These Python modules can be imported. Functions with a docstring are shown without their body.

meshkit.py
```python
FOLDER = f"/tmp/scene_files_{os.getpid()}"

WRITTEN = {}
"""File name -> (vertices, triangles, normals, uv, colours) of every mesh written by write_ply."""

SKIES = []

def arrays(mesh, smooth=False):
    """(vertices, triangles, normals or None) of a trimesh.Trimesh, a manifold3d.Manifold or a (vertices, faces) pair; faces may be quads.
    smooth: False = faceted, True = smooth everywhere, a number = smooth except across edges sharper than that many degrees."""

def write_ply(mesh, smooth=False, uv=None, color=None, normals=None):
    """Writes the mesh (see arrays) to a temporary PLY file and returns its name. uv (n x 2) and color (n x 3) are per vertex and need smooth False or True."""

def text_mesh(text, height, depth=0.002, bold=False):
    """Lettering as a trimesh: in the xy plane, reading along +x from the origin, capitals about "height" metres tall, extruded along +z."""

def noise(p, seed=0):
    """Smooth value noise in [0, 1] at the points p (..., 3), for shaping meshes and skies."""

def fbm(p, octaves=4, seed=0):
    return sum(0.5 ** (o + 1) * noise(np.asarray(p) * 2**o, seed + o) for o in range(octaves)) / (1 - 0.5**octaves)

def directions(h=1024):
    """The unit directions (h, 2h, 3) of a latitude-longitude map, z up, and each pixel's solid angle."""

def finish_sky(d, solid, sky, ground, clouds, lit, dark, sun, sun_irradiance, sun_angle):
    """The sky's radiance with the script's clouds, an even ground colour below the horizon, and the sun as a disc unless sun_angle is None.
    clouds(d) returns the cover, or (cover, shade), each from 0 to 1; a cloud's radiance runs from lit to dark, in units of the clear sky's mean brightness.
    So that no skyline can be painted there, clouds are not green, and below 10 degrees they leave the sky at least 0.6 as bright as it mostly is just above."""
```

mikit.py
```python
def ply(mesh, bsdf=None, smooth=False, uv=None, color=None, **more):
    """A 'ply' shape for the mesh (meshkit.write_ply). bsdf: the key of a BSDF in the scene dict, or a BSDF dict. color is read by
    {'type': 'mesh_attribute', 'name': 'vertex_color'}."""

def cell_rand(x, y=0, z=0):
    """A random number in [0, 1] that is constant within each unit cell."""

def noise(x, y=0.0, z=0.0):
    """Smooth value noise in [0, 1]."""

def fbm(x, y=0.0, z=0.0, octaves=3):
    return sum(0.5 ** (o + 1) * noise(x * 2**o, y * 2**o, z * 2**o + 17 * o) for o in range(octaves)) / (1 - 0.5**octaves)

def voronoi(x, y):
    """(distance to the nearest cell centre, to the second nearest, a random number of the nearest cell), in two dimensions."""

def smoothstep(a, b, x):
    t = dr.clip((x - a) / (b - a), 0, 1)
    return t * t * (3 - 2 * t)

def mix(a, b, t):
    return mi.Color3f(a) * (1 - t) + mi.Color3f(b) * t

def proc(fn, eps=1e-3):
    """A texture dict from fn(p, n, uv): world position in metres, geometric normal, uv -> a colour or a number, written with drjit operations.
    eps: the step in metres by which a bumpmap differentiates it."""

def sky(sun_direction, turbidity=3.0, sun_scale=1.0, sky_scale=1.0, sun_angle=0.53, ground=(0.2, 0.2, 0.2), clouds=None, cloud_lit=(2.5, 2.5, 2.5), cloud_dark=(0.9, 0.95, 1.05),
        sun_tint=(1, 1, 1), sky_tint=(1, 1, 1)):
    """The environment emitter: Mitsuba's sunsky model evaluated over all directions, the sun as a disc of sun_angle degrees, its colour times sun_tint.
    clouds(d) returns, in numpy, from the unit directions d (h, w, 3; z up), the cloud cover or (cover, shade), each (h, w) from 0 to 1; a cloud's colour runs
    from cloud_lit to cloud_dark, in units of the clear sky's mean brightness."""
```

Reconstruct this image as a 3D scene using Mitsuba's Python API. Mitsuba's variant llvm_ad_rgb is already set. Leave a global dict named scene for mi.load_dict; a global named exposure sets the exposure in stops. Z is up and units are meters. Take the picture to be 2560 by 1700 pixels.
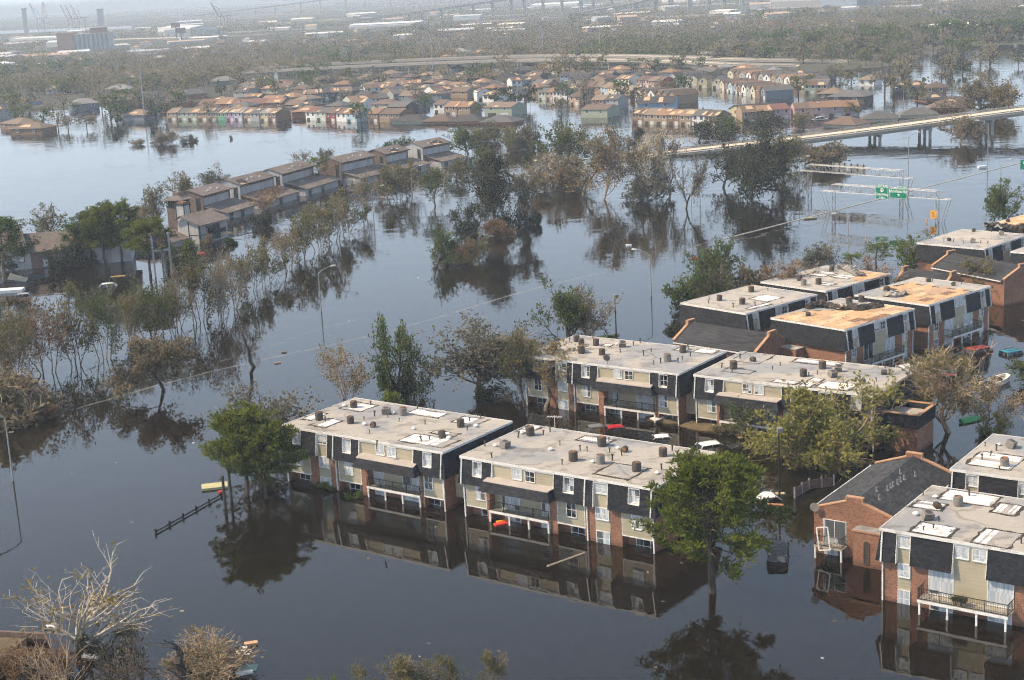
import math, numpy as np, trimesh, mitsuba as mi, drjit as dr, mikit, meshkit
T = mi.ScalarTransform4f
scene, labels = {}, {}

# ------------------------------------------------------------------ camera, sky, exposure
CAM = dict(height=48.0, focal=3800.0, pitch=13.1954, roll=-3.0557)       # focal in pixels of a 2560 wide frame
_p, _r = math.radians(CAM['pitch']), math.radians(CAM['roll'])
_f = np.array([0, math.cos(_p), -math.sin(_p)]); _x = np.array([1.0, 0, 0]); _u = np.cross(_x, _f)
_up = -math.sin(_r) * _x + math.cos(_r) * _u
scene['camera'] = {'type': 'perspective', 'fov': math.degrees(2 * math.atan(1280 / CAM['focal'])), 'fov_axis': 'x',
                   'near_clip': 1.0, 'far_clip': 30000.0,
                   'to_world': T().look_at(origin=[0, 0, CAM['height']], target=[0, float(_f[1]), CAM['height'] + float(_f[2])], up=[float(v) for v in _up]),
                   'medium': {'type': 'ref', 'id': 'haze_air'}}
SUN = (-0.93, -0.06, 0.95)
def veil(d):
    """Thin bright haze over the low sky, stronger towards the sun."""
    s = np.array(SUN) / np.linalg.norm(SUN)
    return 0.04 + 0.85 * np.exp(-np.maximum(d[..., 2], 0) / 0.30) * (0.3 + 0.7 * ((1 + d @ s) / 2) ** 1.5)
scene['sky_light'] = mikit.sky(SUN, turbidity=4.0, sun_scale=1.0, sun_tint=(1.0, 0.97, 0.92), clouds=veil, cloud_lit=(5.0, 5.65, 6.25))
exposure = 1.9
HAZE = 0.00026
scene['haze_air'] = {'type': 'homogeneous', 'albedo': {'type': 'rgb', 'value': [0.78, 0.89, 1.0]}, 'sigma_t': HAZE, 'scale': 1.0}

# ------------------------------------------------------------------ helpers
def put(key, shape, **lab):
    base, n = key, 0
    while key in scene:
        n += 1; key = f'{base}_{n:03d}'
    scene[key] = shape
    if lab: labels[key] = lab
    return key

USED = set()
def name(base):
    """A free key for a thing or part (numbered when taken)."""
    key, n = base, 0
    while key in USED or key in scene:
        n += 1; key = f'{base}_{n:03d}'
    USED.add(key)
    return key

def thing(base, label, cat, group=None):
    k = name(base)
    labels[k] = {'label': label, 'category': cat}
    if group: labels[k]['group'] = group
    return k

class MB:
    def __init__(s): s.v, s.f, s.n, s.c = [], [], 0, []
    def add(s, v, f, col=None):
        v = np.asarray(v, float); f = np.asarray(f, int)
        if f.shape[1] == 4: f = np.vstack([f[:, [0, 1, 2]], f[:, [0, 2, 3]]])
        s.v.append(v); s.f.append(f + s.n); s.n += len(v)
        s.c.append(np.tile(col if col is not None else (.5, .5, .5), (len(v), 1)))
        return s
    def hexa(s, p, col=None):
        """8 corners: bottom four ccw from above, top four ccw."""
        return s.add(p, [[3, 2, 1, 0], [4, 5, 6, 7], [0, 1, 5, 4], [1, 2, 6, 5], [2, 3, 7, 6], [3, 0, 4, 7]], col)
    def box(s, x0, x1, y0, y1, z0, z1, col=None):
        return s.hexa([(x0, y0, z0), (x1, y0, z0), (x1, y1, z0), (x0, y1, z0), (x0, y0, z1), (x1, y0, z1), (x1, y1, z1), (x0, y1, z1)], col)
    def bar(s, p, q, w, h=None, col=None):
        p, q = np.asarray(p, float), np.asarray(q, float); h = h or w
        d = q - p; d = d / np.linalg.norm(d)
        a = np.cross(d, [0, 0, 1.0]) if abs(d[2]) < .95 else np.array([1.0, 0, 0])
        a = a / np.linalg.norm(a); b = np.cross(a, d)
        k = [(-a * w - b * h) / 2, (a * w - b * h) / 2, (a * w + b * h) / 2, (-a * w + b * h) / 2]
        return s.add([p + e for e in k] + [q + e for e in k], [[0, 1, 2, 3], [7, 6, 5, 4], [4, 5, 1, 0], [5, 6, 2, 1], [6, 7, 3, 2], [7, 4, 0, 3]], col)
    def tube(s, pts, rad, n=8, col=None, cap=True):
        pts = np.asarray(pts, float); m = len(pts); rad = np.broadcast_to(rad, m)
        d = np.gradient(pts, axis=0); d /= np.linalg.norm(d, axis=1, keepdims=True)
        a = np.cross(d, [0.31, 0.95, 0.1]); a /= np.linalg.norm(a, axis=1, keepdims=True); b = np.cross(d, a)
        t = np.arange(n) * 2 * np.pi / n
        ring = pts[:, None] + rad[:, None, None] * (np.cos(t)[None, :, None] * a[:, None] + np.sin(t)[None, :, None] * b[:, None])
        v = ring.reshape(-1, 3); f = []
        i = np.arange(n); j = (i + 1) % n
        for k in range(m - 1): f += np.stack([k * n + i, k * n + j, (k + 1) * n + j, (k + 1) * n + i], 1).tolist()
        s.add(v, f, col)
        if cap:
            for k, o in ((0, -1), (m - 1, 1)):
                r = ring[k]; c = np.vstack([r, pts[k]])
                s.add(c, [[x, y, n][::o] for x, y in zip(i, j)], col)
        return s
    def prism(s, poly, y0, y1, col=None):
        """Polygon in (x, z), convex, extruded along y."""
        n = len(poly); v = [(x, y0, z) for x, z in poly] + [(x, y1, z) for x, z in poly]
        f = [[i, (i + 1) % n, n + (i + 1) % n] for i in range(n)] + [[i, n + (i + 1) % n, n + i] for i in range(n)]
        f += [[0, i + 1, i] for i in range(1, n - 1)] + [[n, n + i, n + i + 1] for i in range(1, n - 1)]
        return s.add(v, f, col)
    def arrays(s): return np.vstack(s.v), np.vstack(s.f), np.vstack(s.c)

def xf(o, yaw, z=0.0, tilt=None, scale=1.0):
    m = T().translate([float(o[0]), float(o[1]), float(z)]).rotate([0, 0, 1], float(yaw))
    if tilt: m = m.rotate(list(map(float, tilt[:3])), float(tilt[3]))
    if scale != 1.0: m = m.scale(scale)
    return m

def pack(c):
    """A colour per vertex, packed into the uv channel (meshes with uv are joined by the renderer, meshes with colours are not)."""
    q = np.round(np.clip(c, 0, 1) ** .5 * 255); return np.stack([q[:, 0] * 256 + q[:, 1], q[:, 2]], 1)
def emit(key, mb, bsdf, M=None, smooth=False, color=False, kind=None, **lab):
    """One mesh of the scene under a free key."""
    v, f, c = mb.arrays()
    sh = mikit.ply((v, f), bsdf, smooth=smooth, uv=pack(c) if color else None)
    if M is not None: sh['to_world'] = M
    k = name(key); scene[k] = sh
    if kind: lab['kind'] = kind
    if lab: labels[k] = lab
    return k

def rgb(r, g=None, b=None): return {'type': 'rgb', 'value': [r, g, b] if g is not None else [r, r, r]}
def bs(key, color, rough=0.7, **k):
    scene[key] = {'type': 'twosided', 'bsdf': {'type': 'principled', 'base_color': color if isinstance(color, dict) else rgb(*color), 'roughness': rough, 'specular': k.pop('specular', 0.3), **k}}
def bump(key, fn, height, eps=0.01):
    inner = scene[key]['bsdf']
    scene[key] = {'type': 'twosided', 'bsdf': {'type': 'bumpmap', 'arbitrary': mikit.proc(fn, eps), 'scale': height, 'bsdf': inner}}
def along(p, n): return -n.y * p.x + n.x * p.y

# ------------------------------------------------------------------ materials
N, FB, MX, SS = mikit.noise, mikit.fbm, mikit.mix, mikit.smoothstep
def roof_col(p, n, uv):
    a = FB(p.x * .22, p.y * .22, p.z, 4); b = N(p.x * .13 + 9, p.y * .2, 3.1); c = FB(p.x * .75, p.y * 1.1, 1.0, 4)
    col = MX((.41, .375, .325), (.30, .30, .30), SS(.45, .62, a))
    col = MX(col, (.43, .39, .335), SS(.55, .8, b) * .7)
    col = MX(col, (.15, .13, .115), SS(.55, .76, c) * .5)
    s = (p.x * .809 - p.y * .588) / .95; sm = SS(.035, .0, dr.abs(s - dr.floor(s) - .5))
    q = FB(p.x * .16 + 31, p.y * .16, 2.0, 3); ring = SS(.03, .0, dr.abs(q - .5)) * SS(.4, .6, N(p.x * .4, p.y * .4, 7))
    return col * (1 - .22 * sm * N(p.x * .5, p.y * .5, 4.0)) * (1 - .3 * ring) * (0.94 + .12 * N(p.x * 7, p.y * 7, 0))
bs('roof_membrane', mikit.proc(roof_col), .85)
bs('white_membrane', mikit.proc(lambda p, n, uv: MX((.78, .75, .72), (.52, .49, .46), SS(.5, .85, FB(p.x * 1.3, p.y * 1.3, 0, 3)))), .75)
bs('canopy_felt', mikit.proc(lambda p, n, uv: MX((.46, .41, .37), (.36, .32, .29), FB(p.x, p.y, 0, 3))), .8)
bs('tar', mikit.proc(lambda p, n, uv: MX((.035, .03, .027), (.09, .075, .06), N(p.x * 3, p.y * 3, 0))), .9)
def shingle_col(p, n, uv):
    u = along(p, n); r = dr.floor(p.z * 6.5); k = mikit.cell_rand(dr.floor(u * 3.2 + r * .37), r, 2)
    return MX((.013, .015, .020), (.034, .036, .043), k) * (0.75 + .5 * FB(u * .5, p.z * .8, 0, 3))
bs('shingle', mikit.proc(shingle_col), .8)
bump('shingle', lambda p, n, uv: (p.z * 6.5 - dr.floor(p.z * 6.5)), .02)
bs('roof_shingle', mikit.proc(lambda p, n, uv: MX((.030, .031, .035), (.060, .060, .064), mikit.cell_rand(dr.floor(p.x * 2.2 + p.y), dr.floor(p.z * 14), 1)) * (0.7 + .6 * FB(p.x * .4, p.y * .4, 0, 3))), .85)
def brick_col(p, n, uv):
    u = along(p, n) / .21; z = p.z / .075; r = dr.floor(z); u2 = u + .5 * (r - 2 * dr.floor(r / 2))
    k = mikit.cell_rand(dr.floor(u2), r, 5); m = dr.minimum(SS(0, .10, u2 - dr.floor(u2)), SS(0, .18, z - r))
    c = MX((.20, .085, .05), (.33, .16, .10), k) * (0.75 + .5 * FB(u * .12, p.z * .7, 0, 3))
    c = MX((.30, .25, .20), c, m)
    return MX(c, c * .45, SS(.55, .1, p.z) * .8)
bs('brick', mikit.proc(brick_col), .85)
bs('brick_cap', mikit.proc(lambda p, n, uv: MX((.42, .22, .12), (.52, .32, .2), N(p.x * 6, p.y * 6, p.z * 6))), .8)
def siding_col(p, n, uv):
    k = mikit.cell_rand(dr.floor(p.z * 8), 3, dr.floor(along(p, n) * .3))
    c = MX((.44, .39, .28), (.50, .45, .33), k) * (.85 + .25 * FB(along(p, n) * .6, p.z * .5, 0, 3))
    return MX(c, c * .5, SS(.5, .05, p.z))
bs('siding', mikit.proc(siding_col), .6)
bump('siding', lambda p, n, uv: p.z * 8 - dr.floor(p.z * 8), .02)
bs('trim', mikit.proc(lambda p, n, uv: MX((.74, .73, .70), (.55, .52, .47), SS(.5, .8, FB(p.x * 2, p.y * 2, p.z * 2, 2)))), .5)
def curtain(p, n, uv):
    u = along(p, n); k = N(u * 7, 0, dr.floor(p.z / 2.4)); q = mikit.cell_rand(dr.floor(u * .9), dr.floor(p.z / 1.6), 4)
    c = MX((.34, .38, .42), (.60, .64, .66), k)
    return MX(c, (.03, .035, .04), SS(.80, .82, q) * .85)
bs('pane_curtain', mikit.proc(curtain), .12, specular=.7, clearcoat=.6)
bs('pane_dark', mikit.proc(lambda p, n, uv: MX((.012, .015, .02), (.09, .10, .11), SS(.6, .75, N(along(p, n) * 3, p.z * 1.2, 1)))), .12, specular=.35)
bs('dark_metal', (.018, .02, .022), .5)
bs('galvanised', mikit.proc(lambda p, n, uv: MX((.42, .43, .44), (.30, .30, .30), N(p.x * 2, p.y * 2, p.z * 2))), .45, metallic=.3)
bs('deck_wood', mikit.proc(lambda p, n, uv: MX((.46, .42, .36), (.30, .27, .22), N(p.x * 5, p.y * 5, p.z))), .8)
def ply_col(a, b):
    def f(p, n, uv):
        s = p.x * .76 + p.y * .65
        c = MX(a, b, FB(s * .7, (p.y * .76 - p.x * .65) * 6, 0, 3))
        return MX(c, (.16, .09, .05), SS(.66, .82, FB(p.x * 2, p.y * 2, 4, 3)) * .8)
    return mikit.proc(f)
bs('plywood', ply_col((.66, .43, .25), (.48, .28, .14)), .8)
bs('plywood_pale', ply_col((.72, .52, .33), (.56, .36, .20)), .8)
bs('plywood_grey', ply_col((.52, .36, .24), (.38, .24, .14)), .8)
bs('rust', mikit.proc(lambda p, n, uv: MX((.06, .055, .05), (.30, .13, .05), SS(.35, .65, FB(p.x * 4, p.y * 4, p.z * 4, 3)))), .7)
bs('unit_grey', mikit.proc(lambda p, n, uv: MX((.30, .29, .27), (.16, .14, .12), FB(p.x * 4, p.y * 4, p.z * 4, 3))), .6)
bs('unit_dark', mikit.proc(lambda p, n, uv: MX((.05, .048, .045), (.12, .10, .085), FB(p.x * 5, p.y * 5, p.z * 5, 3))), .6)
bs('brown_roof', mikit.proc(lambda p, n, uv: MX((.150, .122, .106), (.205, .172, .152), mikit.cell_rand(dr.floor(p.x * 2 + p.y * 2), dr.floor(p.z * 9), 1)) * (.75 + .5 * FB(p.x * .3, p.y * .3, 0, 3))), .9)
bs('pale_siding', mikit.proc(lambda p, n, uv: MX((.50, .50, .50), (.40, .40, .41), mikit.cell_rand(dr.floor(along(p, n) * 2.5), 1, 2)) * (.8 + .3 * FB(p.x * .5, p.y * .5, p.z * .5, 3))), .7)
bs('timber_trim', (.035, .042, .04), .7)
bs('dark_brick', mikit.proc(lambda p, n, uv: MX((.15, .10, .085), (.22, .16, .135), mikit.cell_rand(dr.floor(along(p, n) * 4), dr.floor(p.z * 12), 5))), .9)
bs('concrete', mikit.proc(lambda p, n, uv: MX((.40, .38, .34), (.26, .25, .23), FB(p.x * .2, p.y * .2, p.z * .8, 4))), .85)
bs('road_deck', mikit.proc(lambda p, n, uv: MX((.60, .51, .40), (.48, .40, .31), FB(p.x * .3, p.y * .3, 0, 4))), .9)
def unpack(p, n, uv):
    a = dr.floor(uv.x + .5); r = dr.floor(a / 256); c = mi.Color3f(r, a - r * 256, dr.floor(uv.y + .5)) / 255
    return c * c
VC = mikit.proc(unpack)
bs('painted', VC, .7)                  # plain surfaces whose colour sits in the mesh
bs('car_paint', VC, .3, clearcoat=.25, specular=.4)
bs('bark', VC, .9)
def far_roof(p, n, uv): return MX((.12, .10, .09), (.2, .16, .13), N(p.x * .7, p.y * .7, 0))
scene['leaves'] = {'type': 'principledthin', 'base_color': VC, 'roughness': .5, 'diff_trans': .8, 'spec_trans': 0.0}
bs('bark_pole', (.07, .06, .05), .9)
bs('floating_mud', mikit.proc(lambda p, n, uv: MX((.17, .13, .075), (.09, .07, .04), FB(p.x * 2, p.y * 2, 0, 3))), .9)
# flood water: brown and murky, glossy, rippled by the wind in long lanes
def lanes(p): return SS(.45, .60, FB(p.x * .012 + p.y * .004, p.y * .030 - p.x * .010, 2.2, 3))
def ripple(p, n, uv):
    far = SS(150, 420, p.y)
    w = FB(p.x * .9, p.y * 1.3, 0.4, 2) * .6 + N(p.x * .22, p.y * .35, 8.0)
    return w * (.22 + 1.5 * lanes(p) * (.3 + .7 * far) + 1.6 * far)
scene['water_surface'] = {'type': 'bumpmap', 'arbitrary': mikit.proc(ripple, .05), 'scale': .016,
    'bsdf': {'type': 'plastic', 'int_ior': 1.45, 'ext_ior': 1.0, 'diffuse_reflectance': rgb(.010, .007, .0035), 'nonlinear': False}}
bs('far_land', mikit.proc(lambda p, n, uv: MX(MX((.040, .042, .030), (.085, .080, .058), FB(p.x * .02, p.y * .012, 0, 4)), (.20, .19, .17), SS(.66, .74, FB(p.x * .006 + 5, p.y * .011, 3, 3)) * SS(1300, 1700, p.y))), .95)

# ------------------------------------------------------------------ the setting
wm = MB(); wm.add([(-900, 40, 0), (900, 40, 0), (900, 1100, 0), (-900, 1100, 0)], [[0, 1, 2, 3]])
emit('flood_water', wm, 'water_surface', kind='structure', label='brown flood water standing over streets, highway and parking lots', category='water')
# dry, wooded land beyond the flooded quarter: one sheet to the horizon with a ragged shore
_xs = np.linspace(-1100, 1200, 231)
_sh = 730 + 60 * (meshkit.fbm(np.stack([_xs * .008, _xs * 0, _xs * 0], 1), 4, 3) - .5) + np.where(_xs > 190, 140, 0) * np.clip((_xs - 190) / 60, 0, 1)
gv = [(x, y, .05) for x, y in zip(_xs, _sh)] + [(x, y + 25, .6) for x, y in zip(_xs, _sh)] + [(x * 9, 9000, .6) for x in _xs]
k = len(_xs); i = np.arange(k - 1)
gm = MB(); gm.add(gv, np.vstack([np.stack([i + a * k, i + 1 + a * k, i + 1 + (a + 1) * k, i + (a + 1) * k], 1) for a in (0, 1)]))
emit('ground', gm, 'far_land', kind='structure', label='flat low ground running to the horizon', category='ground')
hz = 9500.0
scene['haze'] = {'type': 'cube', 'to_world': T().translate([0, hz - 600, 33.25]).scale([11500, hz, 36.75]), 'bsdf': {'type': 'null'},
                 'interior': {'type': 'ref', 'id': 'haze_air'}}
labels['haze'] = {'label': 'pale haze thickening with distance', 'category': 'haze', 'kind': 'stuff'}

# ------------------------------------------------------------------ flat-roofed apartment blocks
WR = np.random.default_rng(19)
def flare(z): return -0.11 - .33 * (5.72 - z) / 2.37          # front face of the mansard at height z
def shingles(mb, xa, xb, z0, z1, ca=0, cb=0):
    """One shingled mansard panel; ca / cb: 1 where it turns the corner."""
    fb, ft = flare(z0), flare(z1)
    x0b, x0t = (fb, ft) if ca else (xa, xa); x1b, x1t = (xb - fb, xb - ft) if cb else (xb, xb)
    mb.hexa([(x0b, fb, z0), (x1b, fb, z0), (xb, 0, z0), (xa, 0, z0), (x0t, ft, z1), (x1t, ft, z1), (xb, 0, z1), (xa, 0, z1)])

class Apt:
    def __init__(s, o, yaw, length, label, depth=10.85, group=None, key='apartment_block', h=0.0):
        s.k = thing(key, label, 'apartment building', group); s.M = xf(o, yaw, h); s.L, s.D = length, depth; s.o, s.yaw = o, yaw; s.mir = False
    def part(s, nm, mb, mat, **lab):
        v, f, c = mb.arrays()
        if s.mir: v = v * [-1, 1, 1] + [s.L, 0, 0]; f = f[:, ::-1]
        k = name(s.k + '__' + nm)
        scene[k] = {**mikit.ply((v, f), mat), 'to_world': s.M}
        if lab: labels[k] = lab
        return k
    def window(s, x0, x1, z0, z1, y=0.0, mull=1, pane='pane_curtain', fw=.07, rail=True):
        if WR.random() < .13: pane = 'pane_dark'
        w = name(s.k + '__window'); X = lambda n, mb, m: s.part(w[len(s.k) + 2:] + '__' + n, mb, m)
        f = MB(); a, b = y - .07, y - .005
        f.box(x0, x0 + fw, a, b, z0, z1); f.box(x1 - fw, x1, a, b, z0, z1)
        f.box(x0 + fw, x1 - fw, a, b, z1 - fw, z1); f.box(x0 + fw, x1 - fw, a - .04, b, z0, z0 + fw)
        for i in range(1, mull + 1):
            xm = x0 + (x1 - x0) * i / (mull + 1)
            if mull: f.box(xm - .025, xm + .025, a + .015, b, z0 + fw, z1 - fw)
        if rail: f.box(x0 + fw, x1 - fw, a + .02, b - .003, (z0 + z1) / 2 - .02, (z0 + z1) / 2 + .02)
        X('frame', f, 'trim')
        p = MB(); p.box(x0 + fw, x1 - fw, y - .03, y - .008, z0 + fw, z1 - fw); X('pane', p, pane)
    def shell(s, roof='roof_membrane'):
        L, D = s.L, s.D
        r = MB(); r.box(-.16, L + .16, -.16, D + .16, 5.722, 5.9); s.part('roof', r, roof)
        e = MB()
        for a in ((-.22, L + .22, -.22, -.163), (-.22, L + .22, D + .163, D + .22), (-.22, -.163, -.163, D + .163), (L + .163, L + .22, -.163, D + .163)):
            e.box(*a, 5.70, 5.935)
        s.part('roof_edge', e, 'trim')
        for nm, x0, sg in (('end_wall', 0, -1), ('end_wall', L, 1)):
            m = MB(); t, b = .11, .44
            p = [(x0, -b, 3.35), (x0 + sg * b, -b, 3.35), (x0 + sg * b, D + b, 3.35), (x0, D + b, 3.35), (x0, -t, 5.719), (x0 + sg * t, -t, 5.719), (x0 + sg * t, D + t, 5.719), (x0, D + t, 5.719)]
            if sg < 0: p = [p[1], p[0], p[3], p[2], p[5], p[4], p[7], p[6]]
            m.hexa(p); s.part('mansard_end', m, 'shingle')
        m = MB(); m.hexa([(-.4, D + .01, 3.352), (L + .4, D + .01, 3.352), (L + .4, D + .43, 3.352), (-.4, D + .43, 3.352), (-.1, D + .01, 5.717), (L + .1, D + .01, 5.717), (L + .1, D + .11, 5.717), (-.1, D + .11, 5.717)]); s.part('mansard_back', m, 'shingle')
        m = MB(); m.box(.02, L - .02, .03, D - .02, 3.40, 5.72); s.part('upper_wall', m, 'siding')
    def spout(s, x):
        m = MB(); m.bar((x, -.17, 5.72), (x, -.50, 3.36), .11); m.bar((x, -.50, 3.36), (x, -.08, 3.1), .09); m.bar((x, -.08, 3.14), (x, -.08, -1), .11); s.part('downspout', m, 'trim')
    def railing(s, x0, x1, y, z, ret=0.0):
        m = MB(); h = .92
        for zz in (z + .1, z + h): m.bar((x0, y, zz), (x1, y, zz), .045)
        for x in np.arange(x0, x1, .13): m.box(x - .011, x + .011, y - .011, y + .011, z + .1, z + h)
        for x in np.linspace(x0, x1, 5): m.box(x - .03, x + .03, y - .03, y + .03, z, z + h + .05)
        if ret:
            for x in (x0, x1):
                for zz in (z + .1, z + h): m.bar((x, y, zz), (x, y + ret, zz), .045)
                for yy in np.arange(y, y + ret, .13): m.box(x - .011, x + .011, yy - .011, yy + .011, z + .1, z + h)
        s.part('railing', m, 'dark_metal')
    def deck(s, x0, x1, y0, y1, z, posts):
        m = MB(); m.box(x0, x1, y0, y1, z - .14, z); s.part('balcony_deck', m, 'deck_wood')
        m = MB(); m.box(x0, x1, y0 - .045, y0 - .003, z - .2, z + .03); s.part('deck_rim', m, 'trim')
        for x in posts:
            m = MB(); m.box(x - .075, x + .075, y0 + .02, y0 + .17, -2, z - .145); s.part('post', m, 'trim')
    def strip(s, x0, x1):
        """Tall column of windows and siding running through the mansard."""
        m = MB(); m.box(x0, x1, -.02, .02, -2, 5.6); s.part('siding_strip', m, 'siding')
        m = MB()
        for x, w in ((x0 - .045, x0), (x1, x1 + .045)):
            m.hexa([(x, flare(3.35) - .03, 3.35), (w, flare(3.35) - .03, 3.35), (w, .0, 3.35), (x, .0, 3.35), (x, -.15, 5.66), (w, -.15, 5.66), (w, .0, 5.66), (x, .0, 5.66)])
        m.box(x0, x1, -.16, -.021, 5.56, 5.66); s.part('strip_trim', m, 'trim')
        for z0, z1 in ((4.55, 5.55), (2.15, 3.3), (-.3, 1.15)): s.window(x0 + .03, x1 - .03, z0, z1, -.02)
    def nook(s, x0, x1, z0=4.2, z1=5.55):
        """Recessed window with a sunlit sill between two mansard panels."""
        s.window(x0 + .04, x1 - .04, z0 + .05, z1, .025)
        m = MB()
        for x, w in ((x0, x0 + .03), (x1 - .03, x1)):
            m.hexa([(x, flare(z0) + .01, z0), (w, flare(z0) + .01, z0), (w, 0, z0), (x, 0, z0), (x, -.15, z1 + .08), (w, -.15, z1 + .08), (w, 0, z1 + .08), (x, 0, z1 + .08)])
        m.box(x0 + .045, x1 - .045, flare(z0) - .02, -.05, z0 - .04, z0 + .012); m.box(x0 + .045, x1 - .045, -.18, -.05, z1 + .01, z1 + .08); s.part('window_box', m, 'trim')
    def mansard(s, cuts, z_low=()):
        """Front mansard panels between the cuts (x0, x1, kind); kind 'open' runs through, 'nook' keeps a panel below."""
        x = 0.0
        for c0, c1, kind in cuts + [(s.L, s.L, 'end')]:
            if c0 > x:
                m = MB(); shingles(m, x, c0, 3.35, 5.72, x == 0, c0 == s.L); s.part('mansard_panel', m, 'shingle')
            if kind == 'nook':
                m = MB(); shingles(m, c0, c1, 3.35, 4.16); s.part('mansard_panel', m, 'shingle')
                m = MB(); shingles(m, c0, c1, 5.63, 5.72); s.part('mansard_panel', m, 'shingle')
            x = c1
    def core(s, y, z1=3.4):
        m = MB(); m.box(0.002, s.L - .002, y, s.D, -2, z1); s.part('wall', m, 'brick')
    def wide(s):
        """The 20 m block: bay with a shingled canopy over a balcony at one side, window strip at the other."""
        L = s.L; s.shell()
        s.mansard([(1.2, 2.3, 'nook'), (3.4, 10.2, 'open'), (11.2, 12.35, 'nook'), (14.3, 15.85, 'open'), (17.85, 19.0, 'nook')])
        s.core(.85)
        for a, b in ((0, .16), (2.5, 2.85), (9.5, 10.3), (13.25, 14.3), (15.85, 17.0), (20.04, 20.2)):
            m = MB(); m.box(a, b, 0, .848, -2, 3.4); s.part('brick_pier', m, 'brick')
        for a, b in ((.16, 2.5), (10.3, 13.25), (17.0, 20.04)):
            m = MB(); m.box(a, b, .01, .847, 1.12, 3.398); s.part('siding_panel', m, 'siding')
            m = MB(); m.box(a, b, -.02, .01, 1.06, 1.16); m.box(a, a + .07, -.02, .009, 1.16, 3.35); m.box(b - .07, b, -.02, .009, 1.16, 3.35); s.part('corner_board', m, 'trim')
        for a, b in ((1.35, 2.42), (11.3, 12.38), (18.0, 19.08)):
            s.window(a, b, 1.86, 3.33, .01); s.window(a - .1, b + .3, -.5, .75, .85, pane='pane_dark')
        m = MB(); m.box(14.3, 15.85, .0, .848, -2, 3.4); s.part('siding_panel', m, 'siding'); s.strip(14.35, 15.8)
        for a, b in ((1.2, 2.3), (11.2, 12.35), (17.85, 19.0)): s.nook(a, b)
        # bay, canopy
        m = MB(); m.box(3.45, 10.15, -.05, .028, 4.3, 5.6); s.part('bay_siding', m, 'siding')
        m = MB()
        for x, w in ((3.38, 3.45), (10.15, 10.22)):
            m.hexa([(x, flare(4.4) - .05, 4.3), (w, flare(4.4) - .05, 4.3), (w, 0, 4.3), (x, 0, 4.3), (x, -.16, 5.66), (w, -.16, 5.66), (w, 0, 5.66), (x, 0, 5.66)])
        m.box(3.45, 10.15, -.16, -.052, 5.58, 5.66); s.part('bay_trim', m, 'trim')
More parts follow.
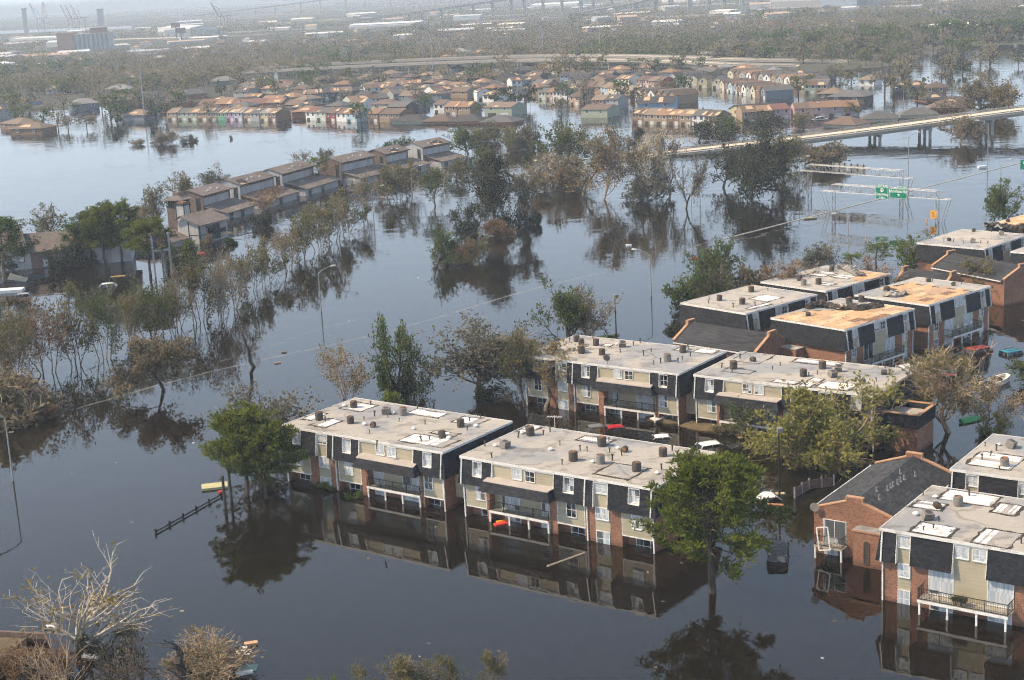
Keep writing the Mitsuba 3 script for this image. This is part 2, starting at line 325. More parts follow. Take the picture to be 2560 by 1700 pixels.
        s.window(5.6, 6.7, 4.5, 5.56, -.05); s.window(7.02, 8.12, 4.5, 5.56, -.05)
        m = MB(); m.hexa([(2.9, -.95, 4.14), (10.0, -.95, 4.14), (10.2, -.02, 4.38), (3.0, -.02, 4.38), (2.9, -.95, 4.2), (10.0, -.95, 4.2), (10.2, -.02, 4.44), (3.0, -.02, 4.44)]); s.part('canopy_top', m, 'canopy_felt')
        m = MB(); m.hexa([(2.5, -1.3, 3.3), (10.35, -1.3, 3.3), (10.35, 0, 3.3), (2.5, 0, 3.3), (2.92, -.94, 4.14), (10.0, -.94, 4.14), (10.18, -.03, 4.36), (3.0, -.03, 4.36)]); s.part('canopy', m, 'shingle')
        # balcony
        m = MB(); m.box(2.85, 9.5, .80, .848, 1.12, 3.3); s.part('balcony_wall', m, 'siding')
        s.window(3.65, 5.75, 1.16, 3.0, .80, rail=False); s.window(8.05, 9.45, 1.16, 3.0, .80, rail=False)
        s.window(3.9, 5.7, -.6, .82, .85); s.window(7.95, 9.4, -.6, .82, .85)
        s.deck(2.88, 9.48, -.25, .79, 1.14, (2.95, 5.1, 7.25, 9.4)); s.railing(2.9, 9.46, -.2, 1.14)
        s.spout(.02); s.spout(13.5); s.spout(L - .02)
    def narrow(s, roof='roof_membrane'):
        """The 14 m block: two window strips and a siding panel in the middle above a balcony."""
        L = s.L; s.shell(roof); s.core(.03)
        m = MB(); m.box(0, L, 0, .03, -2, 3.4); s.part('front_wall', m, 'brick')
        s.mansard([(1.18, 2.27, 'open'), (5.58, 8.12, 'open'), (11.63, 12.75, 'open')])
        s.strip(1.2, 2.25); s.strip(11.65, 12.73)
        m = MB(); m.box(5.6, 8.1, -.03, .03, 1.2, 5.6); s.part('siding_panel', m, 'siding')
        m = MB()
        for x, w in ((5.555, 5.6), (8.1, 8.145)):
            m.hexa([(x, flare(3.35) - .03, 3.35), (w, flare(3.35) - .03, 3.35), (w, 0, 3.35), (x, 0, 3.35), (x, -.15, 5.66), (w, -.15, 5.66), (w, 0, 5.66), (x, 0, 5.66)])
        m.box(5.6, 8.1, -.15, -.031, 5.58, 5.66); s.part('panel_trim', m, 'trim')
        s.window(5.65, 6.75, 4.5, 5.52, -.03); s.window(6.98, 8.06, 4.5, 5.52, -.03)
        s.window(3.65, 5.6, 1.25, 3.3, -.001, rail=False); s.window(8.12, 10.1, 1.25, 3.3, -.001, rail=False)
        s.window(3.75, 5.55, -.8, .85, -.001); s.window(8.2, 10.0, -.8, .85, -.001)
        s.deck(3.3, 10.15, -1.45, -.07, 1.2, (3.45, 5.6, 7.8, 9.95)); s.railing(3.35, 10.1, -1.4, 1.2, ret=1.3)
        s.spout(.02); s.spout(L - .02)

ROOFS = {}
def block(tag, kind, o, yaw, label, mirror=False, roof='roof_membrane', h=0.0):
    a = Apt(o, yaw, 20.2 if kind == 'wide' else 13.9, label, h=h); a.mir = mirror
    a.wide() if kind == 'wide' else a.narrow(roof)
    a.mir = False; ROOFS[tag] = a
    return a
block('front_left', 'wide', (-23.38,147.47), -36, 'front-left apartment block with a dark shingled upper storey, beside the pair of pines', True)
block('front_right', 'wide', (-5.13,133.99), -36, 'apartment block in the centre foreground with the wide grey roof, behind the large single pine')
block('back_left', 'wide', (1.42,171.4), -36, 'second-row apartment block with a bare tree at its left end and red car before', True)
block('back_right', 'wide', (19.61,158.67), -36, 'second-row apartment block half hidden by the wide olive tree, white patches along its roof')
block('near_right', 'narrow', (27.65,109.9), -36, 'nearest apartment block at the right edge with a planter on its balcony')
block('near_right_rear', 'narrow', (36.89,122.97), -36, 'apartment block behind the nearest one at the right edge, broken dark window under its roof')
block('torn_middle', 'narrow', (39.62,175.82), 41, 'apartment block with its roofing peeled into a rolled dark heap, bare orange decking in front', roof='roof_membrane')
block('torn_right', 'narrow', (52.58,186.74), 41, 'apartment block with a broad band of bare orange decking and white chairs on its balcony')
block('grey_rear', 'narrow', (29.66,187.47), 40, 'rear apartment block with an intact grey roof beside the leafy oak thicket')
block('rear_debris', 'narrow', (42.15,198.46), 40, 'rear apartment block with white patches and folded roofing at the far corner of its roof')
block('upper_right', 'narrow', (70.9,222.7), 45, 'pale clean-roofed apartment block behind the long brick gabled house, upper right')
block('edge_torn', 'narrow', (85.3,235.3), 42, 'apartment block at the right edge stripped to orange decking beyond the pale roof')
block('edge_dark', 'narrow', (81.7,211.6), 45, 'apartment block cut by the right edge, only a dark shingled corner showing')

# links between paired blocks
def link(o, yaw, x0, x1, y0, y1, z0, z1, label):
    k = thing('breezeway', label, 'walkway'); M = xf(o, yaw)
    m = MB(); m.box(x0, x1, y0, y1, z0, z1); emit(k + '__wall', m, 'siding', M)
    m = MB(); m.box(x0, x1, y0 - .1, y1, z1, z1 + .12); emit(k + '__roof', m, 'tar', M)
link((-23.38,147.47), -36, 20.25, 22.1, 1.6, 6, 1.0, 3.3, 'narrow beige walkway joining the two front apartment blocks')
link((1.42,171.4), -36, 20.25, 22.3, 1.6, 6, 1.0, 3.3, 'narrow beige walkway joining the two second-row apartment blocks')

# stair tower with a shingled parapet at the right end of the second row
k = thing('stair_tower', 'brick stair tower with arched opening and shingled parapet, right end of the second row', 'stair tower')
M = xf((19.61,158.67), -36)
m = MB(); m.box(20.9, 24.4, 1.0, 1.5, -2, 2.7); m.box(20.9, 21.2, 1.5, 5.4, -2, 2.7); m.box(24.1, 24.4, 1.5, 5.4, -2, 2.7); emit(k + '__wall', m, 'brick', M)
m = MB(); m.box(20.95, 21.9, .96, .998, -2, 1.9); t = np.linspace(0, np.pi, 9); m.prism([(21.42 + .47 * c, 1.9 + .47 * s_) for c, s_ in zip(np.cos(t), np.sin(t))], .961, .998); emit(k + '__arch', m, 'tar', M)
m = MB()
for a in ((20.2, 24.6, .7, .95), (20.2, 24.6, 5.2, 5.45), (24.35, 24.6, .95, 5.2)): m.box(*a, 2.7, 4.1)
emit(k + '__parapet', m, 'shingle', M)
m = MB()
for a in ((20.2, 24.7, .6, .98), (20.2, 24.7, 5.17, 5.55), (24.32, 24.7, .98, 5.17)): m.box(*a, 4.102, 4.17)
emit(k + '__coping', m, 'brick_cap', M)
m = MB(); m.box(20.25, 24.34, .96, 5.19, 3.4, 3.5); emit(k + '__roof', m, 'roof_membrane', M)

# ------------------------------------------------------------------ brick gabled houses
def gable(o, yaw, W_, Lg, eave, ridge, label, balcony=False, annex=None, parap=True, vents=()):
    """Ridge along local y; gable fronts at y=0 and y=Lg."""
    k = thing('brick_house', label, 'house'); M = xf(o, yaw); h = W_ / 2; sl = (ridge - eave) / h
    m = MB(); m.prism([(0, -2), (W_, -2), (W_, eave), (h, ridge), (0, eave)], .3, Lg - .3); emit(k + '__wall', m, 'brick', M)
    for y0, y1 in ((0, .298), (Lg - .298, Lg)):
        m = MB(); c = .65; e = .18
        m.prism([(0, -2), (W_, -2), (W_, eave + e), (h + c, ridge - sl * c + e), (h - c, ridge - sl * c + e), (0, eave + e)], y0, y1)
        m.box(h - c, h + c, y0, y1, ridge - sl * c + e + .002, ridge + .32); emit(k + '__gable_wall', m, 'brick', M)
        m = MB(); a, b = y0 - .05, y1 + .05
        for sx in (-1, 1):
            p0 = np.array([h + sx * (h + .08), eave + e - sl * .08]); p1 = np.array([h + sx * c, ridge - sl * c + e])
            v = [(p0[0], a, p0[1]), (p1[0], a, p1[1]), (p1[0], b, p1[1]), (p0[0], b, p0[1])]
            if sx > 0: v = [v[1], v[0], v[3], v[2]]
            m.hexa(v + [(x, y, z + .11) for x, y, z in v])
            xs = sorted((h + sx * c, h + sx * (c + .1))); m.box(xs[0], xs[1], a, b, ridge - sl * c + e + .1, ridge + .32)
        m.box(h - c - .1, h + c + .1, a, b, ridge + .322, ridge + .43); emit(k + '__coping', m, 'brick_cap', M)
    for sx in (-1, 1):
        m = MB(); x0, x1 = (h + sx * (h + .35)), h; z0 = eave - sl * .35
        v = [(x0, .3, z0 + .02), (x1, .3, ridge + .02), (x1, Lg - .3, ridge + .02), (x0, Lg - .3, z0 + .02)]
        if sx > 0: v = [v[1], v[0], v[3], v[2]]
        m.hexa(v + [(x, y, z + .1) for x, y, z in v]); emit(k + '__roof', m, 'roof_shingle', M)
        m = MB(); m.box(min(x0, x0 + sx * .1), max(x0, x0 + sx * .1), .3, Lg - .3, z0 - .02, z0 + .1); emit(k + '__gutter', m, 'trim', M)
    for u, y in vents:
        z = ridge - abs(u - h) * sl + .1
        m = MB(); m.tube([(u, y, z - .1), (u, y, z + .42)], .07, 6); m.box(u - .14, u + .14, y - .14, y + .14, z - .06, z + .04); emit(k + '__vent_pipe', m, 'galvanised', M)
    return k, M
GV = [(3.6 + a, b) for a, b in ((.5, 3.5), (.5, 8.7), (1.2, 2.3), (1.0, 4.6), (1.0, 5.3), (1.0, 5.8), (1.1, 6.6), (1.1, 7.3), (1.15, 8.0), (1.5, 9.6))]
g1, M1 = gable((24.52,120.56), -36, 7.2, 13.6, 3.75, 5.0, 'brick gabled house beside the nearest apartment block, white frame leaning on its balcony', vents=GV)
m = MB(); m.box(.9, 2.85, -.02, -.002, .9, 3.08); emit(g1 + '__window', m, 'pane_curtain', M1)
m = MB(); m.box(.84, .9, -.06, -.002, .9, 3.14); m.box(2.85, 2.91, -.06, -.002, .9, 3.14); m.box(.9, 2.85, -.06, -.002, 3.08, 3.14); m.box(1.85, 1.9, -.05, -.021, .9, 3.08); emit(g1 + '__window_frame', m, 'trim', M1)
m = MB(); m.box(.9, 2.85, -.02, -.002, -1, .7); emit(g1 + '__window', m, 'pane_curtain', M1)
m = MB(); m.box(.55, 3.05, -1.3, -.07, 1.0, 1.14); emit(g1 + '__balcony_deck', m, 'deck_wood', M1)
for x in (.65, 2.95):
    m = MB(); m.box(x - .07, x + .07, -1.28, -1.14, -2, .998); emit(g1 + '__post', m, 'trim', M1)
m = MB()
for z in (1.24, 2.05): m.bar((.6, -1.25, z), (3.0, -1.25, z), .045); m.bar((.6, -1.25, z), (.6, -.1, z), .045); m.bar((3.0, -1.25, z), (3.0, -.1, z), .045)
for x in np.arange(.6, 3.0, .13): m.box(x - .011, x + .011, -1.26, -1.24, 1.24, 2.05)
for y in np.arange(-1.25, -.1, .13): m.box(2.99, 3.01, y - .011, y + .011, 1.24, 2.05); m.box(.59, .61, y - .011, y + .011, 1.24, 2.05)
emit(g1 + '__railing', m, 'dark_metal', M1)
m = MB(); m.box(4.0, 6.9, -1.25, -.06, -2, 3.0); emit(g1 + '__porch_wall', m, 'brick', M1)
m = MB(); t = np.linspace(0, np.pi, 9); m.prism([(5.2 - .26, .45), (5.2 + .26, .45)] + [(5.2 + .26 * c, 2.0 + .26 * s_) for c, s_ in zip(np.cos(t), np.sin(t))], -1.3, -1.252); t = -t; m.prism([(5.2 + .26 * c, .452 + .26 * s_) for c, s_ in zip(np.cos(t[::-1]), np.sin(t[::-1]))], -1.3, -1.252); emit(g1 + '__arched_opening', m, 'tar', M1)
m = MB(); m.box(3.95, 6.95, -1.3, -.055, 3.002, 3.1); emit(g1 + '__porch_roof', m, 'roof_membrane', M1)
m = MB(); m.box(3.93, 6.97, -1.34, -1.301, 2.98, 3.14); emit(g1 + '__porch_coping', m, 'brick_cap', M1)
k = thing('window_frame', 'loose white window frame leaning against the brick house balcony', 'window frame')
m = MB()
for p, q in (((0, 0, 0), (1.0, 0, 0)), ((1.0, 0, 0), (1.0, 0, 1.9)), ((1.0, 0, 1.9), (0, 0, 1.9)), ((0, 0, 1.9), (0, 0, 0))): m.bar(p, q, .09)
scene[k] = {**mikit.ply(m.arrays()[:2], 'trim'), 'to_world': M1 @ T().translate([1.15, -1.5, .85]).rotate([0, 1, 0], -12).rotate([1, 0, 0], -10)}
# second gabled house: ridge along its own y, turned so its gable end faces right
gable((29.3, 177.5), 45.8, 7.0, 12.6, 3.1, 4.8, 'dark-roofed brick house in front of the torn orange roof, its left gable by the water')
k = thing('roof_annex', 'flat-roofed brick annex between the dark gabled house and the torn orange roof', 'annex')
M = xf((34.4, 179.3), 41)
m = MB(); m.box(0, 3.6, 0, 2.4, -2, 2.8); emit(k + '__wall', m, 'brick', M)
m = MB(); m.box(-.08, 3.68, -.08, 2.48, 2.802, 2.92); emit(k + '__roof', m, 'roof_membrane', M)
m = MB(); m.bar((3.7, -.1, -1), (3.7, -.1, 2.8), .1); emit(k + '__downspout', m, 'trim', M)
gable((69.6, 209.2), 26.7, 7.2, 14.6, 3.7, 5.3, 'long dark-roofed brick house at the upper right with a small pine before it')
gable((61.5, 210.5), 45, 5.5, 8.0, 2.8, 4.4, 'low dark gabled house with an orange verge behind the decking-banded roof')

# ------------------------------------------------------------------ what lies on the flat roofs
rng = np.random.default_rng(11)
def drum():
    m = MB(); z = np.array([0, .05, .78, .82]); m.tube([(0, 0, a) for a in z], [.36, .38, .38, .34], 14); [m.tube([(0, 0, q), (0, 0, q + .035)], [.40, .40], 14) for q in np.arange(.12, .74, .1)]
    g = MB()
    g.tube([(0, 0, .83), (0, 0, .845)], [.30, .30], 12)
    return mikit.ply(m.arrays()[:2], 'unit_dark', smooth=40), mikit.ply(g.arrays()[:2], 'rust'), mikit.ply(m.arrays()[:2], 'unit_grey', smooth=40)
def boxy():
    m = MB(); m.box(-.45, .45, -.42, .42, .04, .78)
    g = MB()
    for z in np.arange(.12, .72, .07): g.box(-.46, .46, -.435, -.421, z, z + .03)
    g.tube([(0, 0, .785), (0, 0, .81)], [.32, .3], 12)
    return mikit.ply(m.arrays()[:2], 'unit_grey'), mikit.ply(g.arrays()[:2], 'unit_dark')
DRUM, BOXY = drum(), boxy()
def vent():
    m = MB(); m.tube([(0, 0, -.02), (0, 0, .42)], .06, 7); m.tube([(0, 0, .42), (0, 0, .47), (0, 0, .52)], [.11, .12, .03], 7); return mikit.ply(m.arrays()[:2], 'unit_dark')
def cap():
    m = MB(); m.tube([(0, 0, -.02), (0, 0, .16)], .13, 8); m.tube([(0, 0, .16), (0, 0, .2), (0, 0, .3)], [.28, .26, .12], 8); return mikit.ply(m.arrays()[:2], 'trim', smooth=40)
VENT, CAP = vent(), cap()
PLACE = {'front_left': 'the front-left apartment roof', 'front_right': 'the centre foreground apartment roof', 'back_left': 'the second-row left apartment roof', 'back_right': 'the second-row right apartment roof',
         'near_right': 'the nearest roof at the right edge', 'near_right_rear': 'the roof behind the nearest right one', 'grey_rear': 'the intact grey rear roof', 'torn_middle': 'the roof with the rolled-up heap',
         'torn_right': 'the roof with the orange band', 'rear_debris': 'the rear roof with folded roofing', 'upper_right': 'the pale clean upper-right roof', 'edge_torn': 'the stripped roof at the right edge'}
def spot(a, x, y):
    return f"{'left' if x < a.L / 3 else 'right' if x > a.L * 2 / 3 else 'middle'} {'front' if y < a.D * .36 else 'back' if y > a.D * .66 else 'centre'}"
def outfit(tag, drums=(), tipped=(), boxes=(), vents=(), caps=()):
    a = ROOFS[tag]; w = PLACE[tag]
    def at(x, y, z=5.9, yaw=0, tilt=None, sc=1.0): return a.M @ xf((x, y), yaw, z, tilt, sc)
    for i, (x, y) in enumerate(drums):
        k = thing('air_conditioner', f'upright drum air conditioner at the {spot(a, x, y)} of {w}', 'air conditioner', f'upright drums on {w}'); M = at(x, y, yaw=rng.uniform(0, 90), tilt=(rng.normal(), rng.normal(), 0, rng.uniform(0, 5)), sc=rng.uniform(.9, 1.1))
        scene[k + '__casing'] = {**DRUM[2 if (i % 4 == 3 or tag in ('near_right', 'near_right_rear')) else 0], 'to_world': M}; scene[k + '__fan_guard'] = {**DRUM[1], 'to_world': M}
    for x, y in tipped:
        k = thing('air_conditioner', f'toppled drum air conditioner at the {spot(a, x, y)} of {w}', 'air conditioner', f'toppled drums on {w}'); M = at(x, y, 6.16, rng.uniform(-60, 120), (1, 0, 0, 88), .7)
        scene[k + '__casing'] = {**DRUM[0], 'to_world': M}; scene[k + '__fan_guard'] = {**DRUM[1], 'to_world': M}
    for x, y in boxes:
        k = thing('air_conditioner', f'boxy grey air conditioner at the {spot(a, x, y)} of {w}', 'air conditioner', f'boxy units on {w}'); M = at(x, y, 5.93, rng.uniform(0, 90), (1, .4, 0, rng.uniform(4, 24)), .85)
        scene[k + '__casing'] = {**BOXY[0], 'to_world': M}; scene[k + '__louvre'] = {**BOXY[1], 'to_world': M}
    for x, y in vents: scene[name(a.k + '__roof_vent')] = {**VENT, 'to_world': at(x, y, 5.9, tilt=(rng.normal(), rng.normal(), 0, rng.uniform(0, 10)), sc=rng.uniform(.7, 1.25))}
    for x, y in caps: scene[name(a.k + '__vent_cap')] = {**CAP, 'to_world': at(x, y, 5.9, sc=rng.uniform(.8, 1.1))}
def ragged(x0, x1, y0, y1, j, n=7):
    e = lambda a, b, c, d: [(a + (b - a) * t + rng.normal(0, j), c + (d - c) * t + rng.normal(0, j)) for t in np.linspace(0, 1, n)[:-1]]
    return np.array(e(x0, x1, y0, y0) + e(x1, x1, y0, y1) + e(x1, x0, y1, y1) + e(x0, x0, y1, y0))
def sheet(mb, poly, z0, z1):
    p = trimesh.creation.extrude_polygon(__import__('shapely.geometry', fromlist=['Polygon']).Polygon(poly).buffer(0), z1 - z0, engine='earcut'); mb.add(p.vertices + [0, 0, z0], p.faces); return mb
def patch(tag, c0, c1, n=4, along_x=True, border=.22, mat='white_membrane', frame=False):
    """A torn-back area: dark tar edge with pale strips of membrane lying in it."""
    a = ROOFS[tag]; (x0, x1), (y0, y1) = sorted((c0[0], c1[0])), sorted((c0[1], c1[1]))
    if min(x1 - x0, y1 - y0) < .5: return
    m = MB(); sheet(m, ragged(x0 - border, x1 + border, y0 - border, y1 + border, .09), 5.902, 5.912); a.part('tar_edge', m, 'tar')
    m = MB(); sheet(m, ragged(x0, x1, y0, y1, .04), 5.914, 5.922); a.part('bare_felt', m, 'roof_membrane')
    if frame: return
    n = max(1, n)
    for i in range(n):
        g = rng.uniform(.02, .10); m = MB(); cut = rng.uniform(.0, .3)
        if rng.random() < .1 and n > 2: continue
        if along_x: h = (y1 - y0) / n; sheet(m, ragged(x0 + cut, x1 - rng.uniform(0, .3), y0 + i * h + g, y0 + (i + 1) * h - g * .5, .022), 5.925, 5.95)
        else: h = (x1 - x0) / n; sheet(m, ragged(x0 + i * h + g, x0 + (i + 1) * h - g * .5, y0 + cut, y1 - rng.uniform(0, .3), .022), 5.925, 5.95)
        a.part('membrane_strip', m, mat if rng.random() < .85 else 'roof_membrane')
def inpoly(p, poly):
    x, y = p; r = False
    for (xa, ya), (xb, yb) in zip(poly, poly[1:] + poly[:1]):
        if (ya > y) != (yb > y) and x < (xb - xa) * (y - ya) / (yb - ya) + xa: r = not r
    return r
def decking(tag, poly=None, holes=()):
    """Bare plywood sheets, one part each, where the roofing has gone."""
    a = ROOFS[tag]; L, D = a.L, a.D; r = 0
    if poly is not None:
        m = MB(); sheet(m, [(p[0] , p[1]) for p in poly], 5.9005, 5.904); a.part('tar_edge', m, 'tar')
    for j, y in enumerate(np.arange(0, D, 1.2)):
        for x in np.arange(-1.2 * (j % 2), L, 2.4):
            xa, xb, ya, yb = max(x, 0) + .015, min(x + 2.4, L) - .015, y + .012, min(y + 1.2, D) - .012
            c = ((xa + xb) / 2, (ya + yb) / 2)
            if xb - xa < .2 or (poly is not None and not inpoly(c, list(poly))): continue
            if any(abs(c[0] - h[0]) < 1.2 and abs(c[1] - h[1]) < .62 for h in holes):
                for q in np.linspace(xa, xb, 6): 
                    m = MB(); m.box(q - .03, q + .03, ya, yb, 5.906, 5.93); a.part('rafter', m, 'plywood_grey')
                m = MB(); m.box(xa, xb, ya, yb, 5.9045, 5.9055); a.part('roof_hole', m, 'rust')
                continue
            m = MB(); dz = rng.uniform(0, .012); m.box(xa, xb, ya, yb, 5.906, 5.93 + dz); a.part('plywood_sheet', m, ('plywood', 'plywood_pale', 'plywood_grey', 'plywood')[rng.integers(4)])
def heap(tag, pts, r, label, mat='tar'):
    """Roofing torn loose and rolled up on itself: a crumpled ridge."""
    a = ROOFS[tag]; k = thing('torn_roofing', label, 'debris')
    P = np.array([(x, y, 5.93 + r * .5) for x, y in pts]); t = np.linspace(0, 1, 40); s_ = np.linspace(0, 1, len(P))
    c = np.stack([np.interp(t, s_, P[:, i]) for i in range(3)], 1); c += (meshkit.fbm(c * 1.3, 3, 5)[:, None] - .5) * [1.2, 1.2, .5]
    m = MB(); m.tube(c, r * (.5 + 1.1 * meshkit.noise(c * 2.1, 8)), 9)
    m.v[0][:] = m.v[0] + (np.stack([meshkit.noise(m.v[0] * 3.1, q) for q in (1, 2, 3)], 1) - .5) * r * 1.3; m.v[0][:, 2] = np.maximum(m.v[0][:, 2], 5.91)
    emit(k + '__roll', m, mat, a.M)
    for i in range(4):
        q = c[rng.integers(40)]; m = MB(); w = rng.uniform(.5, 1.2); n_ = 7
        g = np.stack(np.meshgrid(np.linspace(-w, w, n_), np.linspace(-w * .6, w * .6, n_), indexing='ij'), -1).reshape(-1, 2)
        z = np.abs(meshkit.noise(np.c_[g * 1.7, g[:, :1] * 0 + i], 4) * r * 2.2); v = np.c_[g, z] + [q[0], q[1], 5.93]
        ii = np.arange(n_ * n_).reshape(n_, n_); f = np.stack([ii[:-1, :-1], ii[1:, :-1], ii[1:, 1:], ii[:-1, 1:]], -1).reshape(-1, 4)
        m.add(np.vstack([v, v - [0, 0, .02]]), np.vstack([f, f[:, ::-1] + n_ * n_])); emit(k + '__flap', m, mat if i % 2 else 'roof_membrane', a.M)

fl, fr, bl, br_, nr, n2 = 'front_left', 'front_right', 'back_left', 'back_right', 'near_right', 'near_right_rear'
outfit(fl, [(2.38,7.94),(2.06,2.96),(5.9,3.39),(8.86,8.1),(16.89,7.25),(17.56,3.42)], [(8.75,3.66)], [(7.02,7.64)],
  [(3.44,9.4),(8.03,6.69),(6.42,6.5),(6.44,4.84),(9.94,6.11),(13.1,6.35),(9.96,1.59),(3.12,2.73),(16.43,1.63),(16.8,2.41),(18.13,6.62),(16.47,9.18),(8.83,10.45),(16.75,10.67),(13.28,-1.27)], [(1.1,7.91),(7.7,7.93),(7.67,3.52),(18.31,7.86),(18.36,3.41),(13.15,4.52)])
outfit(fr, [(2.07,8.05),(10.05,8.18),(10.06,3.28),(12.71,3.67),(16.7,3.21),(16.63,7.99)], [(12.82,7.86)], [(2.19,3.66)],
  [(1.39,6.93),(3.12,8.66),(3.16,9.8),(6.37,6.66),(9.7,6.18),(11.76,6.76),(13.18,6.52),(9.76,1.89),(13.19,4.92),(9.88,9.67),(16.56,9.79),(18.43,6.6),(18.42,4.61),(2.86,0.7),(0.16,3.28),(11.61,4.83),(8.98,6.11)], [(1.06,8.09),(1.12,3.64),(6.52,4.92),(11.9,8.0),(11.97,3.51),(18.52,8.08),(18.71,3.33)])
outfit(bl, [(1.83,8.18),(3.25,7.08),(5.02,7.46),(1.7,3.5),(5.56,3.51),(8.15,3.78),(16.11,8.47),(16.6,4.16)], (), [(8.23,8.09)],
  [(0.95,8.04),(2.78,10.32),(7.53,6.79),(9.59,5.54),(12.71,7.23),(12.7,5.48),(9.31,10.46),(9.26,8.97),(17.81,5.31),(17.99,4.06),(15.95,2.17),(16.19,3.27),(17.8,7.21),(9.52,2.05),(15.98,10.04),(0.84,6.87)], [(5.78,4.25),(7.24,8.48)])
outfit(br_, [(2.58,3.75),(10.75,3.94),(11.25,7.71)], [(2.8,7.56),(17.79,7.91),(17.43,4.05)], [(13.58,4.85),(13.18,7.35)],
  [(1.22,8.06),(3.09,10.41),(1.25,3.58),(6.56,5.2),(6.59,7.03),(16.55,10.11),(18.65,8.08),(18.44,5.05),(18.69,3.82),(11.78,5.16),(11.29,4.11),(16.58,1.88),(3.08,2.58),(17.09,10.7)])
outfit(nr, [(3.32,7.29)], [(1.9,6.13)], [(2.21,3.3)],
  [(0.04,8.39),(-0.18,5.17),(3.33,9.82),(2.9,0.77),(3.39,1.54),(10.08,1.49),(3.23,3.22),(2.57,11.49)], [(1.09,8.25),(1.19,3.72)])
outfit(n2, [(3.61,2.52)], (), [(2.36,7.68)], [(1.66,4.59),(1.37,3.33),(1.62,6.35),(3.57,1.3),(0.37,7.13)], [(1.35,7.87)])
outfit('grey_rear', [(10.49,8.02),(3.83,7.81),(3.81,3.86)], (), (), [(3.64,9.41),(1.63,7.73),(1.64,3.49),(3.87,1.66),(12.27,6.66)])
outfit('torn_middle', [(11.75,7.94),(13.68,7.53)], [(3.08,8.16)])
outfit('torn_right', [(3.02,8.25)], [(11.97,8.15),(11.45,3.74)], (), [(13.14,7.96),(13.26,3.66)])
outfit('rear_debris', [(11.21,7.75),(3.47,7.23),(3.0,3.52),(1.37,4.81)])
outfit('upper_right', (), [(12.37,8.2),(3.62,7.83)], [(3.64,3.83),(11.64,3.26)], [(2.65,7.99),(2.88,6.56),(2.53,4.68),(3.53,2.35),(3.61,1.23),(13.67,5.83)])
outfit('edge_torn', [(-0.25,4.67)], [(3.45,9.45)])
for c in [[(1.16,7.18),(4.02,9.67)],[(0.27,2.49),(1.31,4.95)],[(2.6,1.12),(4.48,3.65)],[(8.89,8.77),(12.78,10.31)],[(15.01,8.33),(17.87,10.33)],[(14.23,0.93),(19.44,3.43)],[(15.49,4.33),(18.17,5.1)]]: patch(fl, *c, n=6 if c[1][0] - c[0][0] > 3 else 3, along_x=False)
for c in [[(0.09,8.65),(1.4,10.82)],[(6.96,8.76),(10.07,10.25)]]: patch(fr, *c, n=5, along_x=True)
for c in [[(13.84,1.05),(17.22,4.24)]]: patch(fr, *c, frame=True, border=.3)
for c in [[(17.17,9.15),(19.51,10.64)],[(5.79,7.5),(6.8,8.44)],[(14.7,9.14),(16.12,10.11)]]: patch(bl, *c, n=4, along_x=True)
for c in [[(7.09,9.1),(12.27,10.48)],[(11.99,0.13),(13.19,3.58)],[(13.73,0.46),(17.19,3.01)],[(8.8,0.58),(11.31,1.58)]]: patch(br_, *c, n=4, along_x=True)
for c in [[(0.66,6.9),(4.03,10.81)],[(2.02,2.47),(5.05,3.81)]]: patch(br_, *c, frame=True)
for c in [[(1.42,8.18),(5.57,10.6)],[(0.23,5.51),(2.43,7.06)],[(2.13,0.21),(4.96,2.36)]]: patch(nr, *c, n=4, along_x=True)
for c in [[(6.89,0.1),(9.54,3.34)],[(6.07,7.06),(7.75,9.33)]]: patch(nr, *c, n=5, along_x=False)
for c in [[(0.62,1.64),(4.32,5.4)]]: patch(n2, *c, n=5, along_x=True)
for c in [[(6.9,5.29),(9.86,2.28)],[(2.13,1.71),(6.09,0.96)]]: patch('grey_rear', *c, n=2, along_x=False)
for c in [[(7.54,8.97),(10.35,6.26)],[(2.87,3.9),(4.39,1.68)],[(8.08,5.29),(9.96,2.52)]]: patch('rear_debris', *c, n=3, along_x=False)
RTO = [(-0.04,10.65),(-0.13,-0.25),(13.66,-0.1),(14.02,4.61),(11.47,3.08),(9.32,4.81),(6.45,9.18),(5.4,10.12),(3.33,10.26)]
decking('torn_middle', RTO, [(4.82,1.24),(4.93,0.34),(8.96,1.07)])
heap('torn_middle', [(6.34,10.49),(8.77,9.89),(8.13,6.99),(9.42,4.89),(11.69,4.49),(12.62,3.72)], .42, 'rolled-up heap of torn roofing across the half-stripped roof')
decking('torn_right', [(5.82,10.82),(10.15,9.73),(10.13,3.69),(10.18,-0.27),(-0.03,0.06),(0.2,4.26),(3.04,5.26)], [(2.92,2.33),(6.16,1.63)])
heap('torn_right', [(1.38,7.72),(1.43,6.38),(2.2,5.88),(3.83,5.97)], .3, 'crumpled grey roofing beside the orange band of decking', 'roof_membrane')
decking('rear_debris', [(14.12,5.83),(15.01,1.52),(12.98,-1.24),(7.7,0.26)])
heap('rear_debris', [(13.14,8.81),(13.42,6.86),(11.64,4.35),(10.3,2.01)], .38, 'folded roofing on the far corner of the rear roof', 'unit_grey')
decking('edge_torn')
heap('edge_torn', [(-1.62,10.43),(-1.06,8.4),(-2.3,5.54),(-2.55,3.03)], .4, 'dark torn roofing along the near edge of the stripped right-edge roof')
k = thing('roof_antenna', 'white television antenna on the back edge of the centre foreground roof', 'antenna'); M = ROOFS[fr].M @ xf((2.99,10.9), 20, 5.9)
m = MB(); m.bar((0, 0, 0), (0, 0, 1.3), .05); m.bar((-.7, 0, 1.2), (.7, 0, 1.2), .04)
for x in np.linspace(-.65, .65, 6): m.bar((x, -.45, 1.2), (x, .45, 1.2), .025)
scene[k] = {**mikit.ply(m.arrays()[:2], 'trim'), 'to_world': M}
